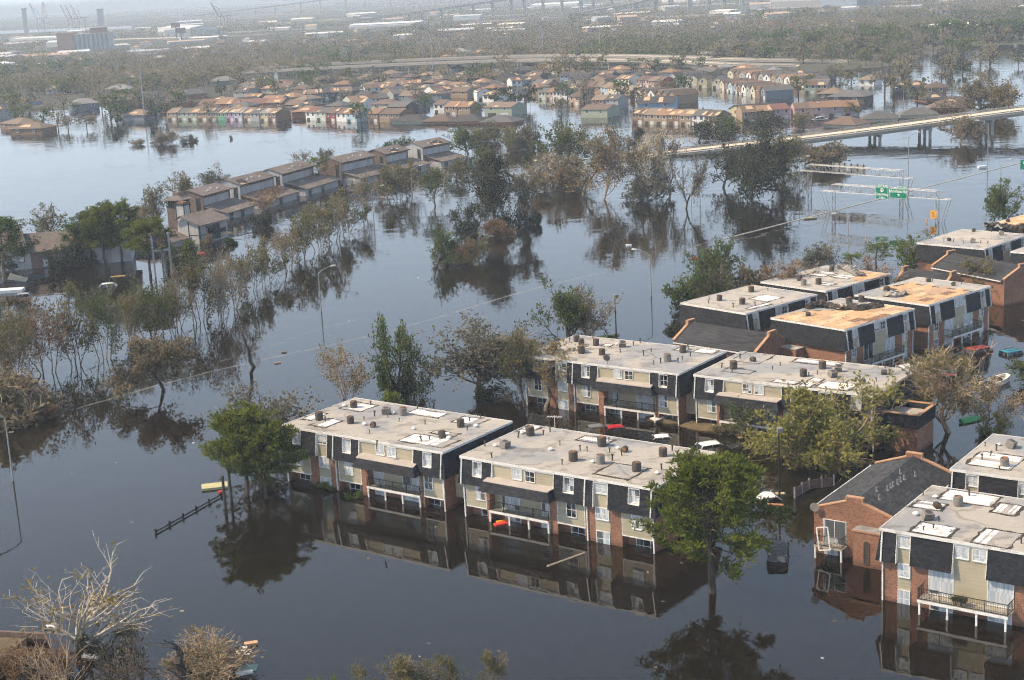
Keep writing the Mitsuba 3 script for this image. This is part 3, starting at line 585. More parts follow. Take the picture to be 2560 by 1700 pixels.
k = thing('satellite_dish', 'small dark satellite dish on the front edge of the second-row left roof', 'satellite dish'); M = ROOFS[bl].M @ xf((11.0, .4), 200, 5.9)
m = MB(); m.bar((0, 0, 0), (0, 0, .6), .05); t = np.linspace(0, 1, 4); m.tube([(0, .05 + .12 * a * a, .75) for a in t], .02 + .34 * t, 12); scene[k] = {**mikit.ply(m.arrays()[:2], 'unit_dark'), 'to_world': M}
k = thing('planter', 'row of potted plants on the nearest balcony', 'plants'); M = ROOFS[nr].M
m = MB()
for x in (6.0, 6.4, 6.75): m.tube([(x, -1.0, 1.2), (x, -1.0, 1.5)], [.13, .18], 8, col=(.3, .25, .2))
emit(k + '__pot', m, 'painted', M, color=True)
m = MB(); r2 = np.random.default_rng(5)
for i in range(220):
    c = np.array([6.4 + r2.normal(0, .3), -1.0 + r2.normal(0, .12), 1.55]); d = r2.normal(0, 1, 3) * [.5, .4, 1]; d[2] = abs(d[2]); d = d / np.linalg.norm(d) * .45; s_ = np.cross(d, [0, 0, 1]); s_ = s_ / (np.linalg.norm(s_) + 1e-6) * .04
    m.add([c, c + d * .5 + s_, c + d, c + d * .5 - s_], [[0, 1, 2, 3]], (.12 + r2.random() * .1, .16, .05))
emit(k + '__foliage', m, 'leaves', M, color=True)
def chair():
    m = MB()
    m.box(-.25, .25, -.25, .25, .38, .42); m.hexa([(-.25, .22, .42), (.25, .22, .42), (.25, .26, .42), (-.25, .26, .42), (-.22, .36, .95), (.22, .36, .95), (.22, .4, .95), (-.22, .4, .95)])
    for x in (-.23, .2):
        for y in (-.23, .2): m.box(x, x + .03, y, y + .03, 0, .38)
        m.box(x, x + .04, -.25, .3, .6, .64); m.box(x, x + .03, -.25, -.22, .42, .6)
    return mikit.ply(m.arrays()[:2], 'trim')
CH = chair()
for i, (x, y, a) in enumerate(((6.2, -.8, 20), (7.3, -.9, -40), (8.2, -.75, 60), (9.0, -.9, 10))):
    k = thing('balcony_chair', 'white plastic chair on the balcony below the orange-banded roof', 'chair', 'white balcony chairs'); scene[k] = {**CH, 'to_world': ROOFS['torn_right'].M @ xf((x, y), a, 1.2)}

# ------------------------------------------------------------------ trees
def unit(v): return v / (np.linalg.norm(v) + 1e-9)
def prisms(segs, n=4, col=(.1, .08, .06), jit=.03, rng=None):
    """Tapered limbs: segs (k, 8) = p0, p1, r0, r1."""
    s = np.asarray(segs, float); p, q, a, b = s[:, :3], s[:, 3:6], s[:, 6], s[:, 7]
    d = q - p; d /= np.linalg.norm(d, axis=1, keepdims=True) + 1e-9
    u = np.cross(d, np.where(np.abs(d[:, 2:]) < .9, [[0, 0, 1.0]], [[1.0, 0, 0]])); u /= np.linalg.norm(u, axis=1, keepdims=True) + 1e-9; w = np.cross(d, u)
    t = np.arange(n) * 2 * np.pi / n; c, sn = np.cos(t)[None, :, None], np.sin(t)[None, :, None]
    off = c * u[:, None] + sn * w[:, None]
    v = np.concatenate([p[:, None] + off * a[:, None, None], q[:, None] + off * b[:, None, None]], 1).reshape(-1, 3)
    i = np.arange(n); j = (i + 1) % n
    f1 = np.stack([i, j, j + n, i + n], 1)
    f = (f1[None] + (np.arange(len(s)) * 2 * n)[:, None, None]).reshape(-1, 4)
    cc = np.asarray(col) * (1 + (rng.random((len(s), 1)) - .5) * .5 if rng is not None else 1)
    return v, f, np.repeat(np.clip(cc * np.ones((len(s), 3)), 0, 1), 2 * n, 0)
def cards(c, d, l, w, col, rng):
    """Leaf-sized rhombi at points c, along d."""
    k = len(c); s = np.cross(d, rng.normal(0, 1, (k, 3))); s /= np.linalg.norm(s, axis=1, keepdims=True) + 1e-9
    l = np.broadcast_to(l, k)[:, None]; w = np.broadcast_to(w, k)[:, None]
    v = np.stack([c, c + d * l * .5 + s * w, c + d * l, c + d * l * .5 - s * w], 1).reshape(-1, 3)
    f = np.array([[0, 1, 2, 3]])[None] + (np.arange(k) * 4)[:, None, None]
    return v, f.reshape(-1, 4), np.repeat(col, 4, 0)

PAL = {  # leaf colours: pairs blended clump by clump
    'pine': ((.080, .115, .018), (.215, .235, .050)), 'pine_dark': ((.045, .090, .020), (.115, .155, .040)),
    'green': ((.070, .110, .026), (.165, .185, .052)), 'bright': ((.13, .20, .025), (.22, .27, .05)),
    'olive': ((.125, .122, .052), (.235, .205, .095)), 'mustard': ((.18, .14, .055), (.33, .25, .11)),
    'brown': ((.190, .155, .095), (.320, .260, .165)), 'rust': ((.180, .105, .058), (.290, .180, .105)),
    'dark': ((.042, .052, .028), (.100, .105, .055)), 'grey': ((.130, .132, .095), (.230, .212, .158)), 'lime': ((.22, .225, .055), (.37, .33, .11))}
WOOD = {'dark': (.070, .056, .045), 'grey': (.20, .17, .135), 'pale': (.40, .35, .28), 'brown': (.20, .155, .11), 'tan': (.30, .22, .145)}

def limb(segs, tips, rng, p, d, L, r, lvl, spec):
    n = spec['n'][lvl]; st = L / n; last = lvl == len(spec['n']) - 1
    kids, start = (0, 1) if last else (spec['kids'][lvl], spec['start'][lvl])
    for i in range(n):
        d = unit(d + rng.normal(0, spec['bend'], 3) + np.array([0, 0, spec['up'][lvl]]))
        q = p + d * st; r1 = r * (1 - .75 / n * (1 if lvl == 0 else 1.1))
        segs.append((*p, *q, r, r1))
        if last: tips.append((q, d))
        elif (i + 1) / n > start:
            for _ in range(kids):
                a = unit(np.cross(d, rng.normal(0, 1, 3))); th = rng.uniform(*spec['ang'][lvl]); e = unit(d * math.cos(th) + a * math.sin(th))
                if rng.random() < spec['keep']:
                    limb(segs, tips, rng, p + (q - p) * rng.random(), e, L * rng.uniform(*spec['ratio'][lvl]) * (1.15 - .5 * (i / n) * (lvl == 0)), r1 * .6, lvl + 1, spec)
        p, r = q, r1
    if not last: limb(segs, tips, rng, p, d, L * .4, r, lvl + 1, spec)

SPECS = {
    'oak':    dict(n=(4, 5, 4), kids=(4, 3), start=(.3, .15), ang=((.6, 1.25), (.4, 1.1)), ratio=((.75, 1.15), (.35, .55)), up=(.1, .08, .03), bend=.22, keep=.9, L=4.2, r=.26),
    'sparse': dict(n=(6, 5, 4), kids=(3, 3), start=(.3, .2), ang=((.4, .95), (.3, .9)), ratio=((.45, .7), (.35, .6)), up=(.1, .12, .08), bend=.15, keep=.85, L=6.5, r=.16),
    'bare':   dict(n=(6, 6, 5), kids=(2, 3), start=(.3, .2), ang=((.35, .9), (.3, .9)), ratio=((.5, .8), (.3, .55)), up=(.08, .15, .1), bend=.2, keep=.9, L=6.0, r=.2),
    'flat':   dict(n=(4, 5, 5), kids=(3, 4), start=(.55, .2), ang=((.7, 1.2), (.4, 1.0)), ratio=((.9, 1.2), (.35, .55)), up=(.05, .02, .05), bend=.18, keep=1, L=3.6, r=.2),
    'spread': dict(n=(4, 5, 3), kids=(3, 2), start=(.2, .35), ang=((.45, 1.15), (.3, .9)), ratio=((.9, 1.5), (.35, .55)), up=(.12, .12, .1), bend=.17, keep=.85, L=3.6, r=.30),
    'snag':   dict(n=(7, 4, 2), kids=(1, 1), start=(.5, .3), ang=((.3, .7), (.3, .8)), ratio=((.25, .45), (.3, .5)), up=(.2, .25, .2), bend=.12, keep=.8, L=6.0, r=.17)}

def crown(kind, seed, pal, wood, dens=1.0, lod=0):
    """(trunk arrays, crown arrays) of one tree, its own size; leaves get colours clump by clump."""
    rng = np.random.default_rng(seed); segs, tips = [], []
    ca, cb = (np.array(c) for c in PAL[pal]); wc = WOOD[wood]
    if kind in ('pine', 'tallpine'):
        H = 10.0; p = np.array([0, 0, -1.5]); d = np.array([0, 0, 1.0])
        pts = []
        for i in range(12):
            q = p + unit(d + rng.normal(0, .045, 3)) * (H + .6) / 12; segs.append((*p, *q, .24 * (1 - i / 15), .24 * (1 - (i + 1) / 15))); pts.append(q); p = q
        lo = .38 if kind == 'pine' else .5
        nb = 34 if lod else 68
        for i in range(nb):
            z = lo + (1 - lo) * (i / nb) ** .8; g = z * 12 - .5; k = int(np.clip(g, 0, 10)); b = pts[k] + (pts[k + 1] - pts[k]) * np.clip(g - k, 0, 1)
            a = i * 2.4 + rng.normal(0, .35); top = .5 if kind == 'pine' else .62
            L = 3.5 * (math.sqrt(max(.04, 1 - ((z - top) / (1.02 - top)) ** 2)) if z > top else .55 + .45 * (z - lo) / (top - lo)) * rng.uniform(.55, 1.1)
            e = unit(np.array([math.cos(a), math.sin(a), rng.uniform(-.15, .3) + 1.3 * max(0, z - .6)])); q = b
            for s_ in range(4):
                e = unit(e + np.array([0, 0, .09]) + rng.normal(0, .13, 3)); q2 = q + e * L / 4; segs.append((*q, *q2, .065 - .012 * s_, .053 - .012 * s_)); q = q2
                if s_ >= 1:
                    for _ in range(2 if lod else 3):
                        f = unit(e + rng.normal(0, .65, 3)); q3 = q + f * rng.uniform(.25, .75); segs.append((*q, *q3, .022, .012)); tips.append((q3, f))
            tips.append((q, e))
        c = np.array([t[0] for t in tips]); d0 = np.array([t[1] for t in tips]); m = int((16 if lod else 20) * dens)
        tone = rng.random(len(c)) * .6 + .5 * meshkit.noise(c * .6, 3)
        C = np.repeat(c, m, 0) + rng.normal(0, .13, (len(c) * m, 3)); Dv = rng.normal(0, 1, (len(C), 3)) + np.repeat(d0, m, 0) * 1.0 + [0, 0, .6]; Dv /= np.linalg.norm(Dv, axis=1, keepdims=True)
        col = ca + (cb - ca) * np.clip(np.repeat(tone, m) + rng.normal(0, .15, len(C)), 0, 1.2)[:, None]
        leaf = cards(C, Dv, rng.uniform(.28, .46, len(C)), .07 if lod else .055, col, rng)
    elif kind in ('multi', 'bush'):
        ns = (4 if lod else 5) if kind == 'multi' else (5 if lod else 7)
        sp = dict(SPECS['sparse']); sp.update(n=(5, 4, 2), L=5.5 if kind == 'multi' else 3.0, start=(.35 if kind == 'multi' else .1, .1), kids=(2, 2), keep=.8)
        for i in range(ns):
            a = rng.uniform(0, 6.28); s_ = rng.uniform(.15, .45) if kind == 'multi' else rng.uniform(.3, 1.4)
            limb(segs, tips, rng, np.array([math.cos(a) * rng.uniform(0, .9), math.sin(a) * rng.uniform(0, .9), -.8]), unit(np.array([math.cos(a) * s_, math.sin(a) * s_, 1])), sp['L'] * rng.uniform(.75, 1.1), .085, 0, sp)
        leaf = None
    elif kind == 'palm':
        p = np.array([0, 0, -1.0])
        for i in range(8):
            q = p + np.array([.02, 0, .75]); segs.append((*p, *q, .2, .2)); p = q
        C, Dv = [], []
        for i in range(40):
            a = rng.uniform(0, 6.28); e = np.array([math.cos(a), math.sin(a), rng.uniform(-.3, 1.2)]); q = p
            for s_ in range(6):
                e = unit(e + [0, 0, -.14]); q2 = q + e * .32
                segs.append((*q, *q2, .02, .015))
                for _ in range(6): C.append(q2); Dv.append(unit(e + np.cross(e, rng.normal(0, 1, 3)) * .8))
                q = q2
        C, Dv = np.array(C), np.array(Dv); leaf = cards(C, Dv, .5, .05, ca + (cb - ca) * rng.random((len(C), 1)), rng)
    else:
        sp = dict(SPECS[kind])
        if lod: sp['n'] = sp['n'][:2] + (2,)
        limb(segs, tips, rng, np.array([0, 0, -.6]), np.array([rng.normal(0, .08), rng.normal(0, .08), 1]), sp['L'], sp['r'], 0, sp)
        leaf = None
    if kind not in ('pine', 'tallpine', 'palm'):
        c = np.array([t[0] for t in tips]); d0 = np.array([t[1] for t in tips])
        clump = meshkit.noise(c * .55 + seed, 2)
        per = {'oak': 12, 'sparse': 5, 'multi': 4.2, 'bush': 6.5, 'flat': 8, 'bare': 1, 'spread': 1, 'snag': 0}[kind] * dens
        cnt = rng.poisson(np.clip(per * (clump - .22) * 2.4, 0, None)); idx = np.repeat(np.arange(len(c)), cnt)
        if len(idx):
            C = c[idx] + rng.normal(0, .22, (len(idx), 3)); Dv = d0[idx] + rng.normal(0, .9, (len(idx), 3)); Dv /= np.linalg.norm(Dv, axis=1, keepdims=True)
            tone = meshkit.noise(c * .8, 7)[idx] * 1.1 - .1 + rng.normal(0, .2, len(idx))
            leaf = cards(C, Dv, rng.uniform(.24, .42, len(C)) * (1.3 if lod else 1), rng.uniform(.06, .11, len(C)) * (1.3 if lod else 1), ca + (cb - ca) * np.clip(tone, -.2, 1.3)[:, None], rng)
        # fine twigs
        tw = 2 if kind in ('bare', 'sparse', 'multi', 'flat') and not lod else 1
        if kind != 'snag':
            q = np.repeat(c, tw, 0); e = np.repeat(d0, tw, 0) + rng.normal(0, .6, (len(q), 3)); e /= np.linalg.norm(e, axis=1, keepdims=True)
            L = rng.uniform(.3, .9, (len(q), 1)); tws = np.c_[q, q + e * L, np.full((len(q), 1), .016), np.full((len(q), 1), .006)]
        else: tws = None
    else: tws = None
    big = np.array(segs)
    def cat_(parts):
        v, f, c, n = [], [], [], 0
        for P in parts: v.append(P[0]); f.append(np.vstack([P[1][:, [0, 1, 2]], P[1][:, [0, 2, 3]]]) + n); c.append(P[2]); n += len(P[0])
        return np.vstack(v), np.vstack(f), np.vstack(c)
    thick = big[:, 6] > .07
    t1 = cat_([prisms(big[k_], n_, np.array(wc) * q_, rng=rng) for k_, n_, q_ in ((thick, 6, 1), (~thick, 3, 1.35)) if k_.any()])  # thin limbs get a lighter wood tone: sunlight put into the colour
    if tws is not None:
        t2 = cat_([prisms(tws, 3, np.array(wc) * 1.7, rng=rng)])  # twigs lighter still, their sunlit look likewise put into the colour
        t1 = (np.vstack([t1[0], t2[0]]), np.vstack([t1[1], t2[1] + len(t1[0])]), np.vstack([t1[2], t2[2]]))
    return t1, leaf

PROTO = {}
def proto(kind, variant, pal, wood, dens, lod=0):
    variant = variant % 8; key = (kind, variant, pal, wood, dens, lod)
    if key not in PROTO:
        seed = variant * 101 + {'oak': 1, 'sparse': 2, 'bare': 3, 'flat': 4, 'snag': 5, 'pine': 6, 'tallpine': 7, 'multi': 8, 'bush': 9, 'palm': 10, 'spread': 11}[kind]
        t, l = crown(kind, seed, pal, wood, dens, lod)
        pts = l[0] if l is not None and len(l[0]) > 50 else t[0]
        h = max(np.percentile(pts[:, 2], 99.5), .5); lo, hi = np.percentile(pts[:, :2], [2, 98], axis=0); w = (hi - lo).mean(); ctr = (lo + hi) / 2
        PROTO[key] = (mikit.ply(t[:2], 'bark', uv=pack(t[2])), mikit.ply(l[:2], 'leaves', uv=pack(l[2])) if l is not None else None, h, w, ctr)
    return PROTO[key]
def tree(pos, kind, label, pal='olive', wood='dark', variant=0, dens=1.0, group=None, cat='tree', lean=None, spin=None, key=None, sink=0.0):
    x, y, h, w = pos; tr, cr, ph, pw, ctr = proto(kind, variant, pal, wood, dens, int(max(h, w * .7) / math.hypot(x, y) * 1589 < 52))
    k = thing(key or {'pine': 'pine_tree', 'tallpine': 'pine_tree', 'bush': 'shrub', 'palm': 'palm_tree'}.get(kind, 'tree'), label, cat, group)
    sx, sz = w / pw, h / ph; spin = (hash_(k) % 360) if spin is None else spin
    M = T().translate([x, y, -sink])
    if lean: M = M.rotate([float(lean[0]), float(lean[1]), 0], float(lean[2]))
    M = M.scale([sx, sx, sz]).rotate([0, 0, 1], float(spin))
    if lean is None or abs(lean[2]) < 30: M = M @ T().translate([-float(ctr[0]) * .6, -float(ctr[1]) * .6, 0])
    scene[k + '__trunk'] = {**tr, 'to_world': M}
    if cr is not None: scene[k + '__crown'] = {**cr, 'to_world': M}
    return k
def hash_(s):
    h = 7
    for ch in s: h = (h * 31 + ord(ch)) % 1000003
    return h

# near trees: (x, y, height, width) on the water
tree((14.8,112.8,11.6,7.6), 'pine', 'big bushy pine standing in the water at the right end of the centre foreground block', 'pine', 'dark', 0, 1.5)
tree((-26.8,143.5,9.1,6.7), 'pine', 'left of the two bright green pines beside the front-left block', 'pine', 'dark', 1, 1.3)
tree((-24.9,142.1,7.8,6.0), 'pine', 'right of the two bright green pines beside the front-left block', 'pine', 'dark', 2, 1.3)
tree((-27.0,152.7,9.3,9.0), 'oak', 'thin grey-green oak rising behind the two bright pines', 'grey', 'grey', 1, .45)
tree((31.1,143.6,7.9,12.4), 'oak', 'wide olive-green tree hiding the front of the second-row right block', 'lime', 'brown', 2, 1.1)
tree((31.3,144.8,2.3,4.1), 'oak', 'broken limb fallen left from the wide olive tree, its twigs in the water', 'lime', 'tan', 3, .5, lean=(0, 1, -78), spin=30, cat='branch', key='fallen_limb')
tree((-20.3,178.0,7.0,5.6), 'multi', 'yellowing tree behind the front-left block, left of the green one', 'mustard', 'tan', 0, 1.0)
tree((-13.9,176.7,10.2,6.0), 'oak', 'green tree with a dark matted base behind the front-left block', 'green', 'dark', 4, .8)
tree((-13.8,176.7,3.2,3.4), 'bush', 'dark tangle of vines at the foot of the green tree', 'dark', 'dark', 3, .7, cat='shrub')
tree((-3.8,176.5,8.9,10.8), 'oak', 'broad brown-green oak between the front and second-row blocks', 'grey', 'brown', 5, .75)
tree((-2.8,174.5,1.7,4.5), 'bush', 'black brush under the broad brown-green oak', 'dark', 'dark', 4, .6, cat='shrub')
tree((7.3,196.9,9.3,6.4), 'oak', 'green leafy tree behind the second-row left roof', 'green', 'dark', 6, .7)
tree((10.4,197.7,8.1,6.7), 'bare', 'bare brown tree behind the second-row left roof', 'brown', 'brown', 0, 3.0)
tree((3.9,169.9,7.6,7.4), 'sparse', 'nearly bare pale tree at the left end of the second-row left block', 'mustard', 'grey', 1, .9)
tree((0.8,170.8,8.8,4.2), 'sparse', 'small green tree touching the broad oak on its right', 'olive', 'dark', 2, 1.4)
tree((-14.4,172.0,2.1,2.4), 'bush', 'bright green bush peeking over the front-left roof', 'bright', 'dark', 1, 1.0, cat='shrub')
tree((23.9,153.9,4.3,2.7), 'sparse', 'slim green sapling before the second-row right balcony', 'green', 'pale', 3, 1.6)
tree((22.6,155.7,1.2,3.2), 'bush', 'low olive bush on the mud mound by the sapling', 'olive', 'brown', 5, .8, cat='shrub')
tree((19.5,159.1,0.5,1.0), 'bush', 'round clipped bush at the corner of the second-row right block', 'olive', 'dark', 2, 2.5, cat='shrub')
tree((-19.3,144.4,0.7,1.6), 'bush', 'bright green bush floating before the front-left block, left one', 'bright', 'dark', 6, 1.5, cat='shrub')
tree((-16.3,140.9,0.6,1.3), 'bush', 'bright green bush floating before the front-left block, right one', 'bright', 'dark', 7, 1.5, cat='shrub')
tree((44.5,150.9,9.1,7.1), 'bare', 'twisted storm-broken tree with bare limbs at the right of the stair tower', 'olive', 'tan', 2, 2.5)
tree((51.6,169.6,4.0,2.7), 'oak', 'green top of a tree before the red and teal vehicles', 'olive', 'tan', 7, .8)
tree((49.0,151.0,6.0,5.2), 'bare', 'slim pale tree with a peach haze of twigs at the right edge', 'brown', 'tan', 3, 3)
tree((49.0,149.7,2.1,2.2), 'bush', 'yellow-green bush at the back edge of the roof behind the nearest one', 'lime', 'dark', 8, 1.0, cat='shrub')
tree((50.3,150.2,2.2,1.8), 'sparse', 'thin yellow-green sapling at the right edge behind the roofs', 'lime', 'dark', 4, 1.0)
tree((46.8,167.9,2.7,2.5), 'bush', 'green shrub hugging the right end of the second-row right block', 'green', 'dark', 9, 1.2, cat='shrub')
tree((58.9,169.0,3.0,3.7), 'oak', 'dark green tree cut by the right edge above the white boat', 'green', 'dark', 8, .9)
# around the rear blocks
tree((30.0,216.9,10.5,7.1), 'oak', 'green crowned oak standing highest in the thicket left of the rear blocks', 'green', 'dark', 9, 1.0)
tree((33.6,217.4,6.8,8.3), 'bush', 'brown leafless thicket right below the green oak, left of the rear blocks', 'brown', 'brown', 2, .9, cat='shrub')
tree((26.2,219.3,5.0,5.9), 'bush', 'dark green thicket at the left foot of the green oak', 'green', 'dark', 3, 1.0, cat='shrub')
tree((22.7,204.3,1.1,2.4), 'bush', 'small dark bush at the left gable of the dark-roofed brick house', 'dark', 'dark', 4, 1.2, cat='shrub')
tree((49.8,240.5,4.9,5.6), 'oak', 'grey-green tree behind the folded-roofing block, left of the palm', 'grey', 'dark', 10, .9)
tree((53.3,243.5,4.3,4.0), 'sparse', 'brown thin tree just left of the palm', 'brown', 'brown', 5, 1.4)
tree((55.2,240.3,3.0,2.8), 'palm', 'small pale green palm behind the folded-roofing block', 'bright', 'brown', 0)
tree((59.9,243.0,4.0,4.7), 'pine', 'dark green pine between the palm and the tall bright tree', 'pine', 'dark', 3, .8)
tree((63.4,234.0,6.7,7.3), 'oak', 'tall bright green tree left of the pale clean roof', 'pine', 'dark', 11, 1.0)
tree((52.6,214.5,7.3,5.7), 'bare', 'reddish leafless tree behind the roof with the orange band', 'rust', 'brown', 4, 1.5)
tree((39.9,209.4,8.1,6.3), 'bare', 'reddish leafless tree leaning over the intact grey rear roof', 'rust', 'brown', 5, 2.5)
tree((67.4,215.0,6.0,5.8), 'oak', 'small green tree before the long brick house at the upper right', 'olive', 'tan', 12, .9)
tree((91.7,275.5,8.3,8.1), 'oak', 'dark green tree at the right edge behind the pale clean roof', 'green', 'dark', 13, 1.0)
tree((75.0,267.1,1.9,2.5), 'bare', 'tuft of bare brown twigs beside the yellow sign', 'brown', 'brown', 6, 1.0)
tree((13.1,202.1,0.7,2.5), 'bush', 'green bush at the eave of the dark gabled house', 'green', 'dark', 10, 1.0, cat='shrub')
# bottom of the frame
tree((-34.3,109.0,6.6,8.2), 'spread', 'white-limbed bare tree standing in the bottom left corner', 'mustard', 'pale', 1, 2.2, spin=200)
tree((-33.2,98.1,6.7,5.1), 'spread', 'orange-brown broken tree below the white-limbed one', 'rust', 'tan', 2, 1.5)
tree((-28.5,97.0,5.2,3.8), 'spread', 'dark leafless tree rising from the bottom edge, left of the forked one', 'brown', 'dark', 3, .4)
tree((-26.4,96.2,6.9,5.0), 'spread', 'dark forked leafless tree at the bottom edge', 'brown', 'dark', 4, .8)
tree((-24.6,95.4,6.7,4.3), 'snag', 'thick dark broken trunk at the bottom edge beside the brush pile', 'brown', 'dark', 1)
tree((-23.7,103.6,2.2,6.1), 'bush', 'heap of brown brush floating at the bottom left', 'brown', 'tan', 5, .9, cat='brush')
tree((-37.0,104.4,2.3,5.4), 'bush', 'fallen orange and green brush in the bottom left corner', 'rust', 'brown', 6, 1.6, cat='brush')
tree((-32.0,108.3,1.6,3.6), 'bush', 'dark brush between the white-limbed tree and the forked one', 'dark', 'dark', 7, .7, cat='brush')
tree((-39.0,105.4,1.3,3.5), 'bush', 'green bush at the bottom left frame corner', 'olive', 'brown', 8, 1.2, cat='shrub')
for bx, ty, w, pal, lab in [(756.292,1679.164,28,'bright','bright green twig top at the bottom edge, leftmost'),(790.6,1683.7384,28,'bright','bright green twig top at the bottom edge, second from left'),(821.096,1680.6888,30,'bright','bright green twig top at the bottom edge, third from left'),(908.7719999999999,1654.386,70,'olive','snapped sapling with a bare stub at the bottom edge'),(1053.628,1642.95,110,'olive','largest brown-green tree top at the bottom edge'),(1141.304,1656.292,75,'olive','dark tree top at the bottom edge right of the largest'),(1270.9119999999998,1646.762,70,'olive','rightmost slim tree top at the bottom edge')]:
    x, y = (-9.1,96.6); s_ = (bx - 1000) / 3800 * 1.03
    tree((x + s_ * 92, y + s_ * 5, (1775 - ty) * .0262, w * .025), 'sparse' if pal == 'olive' else 'oak', lab, pal, 'brown', int(bx) % 3, 1.6)
# highway median and islands
tree((-45.2,186.1,7.2,8.3), 'flat', 'lone flat-topped brown tree standing in open water at the left', 'brown', 'dark', 1, 1.6)
tree((-34.8,196.6,6.6,2.3), 'snag', 'dead forked snag standing alone in open water', 'brown', 'dark', 2)
tree((-59.1,177.2,5.3,8.6), 'bush', 'mound of brown leafless brush at the left edge', 'brown', 'tan', 9, 1.1, cat='brush')
tree((-56.4,176.7,1.5,2.5), 'bush', 'orange uprooted root ball beside the brown brush mound', 'rust', 'tan', 11, .8, cat='brush')
SW = 'multi-stemmed trees drowned along the highway bank'
for i, (t, pal) in enumerate([((-66.5,191.9,9.6,6.6),'mustard'),((-65.5,195.6,10.3,6.4),'olive'),((-63.0,200.0,10.8,8.5),'rust'),((-59.7,203.9,11.5,9.5),'olive'),((-56.7,206.3,10.3,6.9),'green'),((-55.2,215.8,7.9,6.6),'olive'),((-52.7,218.7,8.6,8.5),'green'),((-51.7,223.1,7.4,6.2),'brown'),((-49.8,224.2,9.4,7.1),'brown'),((-47.1,227.3,10.8,7.2),'olive'),((-44.2,227.6,10.3,6.5),'brown'),((-43.5,236.4,9.5,6.8),'brown'),((-43.2,249.9,8.0,6.8),'olive'),((-41.3,258.1,8.0,7.3),'olive'),((-39.4,268.3,7.6,8.0),'brown'),((-37.9,279.5,9.2,8.3),'olive'),((-36.0,289.0,9.5,8.9),'olive'),((-34.2,297.3,9.4,9.2),'brown'),((-32.6,310.1,9.2,9.5),'olive'),((-30.6,328.5,10.0,6.1),'brown'),((-28.0,359.1,5.8,9.6),'brown'),((-24.9,355.2,9.0,10.9),'olive'),((-22.8,362.4,6.2,8.7),'brown')]):
    t = (*t[:3], t[3] * .78); tree(t, 'multi', f"{ {'rust': 'reddish'}.get(pal, pal) } bare-stemmed tree, {('first second third fourth fifth sixth seventh eighth ninth tenth eleventh twelfth thirteenth fourteenth fifteenth sixteenth seventeenth eighteenth nineteenth twentieth twenty-first twenty-second twenty-third').split()[i]} from the left in the drowned bank row", pal, ('dark', 'grey', 'brown')[i % 3], i % 5, 1.0 + .4 * (pal in ('green', 'olive')), SW)
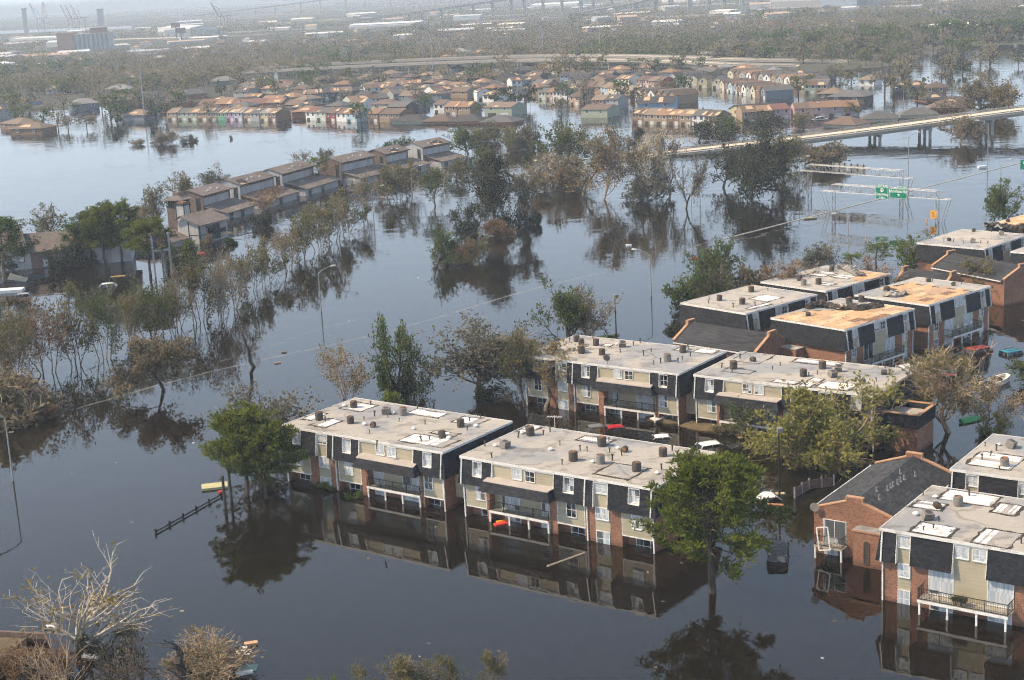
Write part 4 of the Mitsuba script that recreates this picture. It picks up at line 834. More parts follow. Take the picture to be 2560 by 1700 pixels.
for lab, t, kind, pal, wood, v, d in [('dark-trunked green tree on the bank beside the bare pale one',(-15.4,341.5,8.7,7.3),'sparse','green','dark',6,1.5),('pale leaning bare trunk on the bank near the lower brown roofs',(-14.7,373.1,6.4,3.6),'bare','brown','pale',11,0.4),('green tree at the end of the brown-roofed row',(-11.2,386.7,6.2,7.7),'oak','olive','dark',14,0.8),('round bright green pine at the far end of the brown-roofed row',(-10.2,447.3,8.3,8.5),'oak','pine','dark',15,1.3),('olive shrubs beyond the round green pine',(-3.5,479.5,5.7,11.4),'bush','olive','brown',12,1.2),('pale olive shrub standing in the channel',(5.6,450.0,6.8,9.5),'bush','olive','brown',13,1.2),('small green bush right of the channel shrub',(10.6,445.3,3.1,4.2),'bush','green','dark',14,1.2),('large green and brown tree in the middle of the drowned grove',(15.5,397.8,12.0,14.2),'oak','green','dark',16,0.75),('brown half of the large tree in the middle of the grove',(18.8,399.7,10.4,9.5),'sparse','brown','dark',7,2),('fallen pale brown tree spread on the water',(13.0,359.0,8.0,14.3),'bush','brown','tan',10,0.7),('uprooted crown beside the fallen pale brown tree',(8.9,366.3,8.5,10.7),'bare','brown','tan',12,3),('dark tall tree with ivy on the island, left one',(-2.6,306.0,15.5,8.6),'sparse','dark','dark',8,1.7),('dark tall tree with ivy on the island, right one',(4.1,303.7,11.1,6.5),'sparse','brown','dark',9,1.6),('green ragged tree behind the tall dark island tree',(-5.6,372.3,9.8,7.9),'oak','green','dark',17,0.6),('dark leafy bush left of the tall island tree',(-7.3,305.6,5.0,6.5),'bush','dark','dark',15,0.9),('dark brush between the two tall island trees',(1.8,306.5,6.3,6.1),'bush','dark','dark',16,0.8),('orange-brown brush in front of the tall island trees',(-0.5,293.8,3.3,4.9),'bush','rust','brown',17,1.3),('low dark brush at the right foot of the island',(6.1,306.0,2.4,2.9),'bush','dark','dark',18,1),('bare crooked snag behind the island',(-1.3,370.5,9.2,4.7),'snag','brown','dark',3,0),('second bare snag right of the crooked one',(2.0,375.1,7.4,5.0),'snag','brown','dark',4,0),('green leafy left half of the small front island',(-11.6,265.5,6.3,5.7),'oak','green','dark',18,1.0),('olive right half of the small front island',(-5.6,265.2,5.2,6.0),'oak','olive','brown',19,0.9),('rusty brown vines in the middle of the small front island',(-7.5,265.8,3.9,4.3),'bush','rust','brown',19,1.4),('thin brown tree with bare forks in the grove',(19.4,344.4,8.9,8.7),'bare','mustard','tan',13,3),('tall brown ivy-wrapped tree in the grove',(23.2,336.6,16.0,9.0),'sparse','brown','tan',10,2),('tall white-barked thin tree in the grove',(30.3,333.9,14.3,8.5),'bare','mustard','pale',14,4),('dark low thicket at the foot of the white-barked tree',(31.6,333.4,6.4,9.3),'bush','grey','brown',20,0.8),('pale bare tree right of the white-barked one',(36.9,341.4,14.6,6.4),'bare','brown','pale',15,3),('dark bare tree beside two lamp posts',(38.2,314.6,12.1,6.7),'bare','brown','dark',16,2),('slim dark tree behind the grove',(36.2,420.6,7.6,5.1),'sparse','dark','dark',11,2),('small green tree at the back of the grove',(28.2,436.6,4.4,5.8),'oak','green','dark',20,0.8),('dark evergreen on the left of the tall dark clump',(50.5,346.4,9.8,8.8),'oak','dark','dark',21,0.75),('tall dark evergreen in front of the ramp',(54.4,331.9,12.4,10.3),'oak','dark','dark',22,0.75),('massive dark evergreen in the tall dark clump',(56.9,323.6,14.4,11.8),'oak','dark','dark',23,0.75),('brown-tinged evergreen on the right of the dark clump',(67.2,359.1,9.8,8.2),'oak','olive','dark',24,1.1),('dark trees behind the ramp, left',(58.6,446.6,6.3,10.1),'oak','dark','dark',25,1.1),('dark trees behind the ramp, middle',(67.1,446.6,6.7,11.4),'oak','green','dark',26,1.1),('dark trees behind the ramp, right',(78.0,449.8,7.4,13.3),'oak','dark','dark',27,1.1),('brown tree at the house corner behind the ramp',(92.1,466.1,4.4,6.3),'oak','olive','brown',28,1.0),('brown wreck of a tree behind the far gantry',(79.8,375.2,5.7,11.2),'bush','brown','dark',21,1.1),('brown leafy bush under the ramp bridge',(123.1,408.4,7.2,10.7),'oak','brown','brown',29,1.2),('large orange-brown thicket beyond the ramp bridge',(152.6,487.4,13.0,15.5),'oak','brown','brown',30,1.4),('smaller orange-brown thicket right of the large one',(158.9,483.4,10.2,12.1),'oak','mustard','brown',31,1.2),('green pine before the brown-roofed row, left trunk',(-47.1,386.8,7.8,6.2),'pine','pine','dark',4,0.7),('round tree behind the left part of the brown-roofed row',(-50.4,434.6,5.0,5.2),'oak','olive','dark',32,0.9),('dark round tree before the far brown roofs, left',(-32.4,436.0,6.2,6.0),'oak','pine_dark','dark',33,1.3),('dark round tree before the far brown roofs, right',(-26.2,436.5,6.7,8.7),'oak','pine_dark','dark',34,1.3),('green pine in the group left of the sign tower, far left',(-82.4,289.6,7.5,9.6),'pine','pine_dark','dark',5,0.8),('green pine in the group left of the sign tower, second',(-78.4,287.6,9.9,8.3),'pine','pine_dark','dark',6,0.8),('green pine in the group left of the sign tower, third',(-76.6,286.2,11.0,8.3),'pine','pine','dark',7,0.8),('green pine in the group left of the sign tower, tallest at right',(-73.5,286.1,11.9,7.9),'tallpine','pine','dark',8,0.9),('dark bushes under the pine group',(-82.3,284.7,4.7,7.1),'bush','dark','dark',22,1.6),('twin-trunked pine right beside the sign tower',(-64.8,271.9,10.2,7.8),'tallpine','pine','dark',9,0.9),('pine at the left edge before the brown building',(-91.4,272.1,11.8,9.2),'pine','pine_dark','brown',10,0.6),('olive tree behind the brown building at the left',(-95.8,317.1,7.8,8.8),'oak','olive','dark',35,0.9),('brown shrub right behind the pine group',(-79.9,336.7,4.1,6.4),'bush','brown','brown',23,1.2),('olive tree left of the brick tower, low',(-78.3,340.7,8.3,5.6),'oak','olive','dark',36,0.9),('pale olive tree behind the first brown roof',(-78.0,364.9,8.1,7.9),'oak','olive','brown',37,0.7),('second pale olive tree behind the brown roofs',(-73.5,385.1,7.2,9.1),'oak','grey','brown',38,0.8),('bare tree behind the brown roofs',(-55.9,429.7,5.4,6.3),'bare','brown','brown',17,3),('bright green bush below the sign tower',(-60.4,278.3,4.6,5.5),'bush','pine','dark',24,1.6),('small round green bush in the flooded yard',(-54.9,301.7,1.3,1.8),'bush','pine_dark','dark',25,2.5),('brown bush at the corner of the pale timber house',(-59.9,301.4,2.4,2.6),'bush','brown','dark',26,1.2),('brown broken tree over the lower brown roofs',(-53.6,337.3,6.7,8.6),'bare','rust','tan',18,4),('dark green clump in the flooded yard',(-51.7,323.1,3.1,3.5),'bush','dark','dark',27,1.8),('upturned root plate on a brown roof',(-49.2,381.0,2.8,3.3),'bare','brown','tan',19,1),('brush in the lagoon, large piece',(-116.9,531.8,4.7,8.1),'bush','brown','brown',28,0.7),('brush in the lagoon, leftmost low piece',(-126.1,532.2,2.1,4.6),'bush','brown','brown',29,0.6),('green shrub in the lagoon right of the brush',(-108.7,532.7,2.5,4.9),'bush','olive','brown',30,1),('tiny shrub standing alone in the lagoon',(-94.5,535.7,1.3,1.3),'bush','olive','brown',31,1),('dark floating stump in the lagoon',(-142.3,564.6,1.8,2.2),'bush','dark','dark',32,1)]:
    tree(t, kind, lab, pal, wood, v, d, cat='shrub' if kind == 'bush' else 'tree')

# ------------------------------------------------------------------ the brown-roofed row at the left
def slab(m, pts, th=.16):
    """Sloping slab over four corners (ccw from above)."""
    m.hexa([(x, y, z - th) for x, y, z in pts] + list(pts)); return m
def ang(a, b): return math.degrees(math.atan2(b[1] - a[1], b[0] - a[0]))
def terrace(eL, eR, label, low=True, lowx=(.4, 1.5), patch_=None, ends='dark_brick'):
    """Upper block with a pitched brown roof, lower shed roof in front; eL, eR: ends of the upper front eave."""
    k = thing('terrace_house', label, 'house', None); L = math.hypot(eR[0] - eL[0], eR[1] - eL[1]); M = xf(eL, ang(eL, eR))
    m = MB(); m.box(.5, L - .5, .8, 7.6, -2, 5.3); m.prism([(.5, 5.3), (L - .5, 5.3), (L - .5, 5.31), (.5, 5.31)], .9, 7.5); emit(k + '__wall', m, 'pale_siding', M)
    for x0, x1 in ((.3, .498), (L - .498, L - .3)):
        m = MB(); v = [(x0, .6, -2), (x1, .6, -2), (x1, 7.8, -2), (x0, 7.8, -2), (x0, .6, 5.5), (x1, .6, 5.5), (x1, 7.8, 5.5), (x0, 7.8, 5.5)]; m.hexa(v)
        m.add([(x0, .6, 5.5), (x0, 7.8, 5.5), (x0, 4.2, 6.75), (x1, .6, 5.5), (x1, 7.8, 5.5), (x1, 4.2, 6.75)], [[0, 2, 1], [3, 4, 5], [0, 3, 5], [0, 5, 2], [1, 2, 5], [1, 5, 4]]); emit(k + '__end_wall', m, ends, M)
    m = MB(); m.box(.5, L - .5, .74, .797, 5.0, 5.3); m.box(-.0 + .3, L - .3, .70, .738, 3.2, 3.36); emit(k + '__band', m, 'dark_brick', M)
    m = MB(); slab(m, [(0, 0, 5.7), (L, 0, 5.7), (L, 4.2, 7.0), (0, 4.2, 7.0)]); slab(m, [(0, 4.2, 7.0), (L, 4.2, 7.0), (L, 8.4, 5.6), (0, 8.4, 5.6)]); emit(k + '__roof', m, 'brown_roof', M)
    m = MB(); m.box(0, L, -.08, -.004, 5.5, 5.72); emit(k + '__fascia', m, 'timber_trim', M)
    for i in range(3):
        m = MB(); x = L * (.35 + .17 * i); y = 1.6 + .6 * (i % 2); z = 5.7 + y * .31; m.box(x - .22, x + .22, y - .2, y + .2, z, z + .22); emit(k + '__roof_vent', m, 'trim', M)
    if patch_:
        m = MB(); x0, x1 = patch_; slab(m, [(x0, .1, 5.75), (x1, .1, 5.75), (x1 - .5, .9, 5.995), (x0 + .3, .9, 5.995)], .03); emit(k + '__bare_decking', m, 'plywood', M)
        m = MB(); slab(m, [(x0 - .4, .3, 5.80), (x1 + 1.4, .4, 5.83), (x1 + 2.2, 2.8, 6.57), (x0 + .9, 2.5, 6.48)], .02); emit(k + '__bare_felt', m, 'roof_shingle', M)
    if low:
        a, b = lowx
        m = MB(); m.box(a + .5, L + b - .5, -4.6, .6, -2, 1.75); emit(k + '__lower_wall', m, 'pale_siding', M)
        m = MB(); slab(m, [(a, -5.5, 1.8), (L + b, -5.5, 1.8), (L + b, .72, 3.25), (a, .72, 3.25)]); emit(k + '__lower_roof', m, 'brown_roof', M)
        for x in (a + .45, L + b - .6):
            m = MB(); m.add([(x, -4.9, 1.6), (x, .7, 1.6), (x, .7, 3.0), (x + .15, -4.9, 1.6), (x + .15, .7, 1.6), (x + .15, .7, 3.0)], [[0, 2, 1], [3, 4, 5], [0, 3, 5], [0, 5, 2], [1, 2, 5], [1, 5, 4]]); emit(k + '__lower_gable', m, 'dark_brick', M)
        for i in range(2):
            m = MB(); x = a + 2 + i * (L * .4); m.box(x, x + 1.6, -4.66, -4.603, -.5, 1.4); emit(k + '__window', m, 'pane_dark', M)
    m = MB(); m.box(.296, .3, 1.4, 2.2, 0, 5.0); m.box(.2, .296, 1.3, 1.4, -1, 5.3); m.box(.2, .296, 2.2, 2.3, -1, 5.3); m.box(.2, .296, 1.4, 2.2, 3.2, 3.3); emit(k + '__corner_timber', m, 'timber_trim', M)
    return k, M, L
terrace((-66.5,336.1), (-62.1,347.7), 'first brown-roofed terrace block from the left, beside the brick tower')
terrace((-60.9,352.5), (-54.7,367.0), 'second brown-roofed terrace block, its roof corner torn to orange wood', patch_=(.6, 2.4), ends='pale_siding')
terrace((-53.5,370.4), (-47.3,385.9), 'third brown-roofed terrace block, right end behind a green pine', lowx=(1.5, 3), ends='pale_siding')
terrace((-40.9,388.2), (-33.1,401.7), 'fourth brown-roofed terrace block, just right of the green pine', lowx=(.5, 4))
terrace((-30.7,403.3), (-24.8,413.0), 'fifth brown-roofed terrace block, mostly behind two round dark trees', patch_=(3, 5.5), lowx=(1, 2))
terrace((-21.4,416.3), (-13.9,427.0), 'last brown-roofed terrace block at the far end, dark patch on its roof', patch_=(5, 8.5), lowx=(1, -.5), ends='pale_siding')
# timbered house, chimney and brick tower at the near end of the row
k = thing('timbered_house', 'pale timber-framed house with a broad brown roof at the near end of the terrace', 'house'); o = (-61.7,303.9); M = xf(o, 62)
m = MB(); m.box(0, 9, 0, 5.5, -2, 4.1); m.add([(0, 0, 4.1), (0, 5.5, 4.1), (0, 4.0, 5.4), (.2, 0, 4.1), (.2, 5.5, 4.1), (.2, 4.0, 5.4)], [[0, 2, 1], [3, 4, 5], [0, 3, 5], [0, 5, 2], [1, 2, 5], [1, 5, 4]]); emit(k + '__wall', m, 'pale_siding', M)
m = MB(); slab(m, [(-.9, -1.2, 4.0), (8.6, -1.2, 4.0), (9.3, 4.2, 5.75), (-.9, 4.2, 5.75)]); slab(m, [(-.9, 4.2, 5.75), (9.3, 4.2, 5.75), (9.3, 6.2, 5.0), (-.9, 6.2, 5.0)]); emit(k + '__roof', m, 'brown_roof', M)
m = MB(); m.box(-.07, -.003, -.07, .2, -2, 4.0); m.box(-.07, -.003, 2.6, 2.8, -2, 4.6); m.box(-.07, -.003, .2, 2.6, 1.7, 1.85); m.box(-.003, .2, -.07, -.003, -2, 4.0); m.box(2.2, 2.4, -.07, -.003, -2, 4.0); m.box(.2, 2.2, -.065, -.003, 1.7, 1.85); emit(k + '__timber', m, 'timber_trim', M)
m = MB(); m.box(2.6, 6.5, -.06, -.003, .3, 3.4); emit(k + '__window', m, 'pane_dark', M)
m = MB(); m.box(3.0, 6.5, -1.6, -.1, 1.7, 1.82); m.box(3, 6.5, -1.6, -1.55, 1.82, 2.6); emit(k + '__balcony', m, 'timber_trim', M)
m = MB(); slab(m, [(4.5, -2.6, 1.4), (7.4, -2.8, 1.2), (7.0, -1.7, 1.5), (4.5, -1.7, 1.6)], .08); emit(k + '__loose_sheet', m, 'plywood', M)
k = thing('chimney_tower', 'white boarded chimney tower with dark cap before the brick tower', 'tower'); M = xf((-66.6,314.4), 62)
m = MB(); m.box(0, 1.9, 0, 2.1, -2, 6.6); emit(k + '__wall', m, 'pale_siding', M)
m = MB()
for x in (-.06, 1.8):
    for y in (-.06, 2.0): m.box(x, x + .16, y, y + .16, -2, 6.6)
m.box(-.15, 2.05, -.15, 2.25, 6.602, 6.95); emit(k + '__trim', m, 'timber_trim', M)
m = MB(); m.box(.2, 1.7, .2, 1.9, 6.952, 7.3); emit(k + '__cap', m, 'rust', M)
k = thing('stair_tower', 'square brick tower with an open gallery and a flat pyramid roof', 'stair tower'); M = xf((-71.9, 322.4), -17)
m = MB(); m.box(0, 3.6, 0, 3.6, -2, 5.2); emit(k + '__wall', m, 'dark_brick', M)
m = MB(); m.box(-.05, 3.65, -.05, 3.65, 5.202, 5.6)
for x in np.linspace(0, 3.45, 7):
    for y in (0, 3.45): m.box(x, x + .15, y, y + .15, 5.6, 6.9)
for y in np.linspace(.6, 2.9, 4): m.box(0, .15, y, y + .15, 5.6, 6.9); m.box(3.45, 3.6, y, y + .15, 5.6, 6.9)
emit(k + '__gallery', m, 'timber_trim', M)
m = MB(); m.box(.4, 3.2, .4, 3.2, 5.602, 6.9); emit(k + '__core', m, 'dark_brick', M)
m = MB(); v = [(-.7, -.7, 6.9), (4.3, -.7, 6.9), (4.3, 4.3, 6.9), (-.7, 4.3, 6.9), (1.1, 1.1, 7.7), (2.5, 1.1, 7.7), (2.5, 2.5, 7.7), (1.1, 2.5, 7.7)]; m.hexa(v); emit(k + '__roof', m, 'brown_roof', M)
m = MB(); m.box(1.1, 2.5, 1.1, 2.5, 7.702, 8.4); emit(k + '__vent_house', m, 'dark_brick', M)
k = thing('low_house', 'low spreading brown roof just above water below the brick tower', 'house'); M = xf((-69.5, 296.5), 62)
m = MB(); m.box(0, 14, 0, 8, -2, 1.3); emit(k + '__wall', m, 'pale_siding', M)
m = MB(); v = [(-1, -1, 1.3), (14, -1, 1.3), (14, 8.5, 1.3), (-1, 8.5, 1.3), (4, 4, 3.1), (10, 4, 3.1), (10, 4.5, 3.1), (4, 4.5, 3.1)]; m.hexa(v); emit(k + '__roof', m, 'brown_roof', M)
# the brown building behind the pines at the left edge
k = thing('motel_building', 'brown-roofed building with dark-framed windows behind the pine group, left edge', 'building'); M = xf((-103.5, 283.0), 9)
m = MB(); m.box(0, 32, 0, 8, -2, 3.4); emit(k + '__wall', m, 'pale_siding', M)
m = MB(); slab(m, [(11.8, -.6, 3.3), (33, -.6, 3.3), (33, 4.5, 6.2), (11.8, 4.5, 6.2)]); slab(m, [(11.8, 4.5, 6.2), (33, 4.5, 6.2), (33, 9, 3.5), (11.8, 9, 3.5)]); emit(k + '__roof', m, 'brown_roof', M)
m = MB(); slab(m, [(-3, -1.4, 4.6), (13.2, -1.4, 4.6), (11.6, 4.8, 7.6), (-3, 4.8, 7.6)]); slab(m, [(-3, 4.8, 7.6), (11.6, 4.8, 7.6), (11.6, 9.5, 4.0), (-3, 9.5, 4.0)]); emit(k + '__roof', m, 'brown_roof', M)
m = MB(); m.box(0, 11.6, .1, 7.5, 3.402, 5.0); emit(k + '__upper_wall', m, 'timber_trim', M)
for x, z, w, h in ((8.2, 3.6, 1.6, 1.1), (6.9, 1.1, .9, 1.5), (8.3, 1.0, 1.6, 1.7), (11.2, 1.5, 1.0, 1.3), (8.6, -1, 1.4, 1.4), (3.6, -1, 1.0, 2.2), (15.6, .2, 1, 1.8), (19, .4, 1.2, 1.6), (24, .6, 1.2, 1.6)):
    m = MB(); m.box(x - .1, x + w + .1, -.1, -.003, z - .1, z + h + .1); f = emit(k + '__window', m, 'timber_trim', M); m = MB(); m.box(x, x + w, -.14, -.102, z, z + h); emit(f + '__pane', m, 'pane_curtain', M)
for x0, x1 in ((1.5, 5.8), (13.4, 17.5)):
    m = MB(); m.box(x0, x1, -.06, -.002, -2, 2.2 if x0 < 3 else 3.1); emit(k + '__brick_panel', m, 'dark_brick', M)
m = MB(); m.box(8.0, 11, -1.1, -.15, .55, .7); m.box(8, 11, -1.1, -1.05, .7, 1.4); emit(k + '__balcony', m, 'timber_trim', M)
k = thing('carport_wreck', 'collapsed dark carport in the water before the brown building', 'wreckage'); M = xf((-87.1,271.1), 10)
m = MB(); slab(m, [(-3.2, -.4, .9), (0, -1.2, .4), (.6, .5, .5), (-2.8, 1.2, 1.7)], .1); emit(k + '__roof', m, 'siding', M)
m = MB(); slab(m, [(.2, -1, .3), (2.6, -.4, .5), (3.4, 1.2, .9), (.4, 1.4, 1.2)], .12); emit(k + '__frame', m, 'timber_trim', M)
# sign tower
k = thing('sign_tower', 'tall two-post sign tower with a rusty sign box and dark louvred shaft', 'sign'); M = xf((-63.3,268.5), 20)
m = MB(); m.box(0, .3, 0, .3, -1, 7.6); m.box(2.9, 3.25, 0, .4, -1, 7.9); emit(k + '__post', m, 'galvanised', M)
m = MB(); m.box(.32, 2.88, -.1, .6, 5.2, 7.5); emit(k + '__sign_box', m, 'timber_trim', M)
m = MB(); m.prism([(1.6 + .85 * math.cos(a), 6.5 + .75 * math.sin(a)) for a in np.linspace(0, 6.283, 17)[:-1]], -.14, -.102); emit(k + '__emblem', m, 'rust', M)
m = MB(); m.box(.3, 2.9, -.15, .65, 4.7, 5.0); emit(k + '__ledge', m, 'pale_siding', M)
m = MB(); m.box(1.5, 1.75, .1, .4, -1, 4.69); m.box(2.1, 2.35, .1, .4, -1, 4.69); emit(k + '__shaft', m, 'dark_brick', M)
m = MB()
for z in np.arange(0, 4.4, .3): m.box(1.752, 2.098, .15, .35, z, z + .12)
emit(k + '__louvre', m, 'galvanised', M)

# ------------------------------------------------------------------ highway: ramp bridges, gantries, lamps, median
def ribbon(path, o0, o1, z0, z1):
    """Swept box along a path of (x, y, z): lateral offsets o0..o1 (left positive), heights z0..z1 above the path."""
    P = np.asarray(path, float); d = np.gradient(P[:, :2], axis=0); d /= np.linalg.norm(d, axis=1, keepdims=True); n = np.stack([-d[:, 1], d[:, 0]], 1)
    r = [np.c_[P[:, :2] + n * o, P[:, 2] + z] for o, z in ((o0, z0), (o1, z0), (o1, z1), (o0, z1))]
    v = np.stack(r, 1).reshape(-1, 3); k = len(P); f = []
    for i in range(k - 1):
        for a in range(4): b = (a + 1) % 4; f.append([i * 4 + a, (i + 1) * 4 + a, (i + 1) * 4 + b, i * 4 + b])
    f += [[0, 1, 2, 3], [4 * k - 1, 4 * k - 2, 4 * k - 3, 4 * k - 4]]
    m = MB(); m.add(v, np.array(f)[:, ::-1]); return m
def smooth_path(pts, n=60):
    p = np.asarray(pts, float); s = np.r_[0, np.cumsum(np.linalg.norm(np.diff(p, axis=0), axis=1))]; t = np.linspace(0, s[-1], n)
    q = np.stack([np.interp(t, s, p[:, i]) for i in range(3)], 1)
    for _ in range(8): q[1:-1] = (q[:-2] + 2 * q[1:-1] + q[2:]) / 4
    return q
def bridge(base, label, path, width, piers, depth=1.1, slots=True, pier_w=.42):
    k = thing(base, label, 'bridge'); P = smooth_path(path); w = width
    emit(k + '__deck', ribbon(P, 0, w, -.3, 0), 'road_deck')
    for i in range(4 if w < 14 else 5): emit(k + '__girder', ribbon(P, .7 + i * (w - 1.8) / 3.0, 1.1 + i * (w - 1.8) / 3.0, -depth, -.302), 'concrete')
    for o in (-.02, w - .28): emit(k + '__curb', ribbon(P, o, o + .3, .002, .30), 'concrete')
    s = np.r_[0, np.cumsum(np.linalg.norm(np.diff(P, axis=0), axis=1))]
    if slots:
        for o in (.04, w - .2):
            t = 0.
            while t < s[-1] - 4.2:
                tt = np.linspace(t, t + 3.7, 3); q = np.stack([np.interp(tt, s, P[:, i]) for i in range(3)], 1); emit(k + '__parapet_panel', ribbon(q, o, o + .14, .46, .74), 'concrete'); 
                m = MB(); m.bar(q[0] + [0, 0, .3], q[0] + [0, 0, .74], .18); emit(k + '__parapet_post', m, 'concrete', xf((0, 0), 0)) if o < 1 else None
                t += 4.0
    else:
        for o in (.04, w - .2): emit(k + '__parapet', ribbon(P, o, o + .16, .31, .7), 'concrete')
    for x, cols in piers:
        i = int(np.argmin(abs(P[:, 0] - x))); i = min(max(i, 1), len(P) - 2); d = P[i + 1] - P[i - 1]; d = d[:2] / np.linalg.norm(d[:2]); n = np.array([-d[1], d[0]]); z = P[i, 2] - depth
        pk = name(k + '__pier'); m = MB(); a = P[i, :2] + n * .5; b = P[i, :2] + n * (w - .5); m.bar((*a, z - .35), (*b, z - .35), .8, .68); emit(pk + '__cap', m, 'concrete')
        for j in range(cols):
            c = P[i, :2] + n * (1.2 + j * (w - 2.4) / max(1, cols - 1)); m = MB(); m.tube([(*c, -2), (*c, z - .68)], pier_w, 10); emit(pk + '__column', m, 'concrete')
    return k, P
bridge('ramp_bridge', 'concrete highway ramp rising out of the water and crossing to the right edge', [(30, 409.5, -.4), (42, 411.5, .25), (80, 416, 1.8), (105, 419, 3.2), (145, 422.5, 6.0), (190, 426, 8.3), (240, 430, 9)], 10.5, ((104, 3), (119, 3), (138, 3), (160, 3), (190, 3)))
bridge('elevated_road', 'near carriageway of the curving elevated road across the distance', [(-150, 905, 5), (-60, 880, 6), (8, 855, 6), (46, 828, 5.6), (83, 793, 4.6), (113, 768, 2.6), (147, 757, .8)], 12, [(x, 4) for x in range(-140, 120, 22)], slots=False)
bridge('elevated_road', 'far carriageway of the curving elevated road across the distance', [(-150, 940, 5.6), (-60, 915, 6.6), (8, 890, 6.6), (48, 862, 6.2), (90, 822, 5), (125, 792, 3), (175, 772, .8)], 12, [(x, 4) for x in range(-140, 130, 22)], slots=False)
bridge('high_bridge', 'long high-rise bridge on tall piers climbing out of the top of the picture', [(-330, 2300, .8), (-254, 2312, 3), (-137, 2330, 11.5), (-14, 2350, 22), (120, 2372, 33), (240, 2390, 41)], 14, [(x, 3) for x in range(-235, 240, 26)], depth=2.2, slots=False, pier_w=1.3)
bridge('high_bridge', 'far high bridge ramp coming down from the top edge right of centre', [(70, 2080, .6), (120, 2100, 5), (200, 2140, 14), (290, 2180, 24), (400, 2230, 36)], 12, [(x, 3) for x in range(95, 400, 26)], depth=2, slots=False, pier_w=1.1)
bridge('high_bridge', 'faint lattice-grey bridge on the horizon haze', [(-800, 4100, 8), (-560, 4150, 24), (-300, 4180, 42), (-60, 4200, 56), (200, 4220, 64)], 16, [(x, 3) for x in range(-760, 200, 60)], depth=3, slots=False, pier_w=2)
# median barrier and scum lines
m = MB(); m.bar((39.9, 276.9, -.1), (150, 388, -.1), .4, .36); emit('median_barrier', m, 'concrete', label='straight highway median barrier just breaking the surface', category='barrier')
m = MB(); m.box(-1.6, 1.6, -.35, .35, .02, .34); k = thing('floating_tank', 'beige cylinder-like tank afloat at the end of the median barrier', 'tank'); m = MB(); m.tube([(-1.4, 0, .1), (-1.3, 0, .1), (1.3, 0, .1), (1.4, 0, .1)], [.15, .3, .3, .15], 12); scene[k] = {**mikit.ply(m.arrays()[:2], 'siding', smooth=40), 'to_world': xf((59.6,294.8), 10)}
rng = np.random.default_rng(77)
m = MB()
def scum(a, b, n, w):
    a, b = np.array(a), np.array(b); d = unit(b - a); nn = np.array([-d[1], d[0]])
    for t in np.sort(rng.random(n)):
        c = a + (b - a) * t + nn * (rng.normal(0, .12) + 1.2 * math.sin(t * 9)); L = rng.uniform(.4, 2.2); ww = rng.uniform(.3, 1) * w
        m.add([(*(c - d * L), .006), (*(c + nn * ww), .006), (*(c + d * L), .006), (*(c - nn * ww), .006)], [[3, 2, 1, 0]], np.array((.30, .28, .25)) * rng.uniform(.7, 1.1))
scum((-54.6,179.4), (15.3,249.5), 260, .05); scum((-55.5,184.7), (-22.6,223.2), 70, .03); scum((15.3,249.5), (40.4,276.9), 60, .05); scum((37.9,272.4), (52.4,283.6), 40, .05)
for q in range(170):
    a = rng.uniform(0, 6.28); y = rng.uniform(95, 330); x = rng.uniform(-.36, .36) * y; L = rng.uniform(.06, .3); w_ = L * rng.uniform(.3, .9); d = np.array([math.cos(a), math.sin(a)]); e = np.array([-d[1], d[0]])
    m.add([(x - d[0] * L, y - d[1] * L, .006), (x + e[0] * w_, y + e[1] * w_, .006), (x + d[0] * L, y + d[1] * L, .006), (x - e[0] * w_, y - e[1] * w_, .006)], [[3, 2, 1, 0]], ((.55, .52, .47), (.25, .18, .1), (.12, .1, .06), (.4, .3, .18))[rng.integers(4)])
emit('scum_line', m, 'painted', color=True, kind='stuff', label='thin pale lines of foam and litter drifting over the drowned roadway', category='foam')
# sign gantries
def gantry(a, b, label, signs):
    k = thing('sign_gantry', label, 'sign gantry'); L = math.hypot(b[0] - a[0], b[1] - a[1]); M = xf(a, ang(a, b)); z0, z1, dp = 4.45, 5.9, 1.15; e = 2.6
    m = MB()
    for y in (0, dp):
        m.bar((-e, y, z0), (L + e, y, z0), .12); m.bar((0, y, z1), (L, y, z1), .12)
    emit(k + '__chord', m, 'trim', M)
    m = MB(); n = 13; xs = np.linspace(0, L, n)
    for i, x in enumerate(xs):
        for y in (0, dp): m.bar((x, y, z0), (x, y, z1), .06)
        m.bar((x, 0, z0), (x, dp, z0), .06); m.bar((x, 0, z1), (x, dp, z1), .06)
        if i < n - 1:
            q = xs[i + 1]
            for y in (0, dp): m.bar((x, y, z0 if i % 2 else z1), (q, y, z1 if i % 2 else z0), .08)
            m.bar((x, 0, z1), (q, dp, z1), .06)
    for x, s_ in ((0, -1), (L, 1)):
        for y in (0, dp): m.bar((x, y, z1), (x + s_ * e, y, z0), .06)
    emit(k + '__lattice', m, 'galvanised', M)
    for x, s_ in ((0, -1), (L, 1)):
        m = MB()
        for y in (0, dp): m.bar((x, y, -1), (x, y, z0), .14)
        for i, z in enumerate(np.arange(0, z0, 1.1)): m.bar((x, 0 if i % 2 else dp, z), (x, dp if i % 2 else 0, z + 1.1), .07); m.bar((x, 0, z), (x, dp, z), .06)
        m.bar((x + s_ * e, 0, z0), (x + s_ * .8, .1, -1), .09); m.bar((x + s_ * e, dp, z0), (x + s_ * .8, dp - .1, -1), .09); emit(k + '__leg', m, 'galvanised', M)
    return k, M, L
bs('sign_green', (.004, .19, .11), .45); bs('sign_white', (.8, .82, .8), .45); bs('sign_amber', (.75, .33, .02), .5); bs('sign_back', (.24, .26, .26), .6); bs('sign_black', (.02, .02, .02), .6)
gk, GM, GL = gantry((65.0,299.8), (80.9,283.0), 'near lattice sign gantry carrying two green exit signs', None)
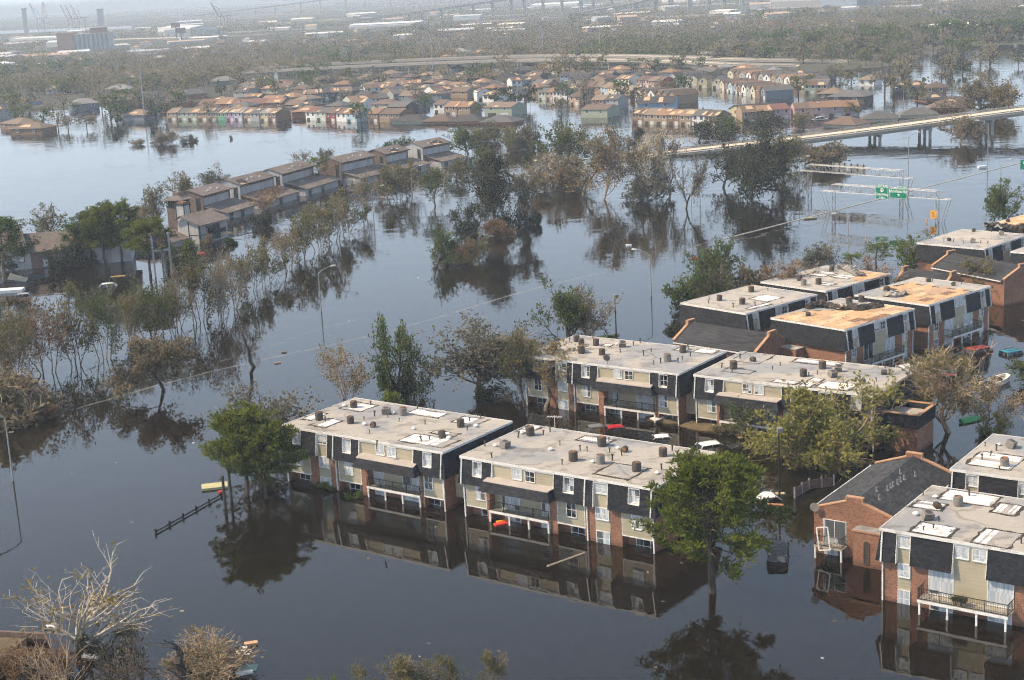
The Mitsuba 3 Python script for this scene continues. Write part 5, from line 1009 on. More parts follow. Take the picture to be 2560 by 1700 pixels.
def words(key, txt, h, x, z, M, y, mat='sign_white', bold=True):
    t = meshkit.text_mesh(txt, h, .012, bold=bold); v = np.array(t.vertices); w = np.ptp(v[:, 0]); v[:, 0] -= v[:, 0].min() + w / 2
    u = np.stack([x + v[:, 0], y - v[:, 2], z + v[:, 1]], 1); kk = name(key); scene[kk] = {**mikit.ply((u, t.faces), mat), 'to_world': M}
def panel(key, x0, x1, z0, z1, M, y, rim=.05):
    m = MB(); m.box(x0, x1, y, y + .08, z0, z1); emit(key + '__board', m, 'sign_green', M)
    m = MB(); t = .045
    for a in ((x0 + rim, x1 - rim, z0 + rim, z0 + rim + t), (x0 + rim, x1 - rim, z1 - rim - t, z1 - rim), (x0 + rim, x0 + rim + t, z0 + rim + t, z1 - rim - t), (x1 - rim - t, x1 - rim, z0 + rim + t, z1 - rim - t)): m.box(a[0], a[1], y - .008, y - .001, a[2], a[3])
    emit(key + '__border', m, 'sign_white', M)
s1 = thing('exit_sign', 'left green highway sign reading EXIT 240B, Chef Hwy 1 mile', 'road sign'); Y0 = -.3
panel(s1, 10.2, 13.05, 3.75, 6.05, GM, Y0); panel(s1 + '__exit_tab', 10.75, 13.0, 6.06, 6.56, GM, Y0)
words(s1 + '__exit_tab__lettering', 'EXIT 240B', .30, 11.87, 6.16, GM, Y0 - .001); words(s1 + '__lettering', 'Chef Hwy', .46, 11.62, 4.42, GM, Y0 - .001); words(s1 + '__lettering', '1 MILE', .27, 11.62, 3.92, GM, Y0 - .001)
m = MB(); m.prism([(11.62 + .40 * math.cos(a) * (1.0 + .08 * math.cos(4 * a)), 5.48 + .37 * math.sin(a) * (1.0 + .08 * math.cos(4 * a))) for a in np.linspace(0, 6.283, 25)[:-1]], Y0 - .012, Y0 - .002); emit(s1 + '__shield', m, 'sign_white', GM)
words(s1 + '__shield__lettering', '90', .38, 11.62, 5.3, GM, Y0 - .014, 'sign_black')
s2 = thing('exit_sign', 'right green highway sign reading EXIT 241, Morrison Rd, with an arrow', 'road sign')
panel(s2, 13.35, 17.1, 4.05, 5.95, GM, Y0); panel(s2 + '__exit_tab', 15.0, 17.05, 5.96, 6.46, GM, Y0)
words(s2 + '__exit_tab__lettering', 'EXIT 241', .30, 16.02, 6.06, GM, Y0 - .001); words(s2 + '__lettering', 'Morrison Rd', .50, 15.22, 5.2, GM, Y0 - .001)
m = MB(); m.bar((14.95, Y0 - .012, 4.3), (15.4, Y0 - .012, 4.75), .17, .02); m.prism([(15.5, 4.95), (15.02, 4.9), (15.45, 4.47)], Y0 - .022, Y0 - .004); emit(s2 + '__arrow', m, 'sign_white', GM)
hk, HM, HL = gantry((66.9,332.9), (82.3,314.4), 'far lattice sign gantry showing only the grey backs of its signs', None)
for i, (x0, x1, z0) in enumerate(((5.6, 9.4, 3.9), (10.2, 14.4, 3.8))):
    s_ = thing('exit_sign', f"{('left', 'right')[i]} grey sign back mounted behind the far gantry", 'road sign'); m = MB(); m.box(x0, x1, 1.4, 1.46, z0 + .4, z0 + 2.6); emit(s_ + '__board', m, 'sign_back', HM)
    m = MB()
    for x in np.linspace(x0 + .5, x1 - .5, 3): m.box(x - .07, x + .07, 1.26, 1.398, z0 + .3, z0 + 2.8)
    emit(s_ + '__stiffener', m, 'dark_metal', HM)
s3 = thing('warning_sign', 'amber warning sign on the right leg of the near gantry', 'road sign'); m = MB(); m.box(GL - .9, GL + .35, -.35, -.3, .75, 2.3); emit(s3 + '__board', m, 'sign_amber', GM)
words(s3 + '__lettering', '45', .36, GL - .27, 1.1, GM, -.351, 'sign_black'); m = MB(); m.prism([(GL - .62, 1.75), (GL - .1, 1.6), (GL - .1, 1.7), (GL - .45, 1.95)], -.358, -.351); emit(s3 + '__symbol', m, 'sign_black', GM)
for i, p in enumerate([(79.4,283.5),(64.2,268.1)]):
    k = thing('marker_post', ('orange channel marker post near the amber sign', 'second orange marker post left of the pale roof')[i], 'marker'); m = MB(); m.tube([(0, 0, -1), (0, 0, .75)], .07, 7); m.tube([(0, 0, .4), (0, 0, .62)], .11, 7); scene[k] = {**mikit.ply(m.arrays()[:2], 'sign_amber'), 'to_world': xf(p, 0)}
s4 = thing('exit_sign', 'green sign cut by the right edge above the dark tree', 'road sign'); p4 = (108.1,312.6); M = xf(p4, -30)
m = MB(); m.box(-1.3, 3, 0, .08, 5.0, 7.0); emit(s4 + '__board', m, 'sign_green', M); words(s4 + '__lettering', 'E', .45, -.6, 6.2, M, -.001); m = MB(); m.box(.2, .4, .09, .3, -1, 7); emit(s4 + '__post', m, 'galvanised', M)
# street lamps
def lamp(base, h, adir, label, arms=1, kind='cobra', group=None):
    k = thing('street_lamp', label, 'street lamp', group); M = xf(base, adir)
    m = MB(); t = np.linspace(0, 1, 5); m.tube([(0, 0, -1 + (h + 1) * a) for a in t], .11 - .05 * t, 8); emit(k + '__pole', m, 'galvanised' if kind == 'cobra' else 'dark_metal', M)
    for j in range(arms):
        s_ = 1 if j == 0 else -1
        if kind == 'cobra':
            m = MB(); m.tube([(0, 0, h - .05), (s_ * .7, 0, h + .45), (s_ * 1.6, 0, h + .8), (s_ * 2.4, 0, h + .95)], .05, 6); emit(k + '__arm', m, 'galvanised', M)
            m = MB(); m.hexa([(s_ * 2.4 - .35, -.14, h + .85), (s_ * 2.4 + .45, -.17, h + .85), (s_ * 2.4 + .45, .17, h + .85), (s_ * 2.4 - .35, .14, h + .85), (s_ * 2.4 - .3, -.1, h + 1.02), (s_ * 2.4 + .35, -.12, h + 1.07), (s_ * 2.4 + .35, .12, h + 1.07), (s_ * 2.4 - .3, .1, h + 1.02)]); emit(k + '__lamp_head', m, 'trim', M)
        else:
            m = MB(); m.box(s_ * .05 - .25, s_ * .05 + .25, -.6, -.1, h - .35, h + .1); emit(k + '__lamp_head', m, 'unit_grey', M)
for b, h, a, arms, lab in [((-29.4,231.7),5.9,20,1,'cobra lamp in open water left of the small island'),((-53.0,152.4),6.9,200,1,'street lamp nearest the left edge, its arm just entering the frame'),((21.8,229.4),6.4,165,1,'thin lamp post standing in open water left of the leafy oak thicket'),((-48.4,227.0),5.4,25,1,'cobra lamp among the drowned trees at the left'),((-31.0,279.1),6.2,20,1,'cobra lamp before the drowned tree row, below the brown roofs'),((-28.2,323.2),6.5,20,1,'cobra lamp at the tip of the drowned tree row, left of the tall one'),((-21.1,348.7),7.4,20,1,'tall cobra lamp at the right end of the drowned tree row'),((10.0,352.1),6.8,160,1,'lamp before the fallen pale brown tree'),((37.1,300.3),7.5,165,1,'left of two lamps beside the dark bare tree'),((41.4,320.2),7.0,20,1,'right of two lamps beside the dark bare tree'),((89.0,332.8),10.7,15,1,'tall cobra lamp behind the far sign gantry'),((111.5,348.6),11.0,170,1,'tall cobra lamp in front of the ramp bridge'),((101.5,308.7),6.8,20,1,'lamp post at the end of the median barrier'),((64.5,330.4),7.0,25,1,'lamp left of the far sign gantry'),((58.1,255.0),6.2,165,1,'lamp beside the left leg of the near sign gantry'),((134.7,510.5),6.5,170,1,'lamp post in the flooded street between the hip roofs'),((130.4,547.7),6.5,170,1,'lamp post in the flooded street behind the pink row'),((127.3,504.9),6.0,170,1,'curved lamp just beyond the right end of the pink row'),((209.7,670.1),6.0,20,1,'curved lamp on the far channel at the upper right'),((193.3,685.8),7.0,20,1,'curved lamp before the far wood at the upper right'),((162.0,492.5),8.5,170,1,'lamp rising over the ramp bridge at the right'),((10.3,514.6),9.0,165,1,'curved lamp in the channel left of the pale green house'),((95.6,469.9),6.5,20,1,'plain post before the pink row')]: lamp(b, h, a, lab, arms)
lamp((24.1,134.2), 6.9, 0, 'tall dark parking-lot light pole before the wide olive tree', 1, 'flood')
lamp((14.3,202.7), 6.0, 20, 'short dark light pole behind the second-row left roof', 2, 'flood')
def mast(base, h, label, mat='galvanised', cross=False, cat='mast'):
    k = thing('light_mast' if not cross else 'utility_pole', label, cat); M = xf(base, 15); m = MB(); m.tube([(0, 0, -1), (0, 0, h)], [.35, .15] if not cross else [.22, .16], 8); emit(k + '__pole', m, mat, M)
    m = MB()
    if cross: m.bar((-1.3, 0, h - .6), (1.3, 0, h - .6), .14)
    else: m.tube([(0, 0, h - .5), (0, 0, h - .2), (0, 0, h)], [.25, .9, .9], 8)
    emit(k + ('__crossarm' if cross else '__lamp_ring'), m, mat, M)
for b, h, lab in [((-162.5,703.4),22.5,'tall light mast behind the orange-patched hip house, far left'),((-104.9,805.6),21.2,'tall light mast left of the church steeple'),((-36.0,858.8),22.0,'tall light mast behind the dense townhouses'),((28.4,947.7),21.6,'tall mast at the left end of the elevated road'),((66.3,991.0),22.5,'tall mast over the middle of the elevated road'),((120.3,1077.1),20.7,'tall mast right of the middle of the elevated road'),((179.3,1187.7),17.9,'dark-headed mast in the far trees at upper centre'),((241.5,1276.7),16.6,'far mast right of the dark-headed one'),((299.8,1331.8),18.8,'far mast before the wide grey warehouse end'),((358.4,1404.2),15.4,'far mast second from the right'),((355.5,1247.2),17.1,'far mast above the beige warehouse')]: mast(b, h, lab)
for b, h, lab in [((194.4,657.7),17.8,'dark utility pole in front of the green wood, upper right'),((137.4,545.8),8.9,'utility pole with a dark bushy top in the flooded street'),((-29.5,1031.6),5.3,'T-shaped sign pole before the elevated road'),((10.5,896.2),6.1,'utility pole at the left under the elevated road')]: mast(b, h, lab, 'bark_pole', True, 'utility pole')

# ------------------------------------------------------------------ cars, boats, fences, flotsam
def roof_shell(m, L, W_, z0, z1, ta, tb, col, n=7):
    """Domed car roof and the glasshouse under it."""
    xs = np.linspace(-L / 2, L / 2, n); ys = np.linspace(-W_ / 2, W_ / 2, n)
    g = np.stack(np.meshgrid(xs, ys, indexing='ij'), -1).reshape(-1, 2); e = (np.abs(g[:, 0]) / (L / 2)) ** 4 * .07 + (np.abs(g[:, 1]) / (W_ / 2)) ** 4 * .06
    z = z1 - e; ii = np.arange(n * n).reshape(n, n); f = np.stack([ii[:-1, :-1], ii[1:, :-1], ii[1:, 1:], ii[:-1, 1:]], -1).reshape(-1, 4)
    m.add(np.vstack([np.c_[g, z], np.c_[g, z - .05]]), np.vstack([f, f[:, ::-1] + n * n]), col)
def vehicle(pos, yaw, label, cat, col, L=2.6, W_=1.5, up=.55, kind='car', pitch=0, roll=0, base='flooded_car'):
    k = thing(base, label, cat); M = xf(pos, yaw, up).rotate([0, 1, 0], pitch).rotate([1, 0, 0], roll)
    m = MB(); roof_shell(m, L, W_, 0, 0, 0, 0, col); emit(k + '__roof', m, 'car_paint', M, color=True)
    fl, fb = (.75, .55) if kind == 'car' else (.35, .12) if kind == 'suv' else (.3, .05); h = 1.0; w2 = .12
    a = np.array([(-L / 2, -W_ / 2), (L / 2, -W_ / 2), (L / 2, W_ / 2), (-L / 2, W_ / 2)]); b = a + [(-fb, -w2), (fl, -w2), (fl, w2), (-fb, w2)]
    m = MB(); z = -.08; m.hexa([(*b[0], -.62), (*b[1], -.62), (*b[2], -.62), (*b[3], -.62), (*(a[0] * .97), z), (*(a[1] * .97), z), (*(a[2] * .97), z), (*(a[3] * .97), z)]); emit(k + '__window', m, 'pane_dark', M)
    for i in range(4): m = MB(); m.bar((*(a[i] * .985), z + .03), (*b[i], -.64), .09, .07, col=col); emit(k + '__pillar', m, 'car_paint', M, color=True)
    for s_ in (-1, 1):
        for x in ((0,) if kind == 'car' else (-L * .17, L * .17)): m = MB(); m.bar((x, s_ * (W_ / 2) * .98, z + .02), (x, s_ * (W_ / 2 + w2), -.64), .08, .06, col=col); emit(k + '__pillar', m, 'car_paint', M, color=True)
    m = MB(); hl = 1.0 if kind == 'car' else .9 if kind == 'suv' else .5
    m.hexa([(b[0][0] - (.75 if kind == 'car' else .05), b[0][1] - .03, -1.25), (b[1][0] + hl, b[1][1] - .03, -1.25), (b[1][0] + hl, -b[1][1] + .03, -1.25), (b[0][0] - (.75 if kind == 'car' else .05), -b[0][1] + .03, -1.25), (b[0][0] - (.7 if kind == 'car' else .03), b[0][1], -.66), (b[1][0] + hl - .1, b[1][1], -.72), (b[1][0] + hl - .1, -b[1][1], -.72), (b[0][0] - (.7 if kind == 'car' else .03), -b[0][1], -.66)], col); emit(k + '__body', m, 'car_paint', M, color=True)
    if kind == 'suv':
        m = MB()
        for y in (-.5, .5): m.bar((-L * .38, y, .08), (L * .38, y, .08), .05, .05)
        for x in (-.7, 0, .7): m.bar((x, -.5, .07), (x, .5, .07), .04, .03)
        emit(k + '__roof_rack', m, 'dark_metal', M)
    return k
WH, RED = (.78, .78, .76), (.42, .02, .025)
vehicle((21.3,119.5), 78, 'black sport utility vehicle afloat near the tall dark pole, rear window showing', 'car', (.010, .012, .014), 2.9, 1.5, 1.0, 'suv', -4, 3)
vehicle((10.8,160.3), 10, 'red car with only its roof above water before the second-row left block', 'car', RED, 1.7, 1.35, .17)
vehicle((8.7,161.2), 8, 'grey car roof barely above water left of the red one', 'car', (.16, .17, .18), 1.6, 1.3, .08)
vehicle((15.4,155.7), 4, 'white car roof in the parking lot, left and squarer one', 'car', WH, 1.55, 1.35, .2)
vehicle((20.0,152.0), 18, 'white car roof in the parking lot, right and larger one', 'car', WH, 2.1, 1.5, .25)
vehicle((22.7,151.1), 12, 'dark car roof right of the two white ones', 'car', (.03, .033, .04), 1.7, 1.35, .10)
vehicle((14.5,134.2), 15, 'white car half hidden by the big pine, windows above water', 'car', WH, 1.9, 1.4, .55)
vehicle((22.7,134.2), 15, 'white car beside the tall dark pole, tilted among planks', 'car', WH, 1.9, 1.4, .5, roll=6)
vehicle((58.2,184.6), 24, 'red station wagon roof before the balcony with white chairs', 'car', (.38, .05, .035), 2.9, 1.5, .65, 'suv')
vehicle((61.8,182.8), 22, 'teal pickup roof at the right edge', 'car', (.03, .25, .33), 2.2, 1.5, .5, 'suv')
vehicle((47.7,174.7), 22, 'white van roof standing high behind the second-row right block', 'van', WH, 4.2, 1.75, 1.5, 'van', base='flooded_van')
vehicle((49.9,171.0), 16, 'dark red minivan behind the twisted bare tree', 'van', (.20, .012, .018), 2.9, 1.6, 1.05, 'van', base='flooded_van')
vehicle((52.0,175.1), 16, 'blue car roof just behind the dark red minivan', 'car', (.02, .16, .28), 1.8, 1.4, .35)
vehicle((53.7,171.8), -12, 'dark grey sedan right of the dark red minivan', 'car', (.06, .065, .07), 1.9, 1.35, .45)
vehicle((-70.3,262.5), 8, 'small white car in the flooded lot below the pine group', 'car', WH, 1.9, 1.4, .6)
vehicle((-83.9,258.4), 5, 'grey car roof in the flooded lot at the far left', 'car', (.35, .37, .38), 1.9, 1.4, .35)
vehicle((103.1,494.3), 6, 'white car in front of the pink row of houses', 'car', WH, 2.2, 1.5, .8)
vehicle((24.1,617.6), 6, 'white car before the white-fronted townhouses', 'car', WH, 2.4, 1.5, .8)
def boat(pos, yaw, label, L=5.0, W_=1.9, col=(.72, .7, .66)):
    k = thing('motor_boat', label, 'boat'); M = xf(pos, yaw)
    t = np.linspace(0, 1, 9); hw = W_ / 2 * np.minimum(1, np.sqrt(np.clip(1 - ((t - .35) / .68) ** 2, 0, 1)) + .15 * (t < .35)); xs = (t - .5) * L
    out = [(x, h) for x, h in zip(xs, hw)] + [(x, -h) for x, h in zip(xs[::-1], hw[::-1])]; n = len(out)
    top = np.array([(x, y, .55 + .25 * (x / L + .5) ** 2) for x, y in out]); bot = np.array([(x * .93, y * .7, -.2) for x, y in out]); inn = np.array([(x * .9, y * .82, .5 + .2 * (x / L + .5) ** 2) for x, y in out]); flo = np.array([(x * .85, y * .7, .12) for x, y in out])
    v = np.vstack([bot, top, inn, flo]); i = np.arange(n); j = (i + 1) % n
    f = np.vstack([np.stack([a * n + j, a * n + i, (a + 1) * n + i, (a + 1) * n + j], 1) for a in range(3)]); m = MB(); m.add(v, f, col); c = MB(); m.add(np.vstack([flo, [[0, 0, .12]]]), np.stack([i, j, np.full(n, n)], 1), (.5, .48, .45)); emit(k + '__hull', m, 'painted', M, color=True)
    m = MB(); m.hexa([(-.1, -.7, .5), (.6, -.6, .5), (.6, .6, .5), (-.1, .7, .5), (-.25, -.6, .95), (.1, -.5, .95), (.1, .5, .95), (-.25, .6, .95)]); emit(k + '__windscreen', m, 'pane_dark', M)
    m = MB(); m.box(-L / 2 - .15, -L / 2 + .2, -.2, .2, .1, .95); m.box(-1.6, -1.1, -.6, .6, .3, .55); emit(k + '__engine', m, 'dark_metal', M)
boat((55.6,169.3), 38, 'white motor boat afloat at the right edge behind the pale twiggy tree')
def plank(pos, yaw, L, w, label, col, cat='plank', base='plank', h=.08, tilt=None):
    k = thing(base, label, cat); m = MB(); m.box(-L / 2, L / 2, -w / 2, w / 2, -.04, h, col); m.box(-L / 2 + .05, L / 2 - .1, -w / 2 - .01, w / 2 + .01, h * .2, h * .5, np.array(col) * .8); v, f, c = m.arrays(); scene[k] = {**mikit.ply((v, f), 'painted', uv=pack(c)), 'to_world': xf(pos, yaw, .02, tilt)}
plank((-30.8,146.6), 12, 2.6, 1.6, 'yellow foam slab afloat beside the left pine', (.52, .49, .27), 'foam slab', 'foam_slab', .22)
plank((-29.8,144.7), 30, .6, .4, 'small red crate by the fence post', (.5, .06, .05), 'crate', 'crate', .2)
plank((3.6,121.7), 38, 4.2, .10, 'long pale pole drifting before the centre foreground block', (.55, .42, .32), 'pole', 'drifting_pole')
plank((-1.8,131.3), 20, 1.5, .5, 'red plastic slide piece floating under the balcony', (.75, .06, .04), 'toy', 'toy_slide', .14)
plank((-1.7,131.8), 22, 1.3, .3, 'orange-yellow plastic piece beside the red one', (.8, .38, .05), 'toy', 'toy_slide', .2)
plank((25.0,154.7), -4, 3.6, .3, 'orange plank by the sapling', (.55, .30, .14))
plank((23.7,135.5), 0, 2.2, .5, 'pale plank behind the white tilted car', (.5, .36, .2))
plank((22.9,132.8), -20, 2.6, .22, 'orange board in front of the white tilted car', (.5, .26, .13))
plank((48.4,155.3), 28, 2.6, .9, 'dark green dumpster lid floating by the twisted tree', (.01, .10, .045), 'dumpster lid', 'dumpster_lid', .3, (1, 0, 0, 18))
plank((-31.5,204.4), 5, .7, .2, 'short log drifting in mid channel', (.3, .2, .13), 'log', 'log', .15)
plank((-48.4,247.4), 10, 3.0, .8, 'pale sheet of wood under the drowned trees', (.55, .42, .25), 'board', 'board')
plank((-70.7,271.8), 8, 2.6, .5, 'yellow board afloat in the flooded lot', (.65, .42, .12), 'board', 'board')
plank((32.2,258.7), 0, .9, .6, 'red float beside a lamp post', (.8, .10, .05), 'float', 'float', .3)
plank((22.3,274.9), 5, 1.0, .6, 'white crate drifting in mid channel', (.8, .8, .8), 'crate', 'crate', .3)
plank((112.6,356.1), 5, 1.9, .9, 'white box drifting beyond the median barrier', (.8, .8, .8), 'box', 'box', .45)
plank((-59.2,290.7), 5, 1.5, .8, 'bright red object among the drowned trees', (.8, .10, .05), 'float', 'float', .4)
plank((-88.0,262.1), 2, 6.0, 2.4, 'white canopy roof just above water at the left edge', (.75, .75, .72), 'canopy', 'canopy', .5)
plank((15.3,353.4), 0, 2.2, .4, 'orange board below the fallen tree', (.6, .33, .12), 'board', 'board')
plank((-31.6,198.3), 25, .9, .25, 'small raft of orange and white litter in mid channel', (.5, .3, .2), 'scrap', 'plastic_scrap', .12)
# wrecked rubbish at the bottom left pile
rng = np.random.default_rng(3)
for i, (q, col) in enumerate([((-21.1,107.8),(0.6,0.35,0.2)),((-21.4,106.8),(0.7,0.68,0.64)),((-21.1,106.1),(0.7,0.65,0.6)),((-20.8,102.7),(0.75,0.75,0.72)),((-21.9,105.8),(0.65,0.6,0.5)),((-37.8,113.0),(0.7,0.7,0.68)),((-38.1,111.0),(0.7,0.7,0.7)),((-35.0,110.5),(0.75,0.75,0.72)),((-33.1,107.0),(0.7,0.68,0.66)),((-34.0,109.2),(0.7,0.72,0.74))]):
    plank(q, float(rng.uniform(0, 180)), float(rng.uniform(.7, 2.0)), float(rng.uniform(.2, .6)), ('orange board standing in the brush pile tip', 'white board end at the right tip of the brush pile', 'second white board at the tip of the brush pile', 'white foam strip floating below the brush pile', 'cream board in the brush pile', 'white scrap left of the white-limbed tree', 'white tub in the brush by the sunken roof', 'white jug at the foot of the white-limbed tree', 'white scrap below the white-limbed tree', 'pale blue scrap right of the white-limbed tree')[i], col, 'scrap', 'plastic_scrap', .16)
plank((-20.8,103.6), 0, 1.6, 1.0, 'pale green glass disc afloat below the brush pile', (.3, .42, .36), 'disc', 'glass_disc', .06)
k = thing('sunken_shed', 'corner of a low flat roof with a rail in the bottom left', 'shed'); M = xf((-41.0,110.5), -14)
m = MB(); m.box(-6, 2.2, -3.4, .0, -1, .55, (.2, .15, .11)); emit(k + '__roof', m, 'floating_mud', M)
m = MB(); m.box(-6, 3.6, .5, .75, .3, .75); m.box(-6, 3.6, .6, .65, -1, .3); emit(k + '__rail', m, 'dark_brick', M)
# fences
def fence(pts, label, h=.45, n=6, solid=False):
    k = thing('fence', label, 'fence'); 
    for a, b in zip(pts, pts[1:]):
        a, b = np.array(a), np.array(b)
        for t in np.linspace(0, 1, n):
            c = a + (b - a) * t; m = MB(); m.box(-.07, .07, -.07, .07, -1, h + (.25 if not solid else .15)); emit(k + '__post', m, 'dark_metal' if not solid else 'galvanised', xf(c, ang(a, b)))
        if solid:
            L = np.linalg.norm(b - a); q = int(L / .22)
            for i in range(q):
                m = MB(); m.box(i * .22 + .01, i * .22 + .205, -.02, .02, -1, h - .06 * abs(math.sin(i * 1.7))); emit(k + '__board', m, 'dark_brick', xf(a, ang(a, b)))
        else:
            m = MB()
            for z in (.12, h): m.bar((*a, z), (*b, z), .06)
            emit(k + '__rail', m, 'dark_metal')
fence([(-34.0,133.8),(-29.6,143.7)], 'submerged rail fence leading to the left pine, posts just above water', .22, 6)
fence([(25.5,134.1),(27.3,136.4),(29.8,137.0)], 'broken board fence standing in the water by the brick gabled house', .95, 3, True)
for i, p in enumerate([(-28.5,139.6),(-28.3,141.8)]):
    k = thing('timber_post', ('dark timber post at the end of the submerged fence, nearer one', 'dark timber post at the end of the submerged fence, farther one')[i], 'post'); m = MB(); m.tube([(0, 0, -1), (0, 0, 3.4)], [.16, .14], 8); scene[k] = {**mikit.ply(m.arrays()[:2], 'bark_pole'), 'to_world': xf(p, 0)}
for i, (p, s_) in enumerate([((16.6,161.8),2.6),((20.9,158.3),3.4)]):
    k = thing('debris_mound', ('mound of brown debris before the right bays of the second-row left block', 'mound of brown debris before the second-row right balcony')[i], 'debris'); g = trimesh.creation.icosphere(3, 1.0); v = np.array(g.vertices) * [s_, s_ * .45, .5]; v += (meshkit.fbm(v * 2.1, 3, 9)[:, None] - .5) * [.3, .3, .25]; M = xf(p, -30)
    emit_m = MB(); emit_m.add(v, g.faces); emit(k + '__heap', emit_m, 'floating_mud', M, smooth=True)
    m = MB()
    for j in range(7): a = rng.uniform(-1, 1, 2) * [s_ * .7, s_ * .25]; m.box(a[0], a[0] + rng.uniform(.2, .5), a[1], a[1] + .15, .38, .46, (.6, .5 * rng.random() + .2, .2))
    emit(k + '__litter', m, 'painted', M, color=True)
k = thing('washed_up_panel', 'white panel leaning on the debris mound at the second-row left block', 'panel'); m = MB(); m.box(-.9, .9, -.4, .4, 0, .06); scene[k] = {**mikit.ply(m.arrays()[:2], 'trim'), 'to_world': xf((15.6,161.1), 40, .5, (1, 0, 0, 14))}
k = thing('satellite_dish', 'grey satellite dish on the left corner of the brick gabled house', 'satellite dish'); M = xf((24.52,120.56), 150, 3.6); m = MB(); t = np.linspace(0, 1, 4); m.tube([(-.2 + .0 * a, .3 + .14 * a * a, .55) for a in t], .02 + .38 * t, 12); m.bar((-.2, .3, .5), (-.1, .0, -.2), .05); scene[k] = {**mikit.ply(m.arrays()[:2], 'unit_grey'), 'to_world': M}

# ------------------------------------------------------------------ the flooded quarter: townhouses, hip-roofed houses
rng = np.random.default_rng(21)
SITES = []
WALL = {'tan': (.30, .22, .15), 'brown': (.20, .13, .09), 'cream': (.52, .47, .36), 'white': (.66, .66, .64), 'mint': (.42, .48, .42), 'green': (.11, .30, .18), 'purple': (.30, .20, .31), 'lavender': (.36, .33, .43),
        'blue': (.20, .30, .42), 'grey': (.32, .33, .33), 'slate': (.16, .19, .22), 'yellow': (.46, .41, .24), 'maroon': (.20, .05, .05), 'pink': (.50, .31, .29), 'mauve': (.42, .32, .33), 'dark': (.09, .08, .075), 'sage': (.30, .34, .26), 'peach': (.42, .30, .22), 'sky': (.36, .47, .53), 'red': (.30, .05, .04), 'brick': (.28, .13, .08)}
ROOFC = {'brown': (.15, .105, .08), 'grey': (.13, .125, .12), 'dark': (.075, .068, .065), 'orange': (.27, .165, .105), 'red': (.20, .105, .08), 'tan': (.22, .165, .12), 'pale': (.26, .25, .24)}
def unit_house(o, yaw, w, d, eave, ridge, wall, roof, label, group=None, along_=True, torn=0.0, hip=False, win=2, key='townhouse', lower=True, base=None, chim=False):
    a_ = math.radians(yaw); SITES.append((o[0] + math.cos(a_) * w / 2 - math.sin(a_) * d / 2, o[1] + math.sin(a_) * w / 2 + math.cos(a_) * d / 2, max(w, d) * .55))
    k = thing(key, label, 'house', group); M = xf(o, yaw); wc, rc = np.array(WALL[wall]), np.array(ROOFC[roof]) * rng.uniform(.85, 1.15)
    m = MB(); e = .4
    if hip:
        m.box(.3, w - .3, .3, d - .3, -1.5, eave, wc); emit(k + '__wall', m, 'painted', M, color=True)
        m = MB(); a = min(w, d) / 2
        m.hexa([(-e, -e, eave), (w + e, -e, eave), (w + e, d + e, eave), (-e, d + e, eave)] + ([(a, d / 2 - .05, ridge), (w - a, d / 2 - .05, ridge), (w - a, d / 2 + .05, ridge), (a, d / 2 + .05, ridge)] if w >= d else [(w / 2 - .05, a, ridge), (w / 2 + .05, a, ridge), (w / 2 + .05, d - a, ridge), (w / 2 - .05, d - a, ridge)]), rc); emit(k + '__roof', m, 'painted', M, color=True)
    elif along_:
        m.box(0.02, w - .02, 0, d, -1.5, eave, wc); emit(k + '__wall', m, 'painted', M, color=True)
        m = MB(); m.add([(.02, 0, eave), (.02, d, eave), (.02, d / 2, ridge - .1), (w - .02, 0, eave), (w - .02, d, eave), (w - .02, d / 2, ridge - .1)], [[0, 2, 1], [3, 4, 5], [0, 1, 4], [0, 4, 3]], wc); emit(k + '__gable', m, 'painted', M, color=True)
        m = MB(); z0 = eave - .12
        for a, b, s_ in ((-e, d / 2, 1), (d + e, d / 2, -1)):
            p = [(0, a, z0), (w, a, z0), (w, b, ridge), (0, b, ridge)]; p = p if s_ > 0 else [p[1], p[0], p[3], p[2]]; m.hexa([(x, y, z - .1) for x, y, z in p] + p, rc)
        emit(k + '__roof', m, 'painted', M, color=True)
    else:
        m.box(0.02, w - .02, 0, d, -1.5, eave, wc); m.add([(0.02, 0, eave), (w - .02, 0, eave), (w / 2, 0, ridge - .1), (0.02, d, eave), (w - .02, d, eave), (w / 2, d, ridge - .1)], [[0, 1, 2], [3, 5, 4], [0, 2, 5], [0, 5, 3], [1, 4, 5], [1, 5, 2]], wc); emit(k + '__wall', m, 'painted', M, color=True)
        m = MB()
        for a, s_ in ((-.15, 1), (w + .15, -1)):
            p = [(a, -e, eave - .1), (w / 2, -e, ridge), (w / 2, d + e, ridge), (a, d + e, eave - .1)]; p = p if s_ > 0 else [p[1], p[0], p[3], p[2]]; m.hexa([(x, y, z - .1) for x, y, z in p] + p, rc)
        emit(k + '__roof', m, 'painted', M, color=True)
    # windows and door on the front
    zt = eave - 1.35
    if win and zt > .2:
        for i in range(win):
            x = w * (i + .5) / win; f = MB(); ww = min(.95, w / win * .5); f.box(x - ww / 2 - .1, x + ww / 2 + .1, -.06, -.002, zt - .12, zt + 1.22, (.7, .7, .68) if sum(wc) < 1.6 else (.12, .14, .16)); wk = emit(k + '__window', f, 'painted', M, color=True)
            p = MB(); p.box(x - ww / 2, x + ww / 2, -.09, -.062, zt, zt + 1.1, (.05, .06, .075)); emit(wk + '__pane', p, 'car_paint', M, color=True)
        if lower and eave > 3.2:
            p = MB(); p.box(w * .12, w * .42, -.05, -.003, -.5, zt - .95, (.06, .055, .05)); emit(k + '__door', p, 'painted', M, color=True)
            p = MB(); p.box(w * .58, w * .86, -.05, -.003, -.2, zt - .85, (.55, .55, .53)); emit(k + '__lower_window', p, 'painted', M, color=True)
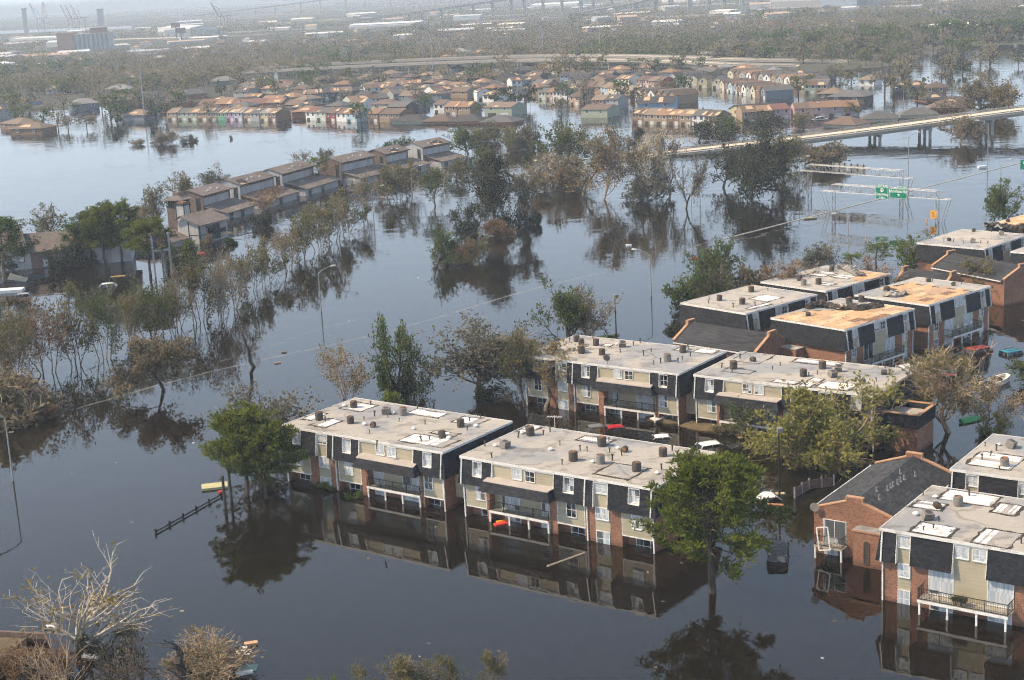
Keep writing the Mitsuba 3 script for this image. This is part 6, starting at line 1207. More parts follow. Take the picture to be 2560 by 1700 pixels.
    if torn and along_ and not hip:
        for i in range(rng.integers(1, 3)):
            t0, t1 = sorted(rng.uniform(.05, .95, 2)); u0 = rng.uniform(.1, .9) * w; u1 = min(w, u0 + rng.uniform(1, 2.6)); z = lambda t: eave - .12 + (ridge - eave + .12) * t; y = lambda t: -e + (d / 2 + e) * t
            if t1 - t0 < .25: t0, t1 = max(.05, t1 - .5), t1
            q = MB(); pts = [(u0, y(t0), z(t0) + .03), (u1, y(t0) + .1, z(t0) + .05), (u1 - .3, y(t1), z(t1) + .03), (u0 + .2, y(t1), z(t1) + .03)]; q.hexa([(a, b, c - .02) for a, b, c in pts] + pts, (.58, .41, .25)); emit(k + '__bare_decking', q, 'painted', M, color=True)
    elif torn:
        q = MB(); t = .5; z = eave + (ridge - eave) * .45
        pts = [(w * .25, -e + (d / 2 + e) * .25, eave + (ridge - eave) * .25 + .05), (w * .6, -e + (d / 2 + e) * .25, eave + (ridge - eave) * .25 + .05), (w * .55, -e + (d / 2 + e) * .6, eave + (ridge - eave) * .6 + .05), (w * .35, -e + (d / 2 + e) * .6, eave + (ridge - eave) * .6 + .05)]
        q.hexa([(a, b, c - .03) for a, b, c in pts] + pts, (.58, .41, .25)); emit(k + '__bare_decking', q, 'painted', M, color=True)
    if chim or rng.random() < .25:
        q = MB(); q.box(w * .3, w * .3 + .35, d * .45, d * .45 + .35, ridge - .4, ridge + .55, (.12, .09, .08)); emit(k + '__chimney', q, 'painted', M, color=True)
    return k
ORD = ('first', 'second', 'third', 'fourth', 'fifth', 'sixth', 'seventh', 'eighth', 'ninth', 'tenth', 'eleventh', 'twelfth')
def row(a, b, walls, roofs, where, d=8.0, eave=3.3, ridge=4.9, torn=.4, depth=False, lower=True, win=2, jog=.5):
    n = len(walls); a, b = np.array(a), np.array(b); u = (b - a) / n; yaw = ang(a, b); nn = np.array([-math.sin(math.radians(yaw)), math.cos(math.radians(yaw))]); w = np.linalg.norm(u)
    for i in range(n):
        o = a + u * i + nn * rng.uniform(0, jog) * (i % 2); rf = roofs[i % len(roofs)]
        lab = f'{ORD[i]} unit from the left, {walls[i]} walls, {where}' if n > 1 else f'{walls[i]}-walled townhouse, {where}'
        unit_house(o, yaw, w, d, eave + rng.uniform(-.15, .15), ridge + rng.uniform(-.15, .15), walls[i], rf, lab, None, not depth, torn if rng.random() < torn else 0, win=1 if depth else win, lower=lower)
row((-138.0,636.2), (-114.4,621.8), ['tan', 'sage', 'sage', 'tan', 'tan'], ['tan', 'grey', 'tan'], 'the tan row left of the green-fronted unit', torn=.9)
row((-114.3,621.8), (-87.6,600.6), ['green', 'purple', 'lavender', 'tan', 'grey', 'yellow', 'brown'], ['tan', 'grey', 'pale'], 'the waterfront row with the green unit', torn=.9)
row((-76.0,600.4), (-54.1,577.5), ['white', 'mint', 'maroon', 'white', 'sky'], ['red', 'grey', 'brown', 'brown', 'red'], 'the waterfront row with the maroon unit', torn=.5)
row((-49.7,576.3), (-37.0,566.3), ['brown', 'tan', 'brown'], ['orange', 'brown', 'brown'], 'the short brown waterfront row', torn=.2)
row((-132.9,678.0), (-93.1,660.6), ['brown', 'brick', 'brown', 'brick', 'brown'], ['red', 'orange', 'red'], 'the orange-roofed row behind the green unit', torn=.5)
row((-93.8,710.8), (-62.6,715.5), ['dark', 'brown', 'dark', 'dark', 'brown', 'dark'], ['brown', 'tan', 'dark'], 'the dark row with many torn orange roofs', torn=1)
row((-63.0,726.4), (-56.0,729.9), ['white'], ['brown'], 'white among dark rows, left of centre', torn=0)
row((-62.6,649.0), (-46.7,658.8), ['mint', 'cream', 'white', 'grey'], ['orange', 'red', 'brown', 'grey'], 'the pale row behind the maroon unit', torn=.6)
row((-46.3,673.9), (-37.9,677.5), ['grey', 'lavender'], ['grey', 'tan'], 'the grey pair behind the pale row', torn=.2)
row((-29.0,684.1), (-11.8,695.0), ['white', 'white', 'white', 'grey'], ['brown', 'red', 'brown', 'tan'], 'the white-fronted row left of centre', torn=.6)
row((-54.8,742.4), (-37.1,743.9), ['blue', 'slate', 'blue', 'grey'], ['orange', 'tan', 'orange'], 'the blue-grey row with orange decking on every roof', torn=1)
row((-11.7,688.1), (3.0,701.4), ['cream', 'slate', 'slate'], ['brown', 'dark', 'grey'], 'the slate row behind the white-fronted one', torn=.3)
row((-25.9,603.0), (-21.8,600.3), ['white'], ['brown'], 'white with dark windows, beside the tan pair', torn=0)
row((-21.3,589.8), (-11.4,583.5), ['tan', 'tan'], ['orange', 'orange'], 'the tan pair with bare orange roofs', torn=1)
row((-5.7,575.1), (4.4,568.7), ['sage'], ['tan'], 'pale, with a broad dark gable, by the channel', d=11, torn=.5)
row((-9.4,657.1), (-2.4,658.3), ['white'], ['brown'], 'white gabled, behind the tan pair', torn=0, depth=True, d=9)
row((-15.8,758.7), (7.0,777.9), ['brown', 'slate', 'brown', 'dark'], ['brown', 'dark', 'brown'], 'the long brown-roofed row farther back', torn=.4)
row((-38.2,768.7), (-16.6,771.8), ['dark', 'slate', 'dark', 'brown'], ['dark', 'tan', 'dark'], 'the dark-roofed row farther back left', torn=.6)
row((6.3,722.7), (20.8,726.8), ['white', 'blue', 'white'], ['brown', 'dark', 'brown'], 'the white and blue row behind the mint unit', torn=.3)
row((16.4,640.2), (28.2,629.3), ['mint', 'peach', 'white', 'white'], ['grey', 'orange', 'dark', 'dark'], 'mint and white row by the palm', torn=.1)
row((27.7,606.2), (31.3,601.5), ['peach'], ['brown'], 'peach-walled beside the cypress', torn=0)
row((28.8,546.5), (37.9,540.8), ['sage'], ['brown'], 'pale green and broad, standing alone by the channel', d=10, eave=2.9, ridge=4.4, torn=0, lower=False)
row((34.9,583.9), (44.5,577.5), ['brown', 'grey'], ['tan', 'grey'], 'the pair behind the pale green house', torn=.4)
row((43.4,653.6), (52.7,616.5), ['sky', 'cream', 'white', 'brown'], ['tan', 'red', 'tan'], 'the pale blue and cream row in the middle', torn=.3)
row((37.5,660.8), (43.6,656.2), ['brick', 'peach'], ['brown', 'tan'], 'the brick and peach pair in the middle', torn=.3)
row((53.1,700.4), (58.8,692.6), ['white', 'white'], ['tan', 'orange'], 'the white pair with orange roof patches', torn=1)
row((61.3,684.6), (70.6,668.5), ['tan', 'pink', 'tan', 'red'], ['brown', 'brown', 'tan', 'brown'], 'the row with the pink and red gables', torn=.2)
for i, (x, y, c) in enumerate([(75.9,690.8,'white'),(81.4,683.3,'white'),(82.9,673.1,'cream'),(85.4,659.4,'yellow'),(90.2,650.0,'cream')]):
    unit_house((x, y), -25, 4.2, 10, 3.6, 5.2, c, ('brown', 'grey', 'dark')[i % 3], f'{ORD[i]} of the narrow pale gable fronts facing the inner pond, {c} walls', None, False, win=1)
row((29.9,745.5), (38.0,742.0), ['blue', 'slate'], ['dark', 'dark'], 'the blue pair in the second depth', torn=.1)
row((38.2,745.3), (44.5,750.2), ['cream', 'slate'], ['brown', 'brown'], 'the cream and slate pair in the second depth', torn=.3)
row((47.3,734.1), (53.1,729.3), ['dark', 'dark'], ['brown', 'tan'], 'the dark pair in the second depth', torn=.3)
row((44.0,512.8), (69.2,488.3), ['brown', 'tan', 'tan', 'brown', 'tan', 'white', 'brown'], ['brown', 'tan', 'orange', 'orange', 'tan', 'grey', 'brown'], 'the front row behind the drowned grove', torn=.9, jog=.2)
row((50.3,561.4), (63.9,558.5), ['blue'], ['dark'], 'blue with a broad torn roof behind the front row', d=12, eave=2.6, ridge=4.6, torn=1, lower=False)
row((54.2,613.0), (66.8,583.6), ['cream', 'brown', 'white', 'brown', 'brown', 'tan'], ['tan', 'grey', 'brown'], 'narrow rank by the inner pond', depth=True, torn=.1, d=10)
row((92.0,638.5), (100.4,580.5), ['cream', 'brown', 'sky', 'grey', 'brown', 'white', 'grey', 'cream', 'brown', 'slate'], ['brown', 'grey', 'brown', 'orange', 'grey'], 'front rank of narrow gables', depth=True, d=11, torn=0)
row((104.7,701.8), (123.5,621.6), ['cream', 'brown', 'grey', 'white', 'brown', 'grey', 'white', 'tan', 'grey', 'white', 'brown', 'tan'], ['brown', 'grey', 'orange', 'orange', 'brown', 'grey'], 'second rank of narrow gables', depth=True, d=11, torn=0)
row((76.5,511.6), (79.5,502.4), ['yellow'], ['dark'], 'yellow-gabled at the end of the torn brown pair', depth=True, d=12)
row((78.8,498.0), (89.0,499.0), ['tan', 'brown'], ['brown', 'orange'], 'the torn brown pair right of the yellow gable', torn=1)
row((89.5,501.1), (95.4,502.4), ['mauve'], ['red'], 'red-roofed beside the torn brown pair', torn=0)
row((96.1,499.5), (117.3,498.6), ['pink', 'pink', 'mauve', 'mauve'], ['brown', 'orange', 'orange', 'orange'], 'the long pink-walled row', torn=.1, win=1, jog=.1, ridge=5.0)
row((119.0,599.0), (127.9,595.8), ['sage', 'tan'], ['brown', 'grey'], 'the pair behind the light green tree', torn=.2)
for i, (a, b, d_, r_, c, lab) in enumerate([((-40.4,563.0),(-28.1,555.7),9,'dark','sage','hip-roofed house sunk to its eaves, first from the left on the waterfront'),((-28.6,554.7),(-18.1,549.7),9,'brown','brown','hip-roofed house sunk to its eaves, second on the waterfront'),((-19.2,549.1),(-7.5,543.4),9,'dark','brick','hip-roofed house sunk to its eaves, third on the waterfront'),((-7.6,539.2),(4.0,533.2),10,'grey','brick','hip-roofed house sunk to its eaves, fourth on the waterfront'),((-83.5,613.9),(-71.3,611.4),10,'orange','brick','brown brick house with an orange hip roof behind the waterfront rows'),((-158.9,647.4),(-148.6,641.1),9,'tan','slate','orange-patched hip roof at the water left of the dark round tree'),((98.9,469.3),(107.1,461.1),9,'brown','cream','brown hip roof right before the ramp bridge'),((112.9,477.4),(124.1,475.2),9,'grey','cream','grey hip roof behind the ramp bridge, left one'),((126.3,483.2),(137.7,480.8),9,'grey','cream','grey hip roof behind the ramp bridge, right one'),((140.6,501.4),(151.8,499.2),9,'brown','brick','hip roof second deep behind the ramp bridge'),((146.1,516.5),(158.0,511.2),9,'dark','brick','dark hip roof beside the orange-brown thicket'),((149.0,534.6),(158.6,536.8),9,'dark','brick','dark hip roof left of the orange-brown thicket top'),((117.3,566.4),(125.1,560.8),9,'tan','dark','low hip roof behind the pink row, left'),((117.7,550.5),(129.2,542.5),10,'grey','dark','wide low hip roof behind the pink row, right'),((146.3,625.3),(152.0,620.7),8,'tan','white','pale hip house at the head of the flooded street'),((148.3,578.8),(156.1,577.7),8,'dark','dark','torn dark house with an orange patch at the flooded street'),((153.3,576.4),(162.5,576.3),9,'brown','sage','hip house right of the torn dark one'),((157.4,566.5),(164.8,564.2),9,'brown','brown','brown hip house behind the dark hip roofs'),((112.2,738.8),(121.9,734.1),9,'orange','brown','orange hip roof beyond the ranks of gables'),((118.7,724.3),(126.8,716.9),9,'grey','white','grey hip roof beyond the ranks of gables'),((123.2,710.0),(127.8,705.9),7,'pale','white','pale gabled roof beyond the ranks of gables'),((126.3,697.4),(134.1,695.3),8,'dark','mint','mint-gabled dark roof beyond the ranks'),((130.0,679.9),(137.6,677.9),8,'dark','dark','dark roof with a torn tip beyond the ranks'),((137.9,668.4),(143.9,665.0),8,'dark','dark','dark roof at the edge of the far street'),((107.8,756.0),(114.9,754.9),8,'pale','grey','pale roof at the left end beyond the ranks'),((-208.2,638.7),(-197.1,627.6),12,'tan','brown','brown house at the left edge, upper one of two'),((-193.7,605.0),(-179.1,599.2),10,'tan','brown','brown house with an orange-torn gable at the left shore'),((-251.0,782.0),(-235.4,775.0),9,'brown','blue','blue-walled house among the trees at the left edge'),((-66.4,860.6),(-56.1,856.6),9,'tan','blue','pale-roofed house alone behind the dark townhouses'),((-154.4,1027.6),(-133.0,1007.0),9,'orange','white','brown-roofed church hall left of a tall mast'),((-17.8,1072.9),(-6.8,1068.4),9,'orange','slate','blue-walled house with an orange hip near the elevated road'),((-24.4,869.2),(-16.5,872.5),9,'brown','dark','brown house just below the elevated road'),((7.5,820.4),(22.9,818.4),12,'dark','dark','long dark roof below the elevated road at left'),((56.0,784.0),(67.1,781.6),10,'orange','slate','roof of bare orange boards below the elevated road')]):
    u = math.hypot(b[0] - a[0], b[1] - a[1]); unit_house(a, ang(a, b), u, d_, .9 if i < 4 or i in (6, 7, 8, 9, 10, 11) else 2.4, 3.0 if i < 4 or i in (6, 7, 8, 9, 10, 11) else 4.4, c, r_, lab, None, True, .6 if 'orange' in lab or 'torn' in lab else 0, True, 2 if i == 25 or i > 11 else 0, 'hip_house', False)
# more roofs packed between the rows
made = 0
for t in range(3000):
    if made >= 80: break
    x, y = rng.uniform(-135, 120), rng.uniform(570, 835)
    if y < (655 - (x + 138) * .82 if x < -30 else 640 + max(0, x - 40) * .2) or (50 < x < 125 and y < 690) or abs(y - (880 - .9 * max(0, x))) < 30: continue
    w = rng.uniform(8, 12); yaw = float(rng.choice((-30, -38, -42, 50)) + rng.normal(0, 4)); a_ = math.radians(yaw); cx, cy = x + math.cos(a_) * w / 2 - math.sin(a_) * 4, y + math.sin(a_) * w / 2 + math.cos(a_) * 4
    if any((cx - p) ** 2 + (cy - q) ** 2 < (r_ + w * .5) ** 2 for p, q, r_ in SITES): continue
    c = ('white', 'tan', 'brick', 'grey', 'dark', 'slate', 'cream')[rng.integers(7)]; r_ = ('brown', 'brown', 'grey', 'tan', 'orange', 'dark')[rng.integers(6)]; hip = rng.random() < .45
    dep = 'behind the waterfront rows' if y < 690 else 'under the elevated road' if y > 780 else 'in the thick of the quarter'; side = 'left' if x < -80 else 'right' if x > 20 else 'centre'
    unit_house((x, y), yaw, w, 8, 3.0, 4.7, c, r_, f'{c} {"hip-roofed" if hip else "gabled"} house with a {r_} roof {dep}, {side}', f'{c} {"hip" if hip else "gable"} houses with {r_} roofs {dep}, {side}', True, 1 if rng.random() < .5 else 0, hip, 2, 'infill_house', False); made += 1
# roofs half hidden in the far trees
for i in range(150):
    y = 700 * (2050 / 700) ** rng.random(); x = rng.uniform(-.37, .36) * y + 10
    if (x > 170 and y < 900) or (y < 760 and -130 < x < 170) or (x > 20 and y < 870 and x < 170): continue
    w = rng.uniform(9, 16); c = ('white', 'cream', 'tan', 'brick', 'grey', 'slate')[rng.integers(6)]; r_ = ('brown', 'grey', 'tan', 'orange', 'dark', 'pale')[rng.integers(6)]
    dep = 'nearer' if y < 1000 else 'middle-distance' if y < 1400 else 'farthest'; side = 'left' if x < -.1 * y else 'right' if x > .12 * y else 'centre'
    unit_house((x, y), rng.uniform(-35, 35), w, 9, 3.0, 5.4, c, r_, f'{c} house with a {r_} roof half hidden in the {dep} trees, {side}', f'{c} houses with {r_} roofs in the {dep} trees, {side}', True, 1 if rng.random() < .35 else 0, True, 2 if y < 1100 else 0, 'far_house', False)

# ------------------------------------------------------------------ far trees, single ones first, then the wood as one mass
rng = np.random.default_rng(8)
def lowtree(seed, pal, n=150, tall=1.0, sparse=False):
    r = np.random.default_rng(seed); ca, cb = (np.array(c) for c in PAL[pal])
    k = 9; lob = np.c_[r.normal(0, 1.9, k), r.normal(0, 1.9, k), r.uniform(2.0, 6.4, k)]
    c = lob[r.integers(k, size=n)] + unit_rows(r.normal(0, 1, (n, 3))) * r.uniform(.3, 1.6, (n, 1)) * [1.2, 1.2, .9]; c[:, 2] *= tall
    d = unit_rows(r.normal(0, 1, (n, 3)) + [0, 0, .4]); tone = meshkit.noise(c * .7, seed)[:, None] * .9 + r.random((n, 1)) * .3
    leaf = cards(c - d * .4, d, r.uniform(.7, 1.3, n), r.uniform(.22, .42, n), ca + (cb - ca) * tone, r)
    seg = [(0, 0, -1, 0, 0, 3.6 * tall, .25, .17)] + [(0, 0, (1.6 + .3 * i) * tall, *(lob[i] * [.8, .8, tall]), .12, .05) for i in range(k)]
    return prisms(np.array(seg), 4, WOOD['dark' if not sparse else 'brown'], rng=r), leaf
def unit_rows(a): return a / (np.linalg.norm(a, axis=1, keepdims=True) + 1e-9)
LOW = []
for i, (pal, n, tall) in enumerate((('brown', 150, 1.0), ('olive', 180, 1.0), ('green', 190, 1.05), ('brown', 130, 1.1), ('dark', 200, .95), ('grey', 150, 1.0), ('pine_dark', 190, 1.2), ('olive', 150, 1.15), ('mustard', 140, .9), ('brown', 110, 1.2))):
    t, l = lowtree(40 + i, pal, n, tall); LOW.append((mikit.ply(t[:2], 'bark', uv=pack(t[2])), mikit.ply(l[:2], 'leaves', uv=pack(l[2])), pal, t, l))
NAMES = {'brown': 'brown thin-leaved', 'olive': 'olive', 'green': 'green', 'dark': 'dark', 'grey': 'grey-green', 'pine_dark': 'deep green', 'mustard': 'yellow-brown'}
def far_tree(x, y, s, i, label=None, group=None):
    tr, cr, pal, _, _ = LOW[i]; dep = 'nearer' if y < 760 else 'middle' if y < 900 else 'farther'; side = 'far left' if x < -.22 * y else 'left' if x < -.07 * y else 'centre' if x < .08 * y else 'right' if x < .22 * y else 'far right'
    label = label or f'{NAMES[pal]} tree in the {dep} belt of flooded trees, {side}'
    k = thing('far_tree', label, 'tree', group or label); M = T().translate([x, y, 0]).rotate([0, 0, 1], float(rng.uniform(0, 360))).scale([s * float(rng.uniform(.85, 1.2)), s * float(rng.uniform(.85, 1.2)), s])
    scene[k + '__trunk'] = {**tr, 'to_world': M}; scene[k + '__crown'] = {**cr, 'to_world': M}
def clear(x, y):   # inside the built-up quarter or the lagoon
    if y < 560 + .10 * max(0, -x - 60): return False
    return True
for p, s, i, lab in [((-189.3,637.6),1.15,6,'bright green tree on the left shore beside the torn brown house'),((-155.5,622.7),1.0,4,'dark round tree standing in the lagoon at the left shore'),((-143.5,640.6),1.35,4,'broad dark tree left of the tan townhouses'),((-138.0,642.4),1.0,4,'smaller dark tree touching the tan townhouses'),((-172.9,613.8),1.0,0,'brown bare tree on the left shore, first right of the bright green one'),((-165.6,614.3),1.1,0,'brown wide tree on the left shore with reflected trunk'),((-177.6,616.4),0.9,3,'thin brown tree on the left shore between the bright green and the wide brown one'),((-118.5,625.3),1.0,3,'thin brown tree before the tan townhouses'),((-51.4,566.0),1.15,6,'green tree rising before the maroon waterfront row'),((-65.9,660.0),0.9,3,'thin brown tree among the pale row'),((-35.0,639.0),1.2,3,'tall brown tree behind the short brown waterfront row'),((-29.7,610.7),0.95,2,'green tree beside the tall brown one on the waterfront'),((-7.8,581.3),0.6,2,'small green bush by the pale gabled channel house'),((-2.0,630.8),1.0,4,'dark tree behind the pale gabled channel house'),((10.0,600.6),1.5,4,'massive dark tree at the channel mouth'),((6.3,607.4),1.3,4,'second dark tree at the channel mouth'),((22.7,567.4),1.0,8,'low brown thicket in the channel below the palm'),((32.8,593.9),1.3,3,'tall brown cypress among the townhouses'),((47.4,592.7),1.35,2,'tall green cypress among the townhouses'),((51.6,589.8),1.0,1,'olive shrub right of the green cypress'),((71.1,608.0),1.35,6,'tall green pine beside the inner pond'),((69.1,644.7),0.9,8,'yellow-brown tree by the red gable'),((91.8,671.7),0.8,2,'green tree before the pale gable fronts'),((27.8,624.8),1.1,6,'palm-like tree before the white-fronted townhouses'),((114.2,585.1),1.15,2,'light green tree at the end of the ranks of gables'),((114.7,605.8),0.8,0,'brown tree leaning on the ranks of gables'),((134.5,605.3),0.9,7,'olive thin tree at the flooded street'),((147.6,642.5),1.1,1,'olive tree at the head of the flooded street'),((145.4,661.9),1.0,1,'second olive tree at the head of the flooded street'),((144.9,575.9),1.6,0,'big brown tree with a tall trunk in the flooded street'),((143.7,526.6),1.3,1,'olive-brown tree before the dark hip roofs'),((161.4,614.6),1.25,3,'leaning brown tree with a pale split limb'),((178.0,616.8),0.9,0,'brown low tree at the channel bank, upper right'),((115.1,497.4),0.7,1,'olive bush under the pink row right end'),((93.1,469.2),1.0,0,'brown tree before the pink row left end')]: far_tree(*p, s, i, lab)
# wood behind the far channel at the upper right, and the belts beyond the quarter
cnt, CAND = 0, []
for t in range(1500):
    if cnt >= 320: break
    y = rng.uniform(640, 1010); x = rng.uniform(-.36, .37) * y
    if x > -140 and x < 165 and y < 745 + .35 * max(0, 60 - x) * (x > 0): continue
    if x <= -140 and y < 640 + .15 * abs(x + 140): continue
    if 235 < x < 400 and y < 800 + .1 * (x - 150): continue
    if -150 < x < 175 and abs(y - (880 - .9 * max(0, x))) < 26: continue
    q = (x, y, rng.uniform(.8, 1.5), int(rng.choice(10, p=(.2, .13, .1, .14, .08, .1, .07, .08, .05, .05)))); cnt += 1
    CAND.append(q)
for t in range(45):
    x, y = rng.uniform(135, 250), rng.uniform(765, 885)
    if abs(y - (880 - .9 * x)) > 30 or x > 178: CAND.append((x, y, rng.uniform(.9, 1.5), int(rng.choice((2, 1, 4, 1, 0, 3, 6)))))
for t in range(45): x = rng.uniform(30, 185); CAND.append((x, 905 - .9 * x * (x < 150) - 135 * (x >= 150) + rng.uniform(8, 75), rng.uniform(.9, 1.4), int(rng.integers(10))))
for t in range(60): x = rng.uniform(160, 345); CAND.append((x, 878 + .1 * (x - 165) + rng.uniform(-14, 45), rng.uniform(1.2, 2.0), int(rng.choice((2, 6, 4, 1, 0, 2, 6)))))
CAND.sort(key=lambda q: -q[2] / math.hypot(q[0], q[1]))
for q in CAND[:255]: far_tree(*q)
V, F_, C_, n0 = [], [], [], 0
N_FAR = 6200
yy = 860 * (2750 / 860) ** rng.random(N_FAR) ** 1.15; xx = rng.uniform(-.38, .38, N_FAR) * yy
for x, y, s0, i0 in [(a, b, 0, 0) for a, b in zip(xx, yy)] + CAND[255:]:
    dn = meshkit.noise(np.array([x * .006, y * .004, 1.0]), 4)
    if s0: pass
    elif y > 1500 and dn < .42: continue
    elif abs(x + 430) < 45 and abs(y - 1640) < 60: continue
    elif x > 150 and y < 900: continue
    elif -150 < x < 175 and abs(y - (880 - .9 * max(0, x))) < 30: continue
    elif -60 < x < 160 and y < 900 - .9 * max(0, x): continue
    gz = meshkit.noise(np.array([x * .011, y * .007, 3.0]), 6); i = int(rng.choice((2, 6, 4, 1, 7, 5))) if gz > .56 else int(rng.choice((0, 3, 9, 5, 8, 1, 0))); s = rng.uniform(.75, 1.35); i, s = (i0, s0) if s0 else (i, s); a = rng.uniform(0, 6.28); ca, sa = math.cos(a) * s, math.sin(a) * s
    for src, keep in ((LOW[i][4], (.20 if y > 1800 else .28) if y > 1300 else .5), (LOW[i][3], 1)):
        v, f, c = src
        if src is LOW[i][4]: q = int(len(v) / 4 * keep); v, f, c = v[:q * 4], f[:q], c[:q * 4]
        else: v, f, c = v[:16], f[:8], c[:16]
        w = (1.9 if y > 1800 else 1.5) if (y > 1300 and src is LOW[i][4]) else 1.15
        v = np.c_[v[:, 0] * ca - v[:, 1] * sa, v[:, 0] * sa + v[:, 1] * ca, v[:, 2] * s] * [w, w, 1] + [x, y, .3]; V.append(v); F_.append(f + n0); C_.append(c); n0 += len(v)
m = MB(); m.v, m.f, m.c, m.n = [np.vstack(V)], [np.vstack([np.vstack(F_)[:, [0, 1, 2]], np.vstack(F_)[:, [0, 2, 3]]])], [np.vstack(C_)], n0
emit('far_wood', m, 'leaves', color=True, kind='stuff', label='hazy mass of grey-green and brown trees running back to the industrial skyline', category='wood')
# ------------------------------------------------------------------ the far city
def block_(base, lab, p, yaw, w, d, h, col, cat='warehouse', roof=(.6, .6, .58), band=None, doors=0):
    k = thing(base, lab, cat); M = xf(p, yaw); m = MB(); m.box(0, w, 0, d, -1, h, col); emit(k + '__wall', m, 'painted', M, color=True)
    m = MB(); v = [(-.5, -.5, h + .02), (w + .5, -.5, h + .02), (w + .5, d + .5, h + .02), (-.5, d + .5, h + .02), (-.5, d / 2 - .3, h + h * .22 + .4), (w + .5, d / 2 - .3, h + h * .22 + .4), (w + .5, d / 2 + .3, h + h * .22 + .4), (-.5, d / 2 + .3, h + h * .22 + .4)]; m.hexa(v, roof); emit(k + '__roof', m, 'painted', M, color=True)
    if band is not None: m = MB(); m.box(1, w - 1, -.15, -.01, h * .1, h * .55, band); emit(k + '__loading_doors', m, 'painted', M, color=True)
    return k, M
for p0, p1, h, d, col, roof, lab in [((-716.8,2292.6),(-621.6,2241.4),6,50,(0.5,0.52,0.52),(0.7,0.68,0.64),'long white-roofed warehouse left behind the striped tower'),((-488.2,2253.3),(-421.4,2146.2),11,40,(0.66,0.64,0.6),(0.6,0.6,0.6),'white warehouse with a dark sign board, upper left'),((-420.5,2144.8),(-394.9,2235.2),9,40,(0.42,0.46,0.5),(0.55,0.58,0.6),'grey-blue warehouse adjoining the white one'),((-371.3,1890.9),(-329.8,1888.1),3,30,(0.5,0.5,0.5),(0.85,0.82,0.75),'low bright roof in front of the grey-blue warehouse'),((-348.5,2653.0),(-312.1,2649.4),7,40,(0.55,0.52,0.42),(0.8,0.74,0.58),'cream-roofed shed at upper centre'),((-372.6,2563.0),(-359.9,2564.5),6,30,(0.6,0.55,0.45),(0.85,0.75,0.6),'small cream-roofed shed left of the larger one'),((-670.1,3290.6),(-620.3,3294.5),5,50,(0.45,0.45,0.45),(0.75,0.74,0.72),'far low white shed above the white warehouse'),((-192.4,2045.4),(-99.6,2020.9),5,40,(0.7,0.7,0.7),(0.85,0.85,0.85),'long white row of trailers and sheds under the high bridge'),((-260.5,2916.0),(-220.9,2932.0),7,60,(0.5,0.5,0.5),(0.8,0.78,0.72),'pale roof beyond the high bridge'),((64.3,2777.8),(146.0,2745.9),8,60,(0.7,0.7,0.7),(0.8,0.8,0.8),'white sheds below the high bridge ramp'),((341.8,1926.5),(427.6,1832.4),16,60,(0.46,0.46,0.47),(0.5,0.5,0.5),'wide grey warehouse along the top edge'),((423.2,1813.5),(439.6,1823.5),16,60,(0.24,0.3,0.38),(0.45,0.45,0.48),'blue end bay of the wide grey warehouse'),((291.9,1028.0),(319.5,1027.2),5,30,(0.5,0.45,0.38),(0.75,0.73,0.68),'beige flat warehouse among the trees at the upper right'),((287.0,2666.5),(359.0,2530.9),6,40,(0.6,0.6,0.6),(0.8,0.79,0.75),'thin white shed at the top right of the ramp'),((251.0,1816.3),(270.0,1790.3),4,30,(0.65,0.63,0.6),(0.75,0.7,0.62),'cream shed among the trees at upper centre'),((-421.8,1702.7),(-404.4,1714.9),4,25,(0.5,0.48,0.45),(0.6,0.58,0.55),'low pale buildings right of the striped tower'),((-408.6,1272.4),(-400.2,1287.2),5,25,(0.45,0.5,0.52),(0.85,0.86,0.86),'bright flat roof at the left edge'),((191.0,999.1),(199.9,1005.1),3,10,(0.4,0.4,0.4),(0.1,0.32,0.66),'house under a blue tarpaulin, left of the longer one'),((205.2,1028.1),(223.0,1029.9),3,12,(0.4,0.4,0.4),(0.12,0.36,0.7),'long house under blue tarpaulins'),((119.2,875.2),(127.7,878.6),3,14,(0.4,0.4,0.38),(0.62,0.6,0.54),'pale square roof behind the elevated road')]:
    block_('warehouse', lab, p0, ang(p0, p1), math.hypot(p1[0] - p0[0], p1[1] - p0[1]), d, h, col, roof=roof, band=np.array(col) * .6 if h > 4 else None)
# pale roofs of the far suburb and the docks
for i in range(75):
    y = 1350 * (2900 / 1350) ** rng.random(); x = rng.uniform(-.37, .37) * y
    if abs(x + 430) < 60 and abs(y - 1640) < 90: continue
    w_, d_, h_ = rng.uniform(12, 46), rng.uniform(10, 24), rng.uniform(3, 6.5); c_ = np.array(((.5, .5, .5), (.55, .52, .45), (.4, .3, .25), (.45, .5, .55))[rng.integers(4)]); r_ = np.array(((.75, .74, .72), (.66, .62, .55), (.5, .5, .52), (.55, .38, .26))[rng.integers(4)])
    side = 'left' if x < -.12 * y else 'right' if x > .12 * y else 'centre'; lab = f"{'pale' if r_[0] > .6 else 'dull'} low building {'far beyond the wood' if y > 2000 else 'in the distant wood'}, {side}"
    block_('far_building', lab, (x, y), rng.uniform(-25, 25), w_, d_, h_, c_, 'building', r_); labels[[q for q in labels if q.startswith('far_building')][-1]]['group'] = lab
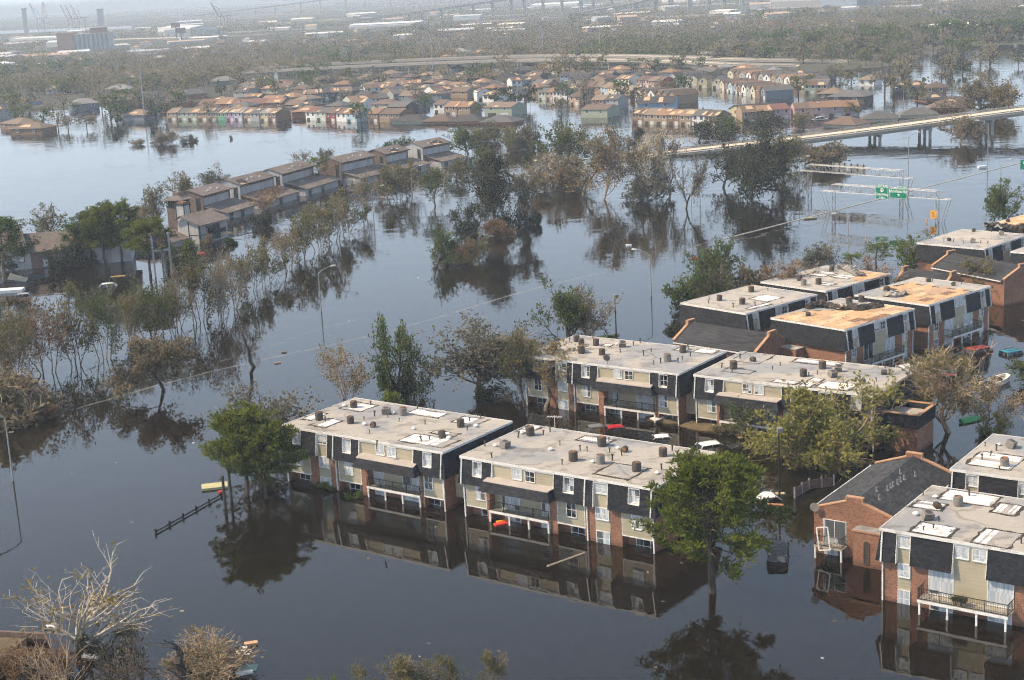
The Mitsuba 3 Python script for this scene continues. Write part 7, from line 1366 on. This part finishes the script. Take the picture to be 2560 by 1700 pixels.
# the striped tower block
p0, p1 = ((-445.5,1639.6),(-407.3,1640.3)); k = thing('tower_block', 'tall office block with vertical grey stripes and a brick stair end', 'office building'); M = xf(p0, ang(p0, p1)); w = math.hypot(p1[0] - p0[0], p1[1] - p0[1])
m = MB(); m.box(0, w, 0, 18, -1, 19.5, (.40, .42, .42)); emit(k + '__wall', m, 'painted', M, color=True)
m = MB(); m.box(-17, -.02, -1, 19, -1, 21.5, (.34, .22, .17)); emit(k + '__stair_end', m, 'painted', M, color=True)
m = MB(); m.box(w * .46, w * .88, 4, 14, 19.52, 25, (.24, .15, .13)); emit(k + '__plant_room', m, 'painted', M, color=True)
for i in range(8):
    x = w * (i + .12) / 8; m = MB(); m.box(x, x + w * .06, -.25, -.01, 0, 18.6, (.14, .17, .21)); sk = emit(k + '__window_strip', m, 'painted', M, color=True)
    for j in range(7): m = MB(); m.box(x - .02, x + w * .06 + .02, -.32, -.252, 2.4 * j + 1.9, 2.4 * j + 2.4, (.38, .40, .41)); emit(sk + '__spandrel', m, 'painted', M, color=True)
def crane(p, yaw, col, lab, h=40):
    k = thing('port_crane', lab, 'crane'); M = xf(p, yaw); m = MB()
    for x in (0, 14):
        for y in (0, 12): m.bar((x, y, -1), (x, y, h * .55), 1.3, col=col)
        m.bar((x, 0, h * .3), (x, 12, h * .3), 1.2, col=col); m.bar((x, 0, 2), (x, 12, h * .5), .8, col=col)
    m.bar((0, 6, h * .55), (14, 6, h * .55), 1.5, col=col); emit(k + '__frame', m, 'painted', M, color=True)
    m = MB(); m.bar((14, 6, h * .56), (22, 6, h * .58), 1.6, col=col); m.bar((0, 6, h * .58), (-12, 6, h * 1.25), 1.7, col=col); m.bar((7, 6, h * .55), (2, 6, h * .95), 1.1, col=col); m.bar((2, 6, h * .95), (-8, 6, h * 1.08), .6, col=col); emit(k + '__boom', m, 'painted', M, color=True)
for i, p in enumerate([(-890.8,3254.1),(-889.3,3282.3),(-881.5,3299.5)]): crane(p, 15, (.42, .16, .14) if i < 2 else (.14, .20, .30), ('red port crane on the skyline, left one', 'red port crane on the skyline, right one', 'blue port crane on the skyline beside the red ones')[i], 42)
crane((-1006.8,3430.6), 15, (.15, .20, .28), 'blue-grey crane at the far left skyline', 48)
for p, w, h, lab in [((-1108.4,3680.5),10,46.1,'plain slab tower on the far left skyline'),((-905.5,3584.2),14,36.1,'faint grey block tower on the skyline right of the cranes')]:
    k = thing('skyline_tower', lab, 'tower'); M = xf(p, 10); m = MB(); m.box(-w / 2, w / 2, 0, w * .7, -1, h, (.16, .19, .24)); emit(k + '__wall', m, 'painted', M, color=True); m = MB(); m.box(-w * .55, w * .55, -1, w * .7 + 1, h + .02, h + 4, (.12, .15, .2)); emit(k + '__top', m, 'painted', M, color=True)
k = thing('lattice_mast', 'red and white lattice mast at the top left', 'mast'); M = xf((-1096.3,3802.9), 0); m = MB()
H_ = 62
for a in range(4):
    cx, cy = (1, 1, -1, -1)[a], (1, -1, -1, 1)[a]
    m.bar((cx * 8, cy * 8, 0), (cx * 1.5, cy * 1.5, H_), .7, col=(.45, .2, .16))
for i in range(9):
    z = i * H_ / 9; r0, r1 = 8 - 6.5 * i / 9, 8 - 6.5 * (i + 1) / 9; c = (.6, .58, .55) if i % 2 else (.45, .2, .16); m.bar((-r0, -r0, z), (r1, -r1, z + H_ / 9), .5, col=c); m.bar((r0, -r0, z), (-r1, -r1, z + H_ / 9), .5, col=c)
emit(k + '__lattice', m, 'painted', M, color=True)
crane((-463.9,2634.8), 40, (.25, .22, .2), 'lattice construction crane at upper left of centre', 34)
for i, p in enumerate([(-418.5,2038.7),(-382.9,1893.4)]):
    k = thing('billboard', ('dark billboard on a pole before the white warehouse, taller one', 'dark billboard on a pole before the white warehouse, lower one')[i], 'billboard'); M = xf(p, -10); m = MB(); m.bar((0, 0, -1), (0, 0, 14), 1.1); emit(k + '__post', m, 'dark_metal', M); m = MB(); m.box(-6, 6, -.5, .5, 14 - 4 * i, 20 - 4 * i); emit(k + '__board', m, 'unit_dark', M)
k = thing('church_steeple', 'small white church steeple among the trees left of centre', 'steeple'); M = xf((-123.7,861.1), 0)
m = MB(); m.box(-1.0, 1.0, -1.0, 1.0, -1, 5); m.box(-.7, .7, -.7, .7, 5.002, 6.3); emit(k + '__tower', m, 'trim', M); m = MB(); m.hexa([(-.65, -.65, 6.302), (.65, -.65, 6.302), (.65, .65, 6.302), (-.65, .65, 6.302), (-.05, -.05, 9), (.05, -.05, 9), (.05, .05, 9), (-.05, .05, 9)]); emit(k + '__spire', m, 'unit_grey', M)
# pale road cuttings, canal and docks beyond the wood
m = MB()
for a, b, w in [((-441.3,1376.1),(-375.3,1355.7),9),((-497.7,1634.3),(-361.6,1398.3),8),((-541.5,2170.7),(-349.7,2000.3),14),((-420.7,2739.0),(-173.5,2852.7),16)]: 
    P = [(*a, .7), (*(np.add(a, b) / 2), .7), (*b, .7)]; r_ = ribbon(P, -w, w, 0, .12); m.add(r_.v[0], r_.f[0])
emit('road', m, 'road_deck', kind='structure', label='pale road strips among the far trees', category='road')
m = MB(); a, b, c, d = ((-1091.3,3271.7),(-705.1,3022.6),(-778.4,3339.1),(-1263.1,3789.7)); m.add([(*a, .72), (*b, .72), (*c, .72), (*d, .72)], [[0, 1, 2, 3]]); emit('canal', m, 'water_surface', kind='structure', label='pale canal water in the far left haze', category='water')
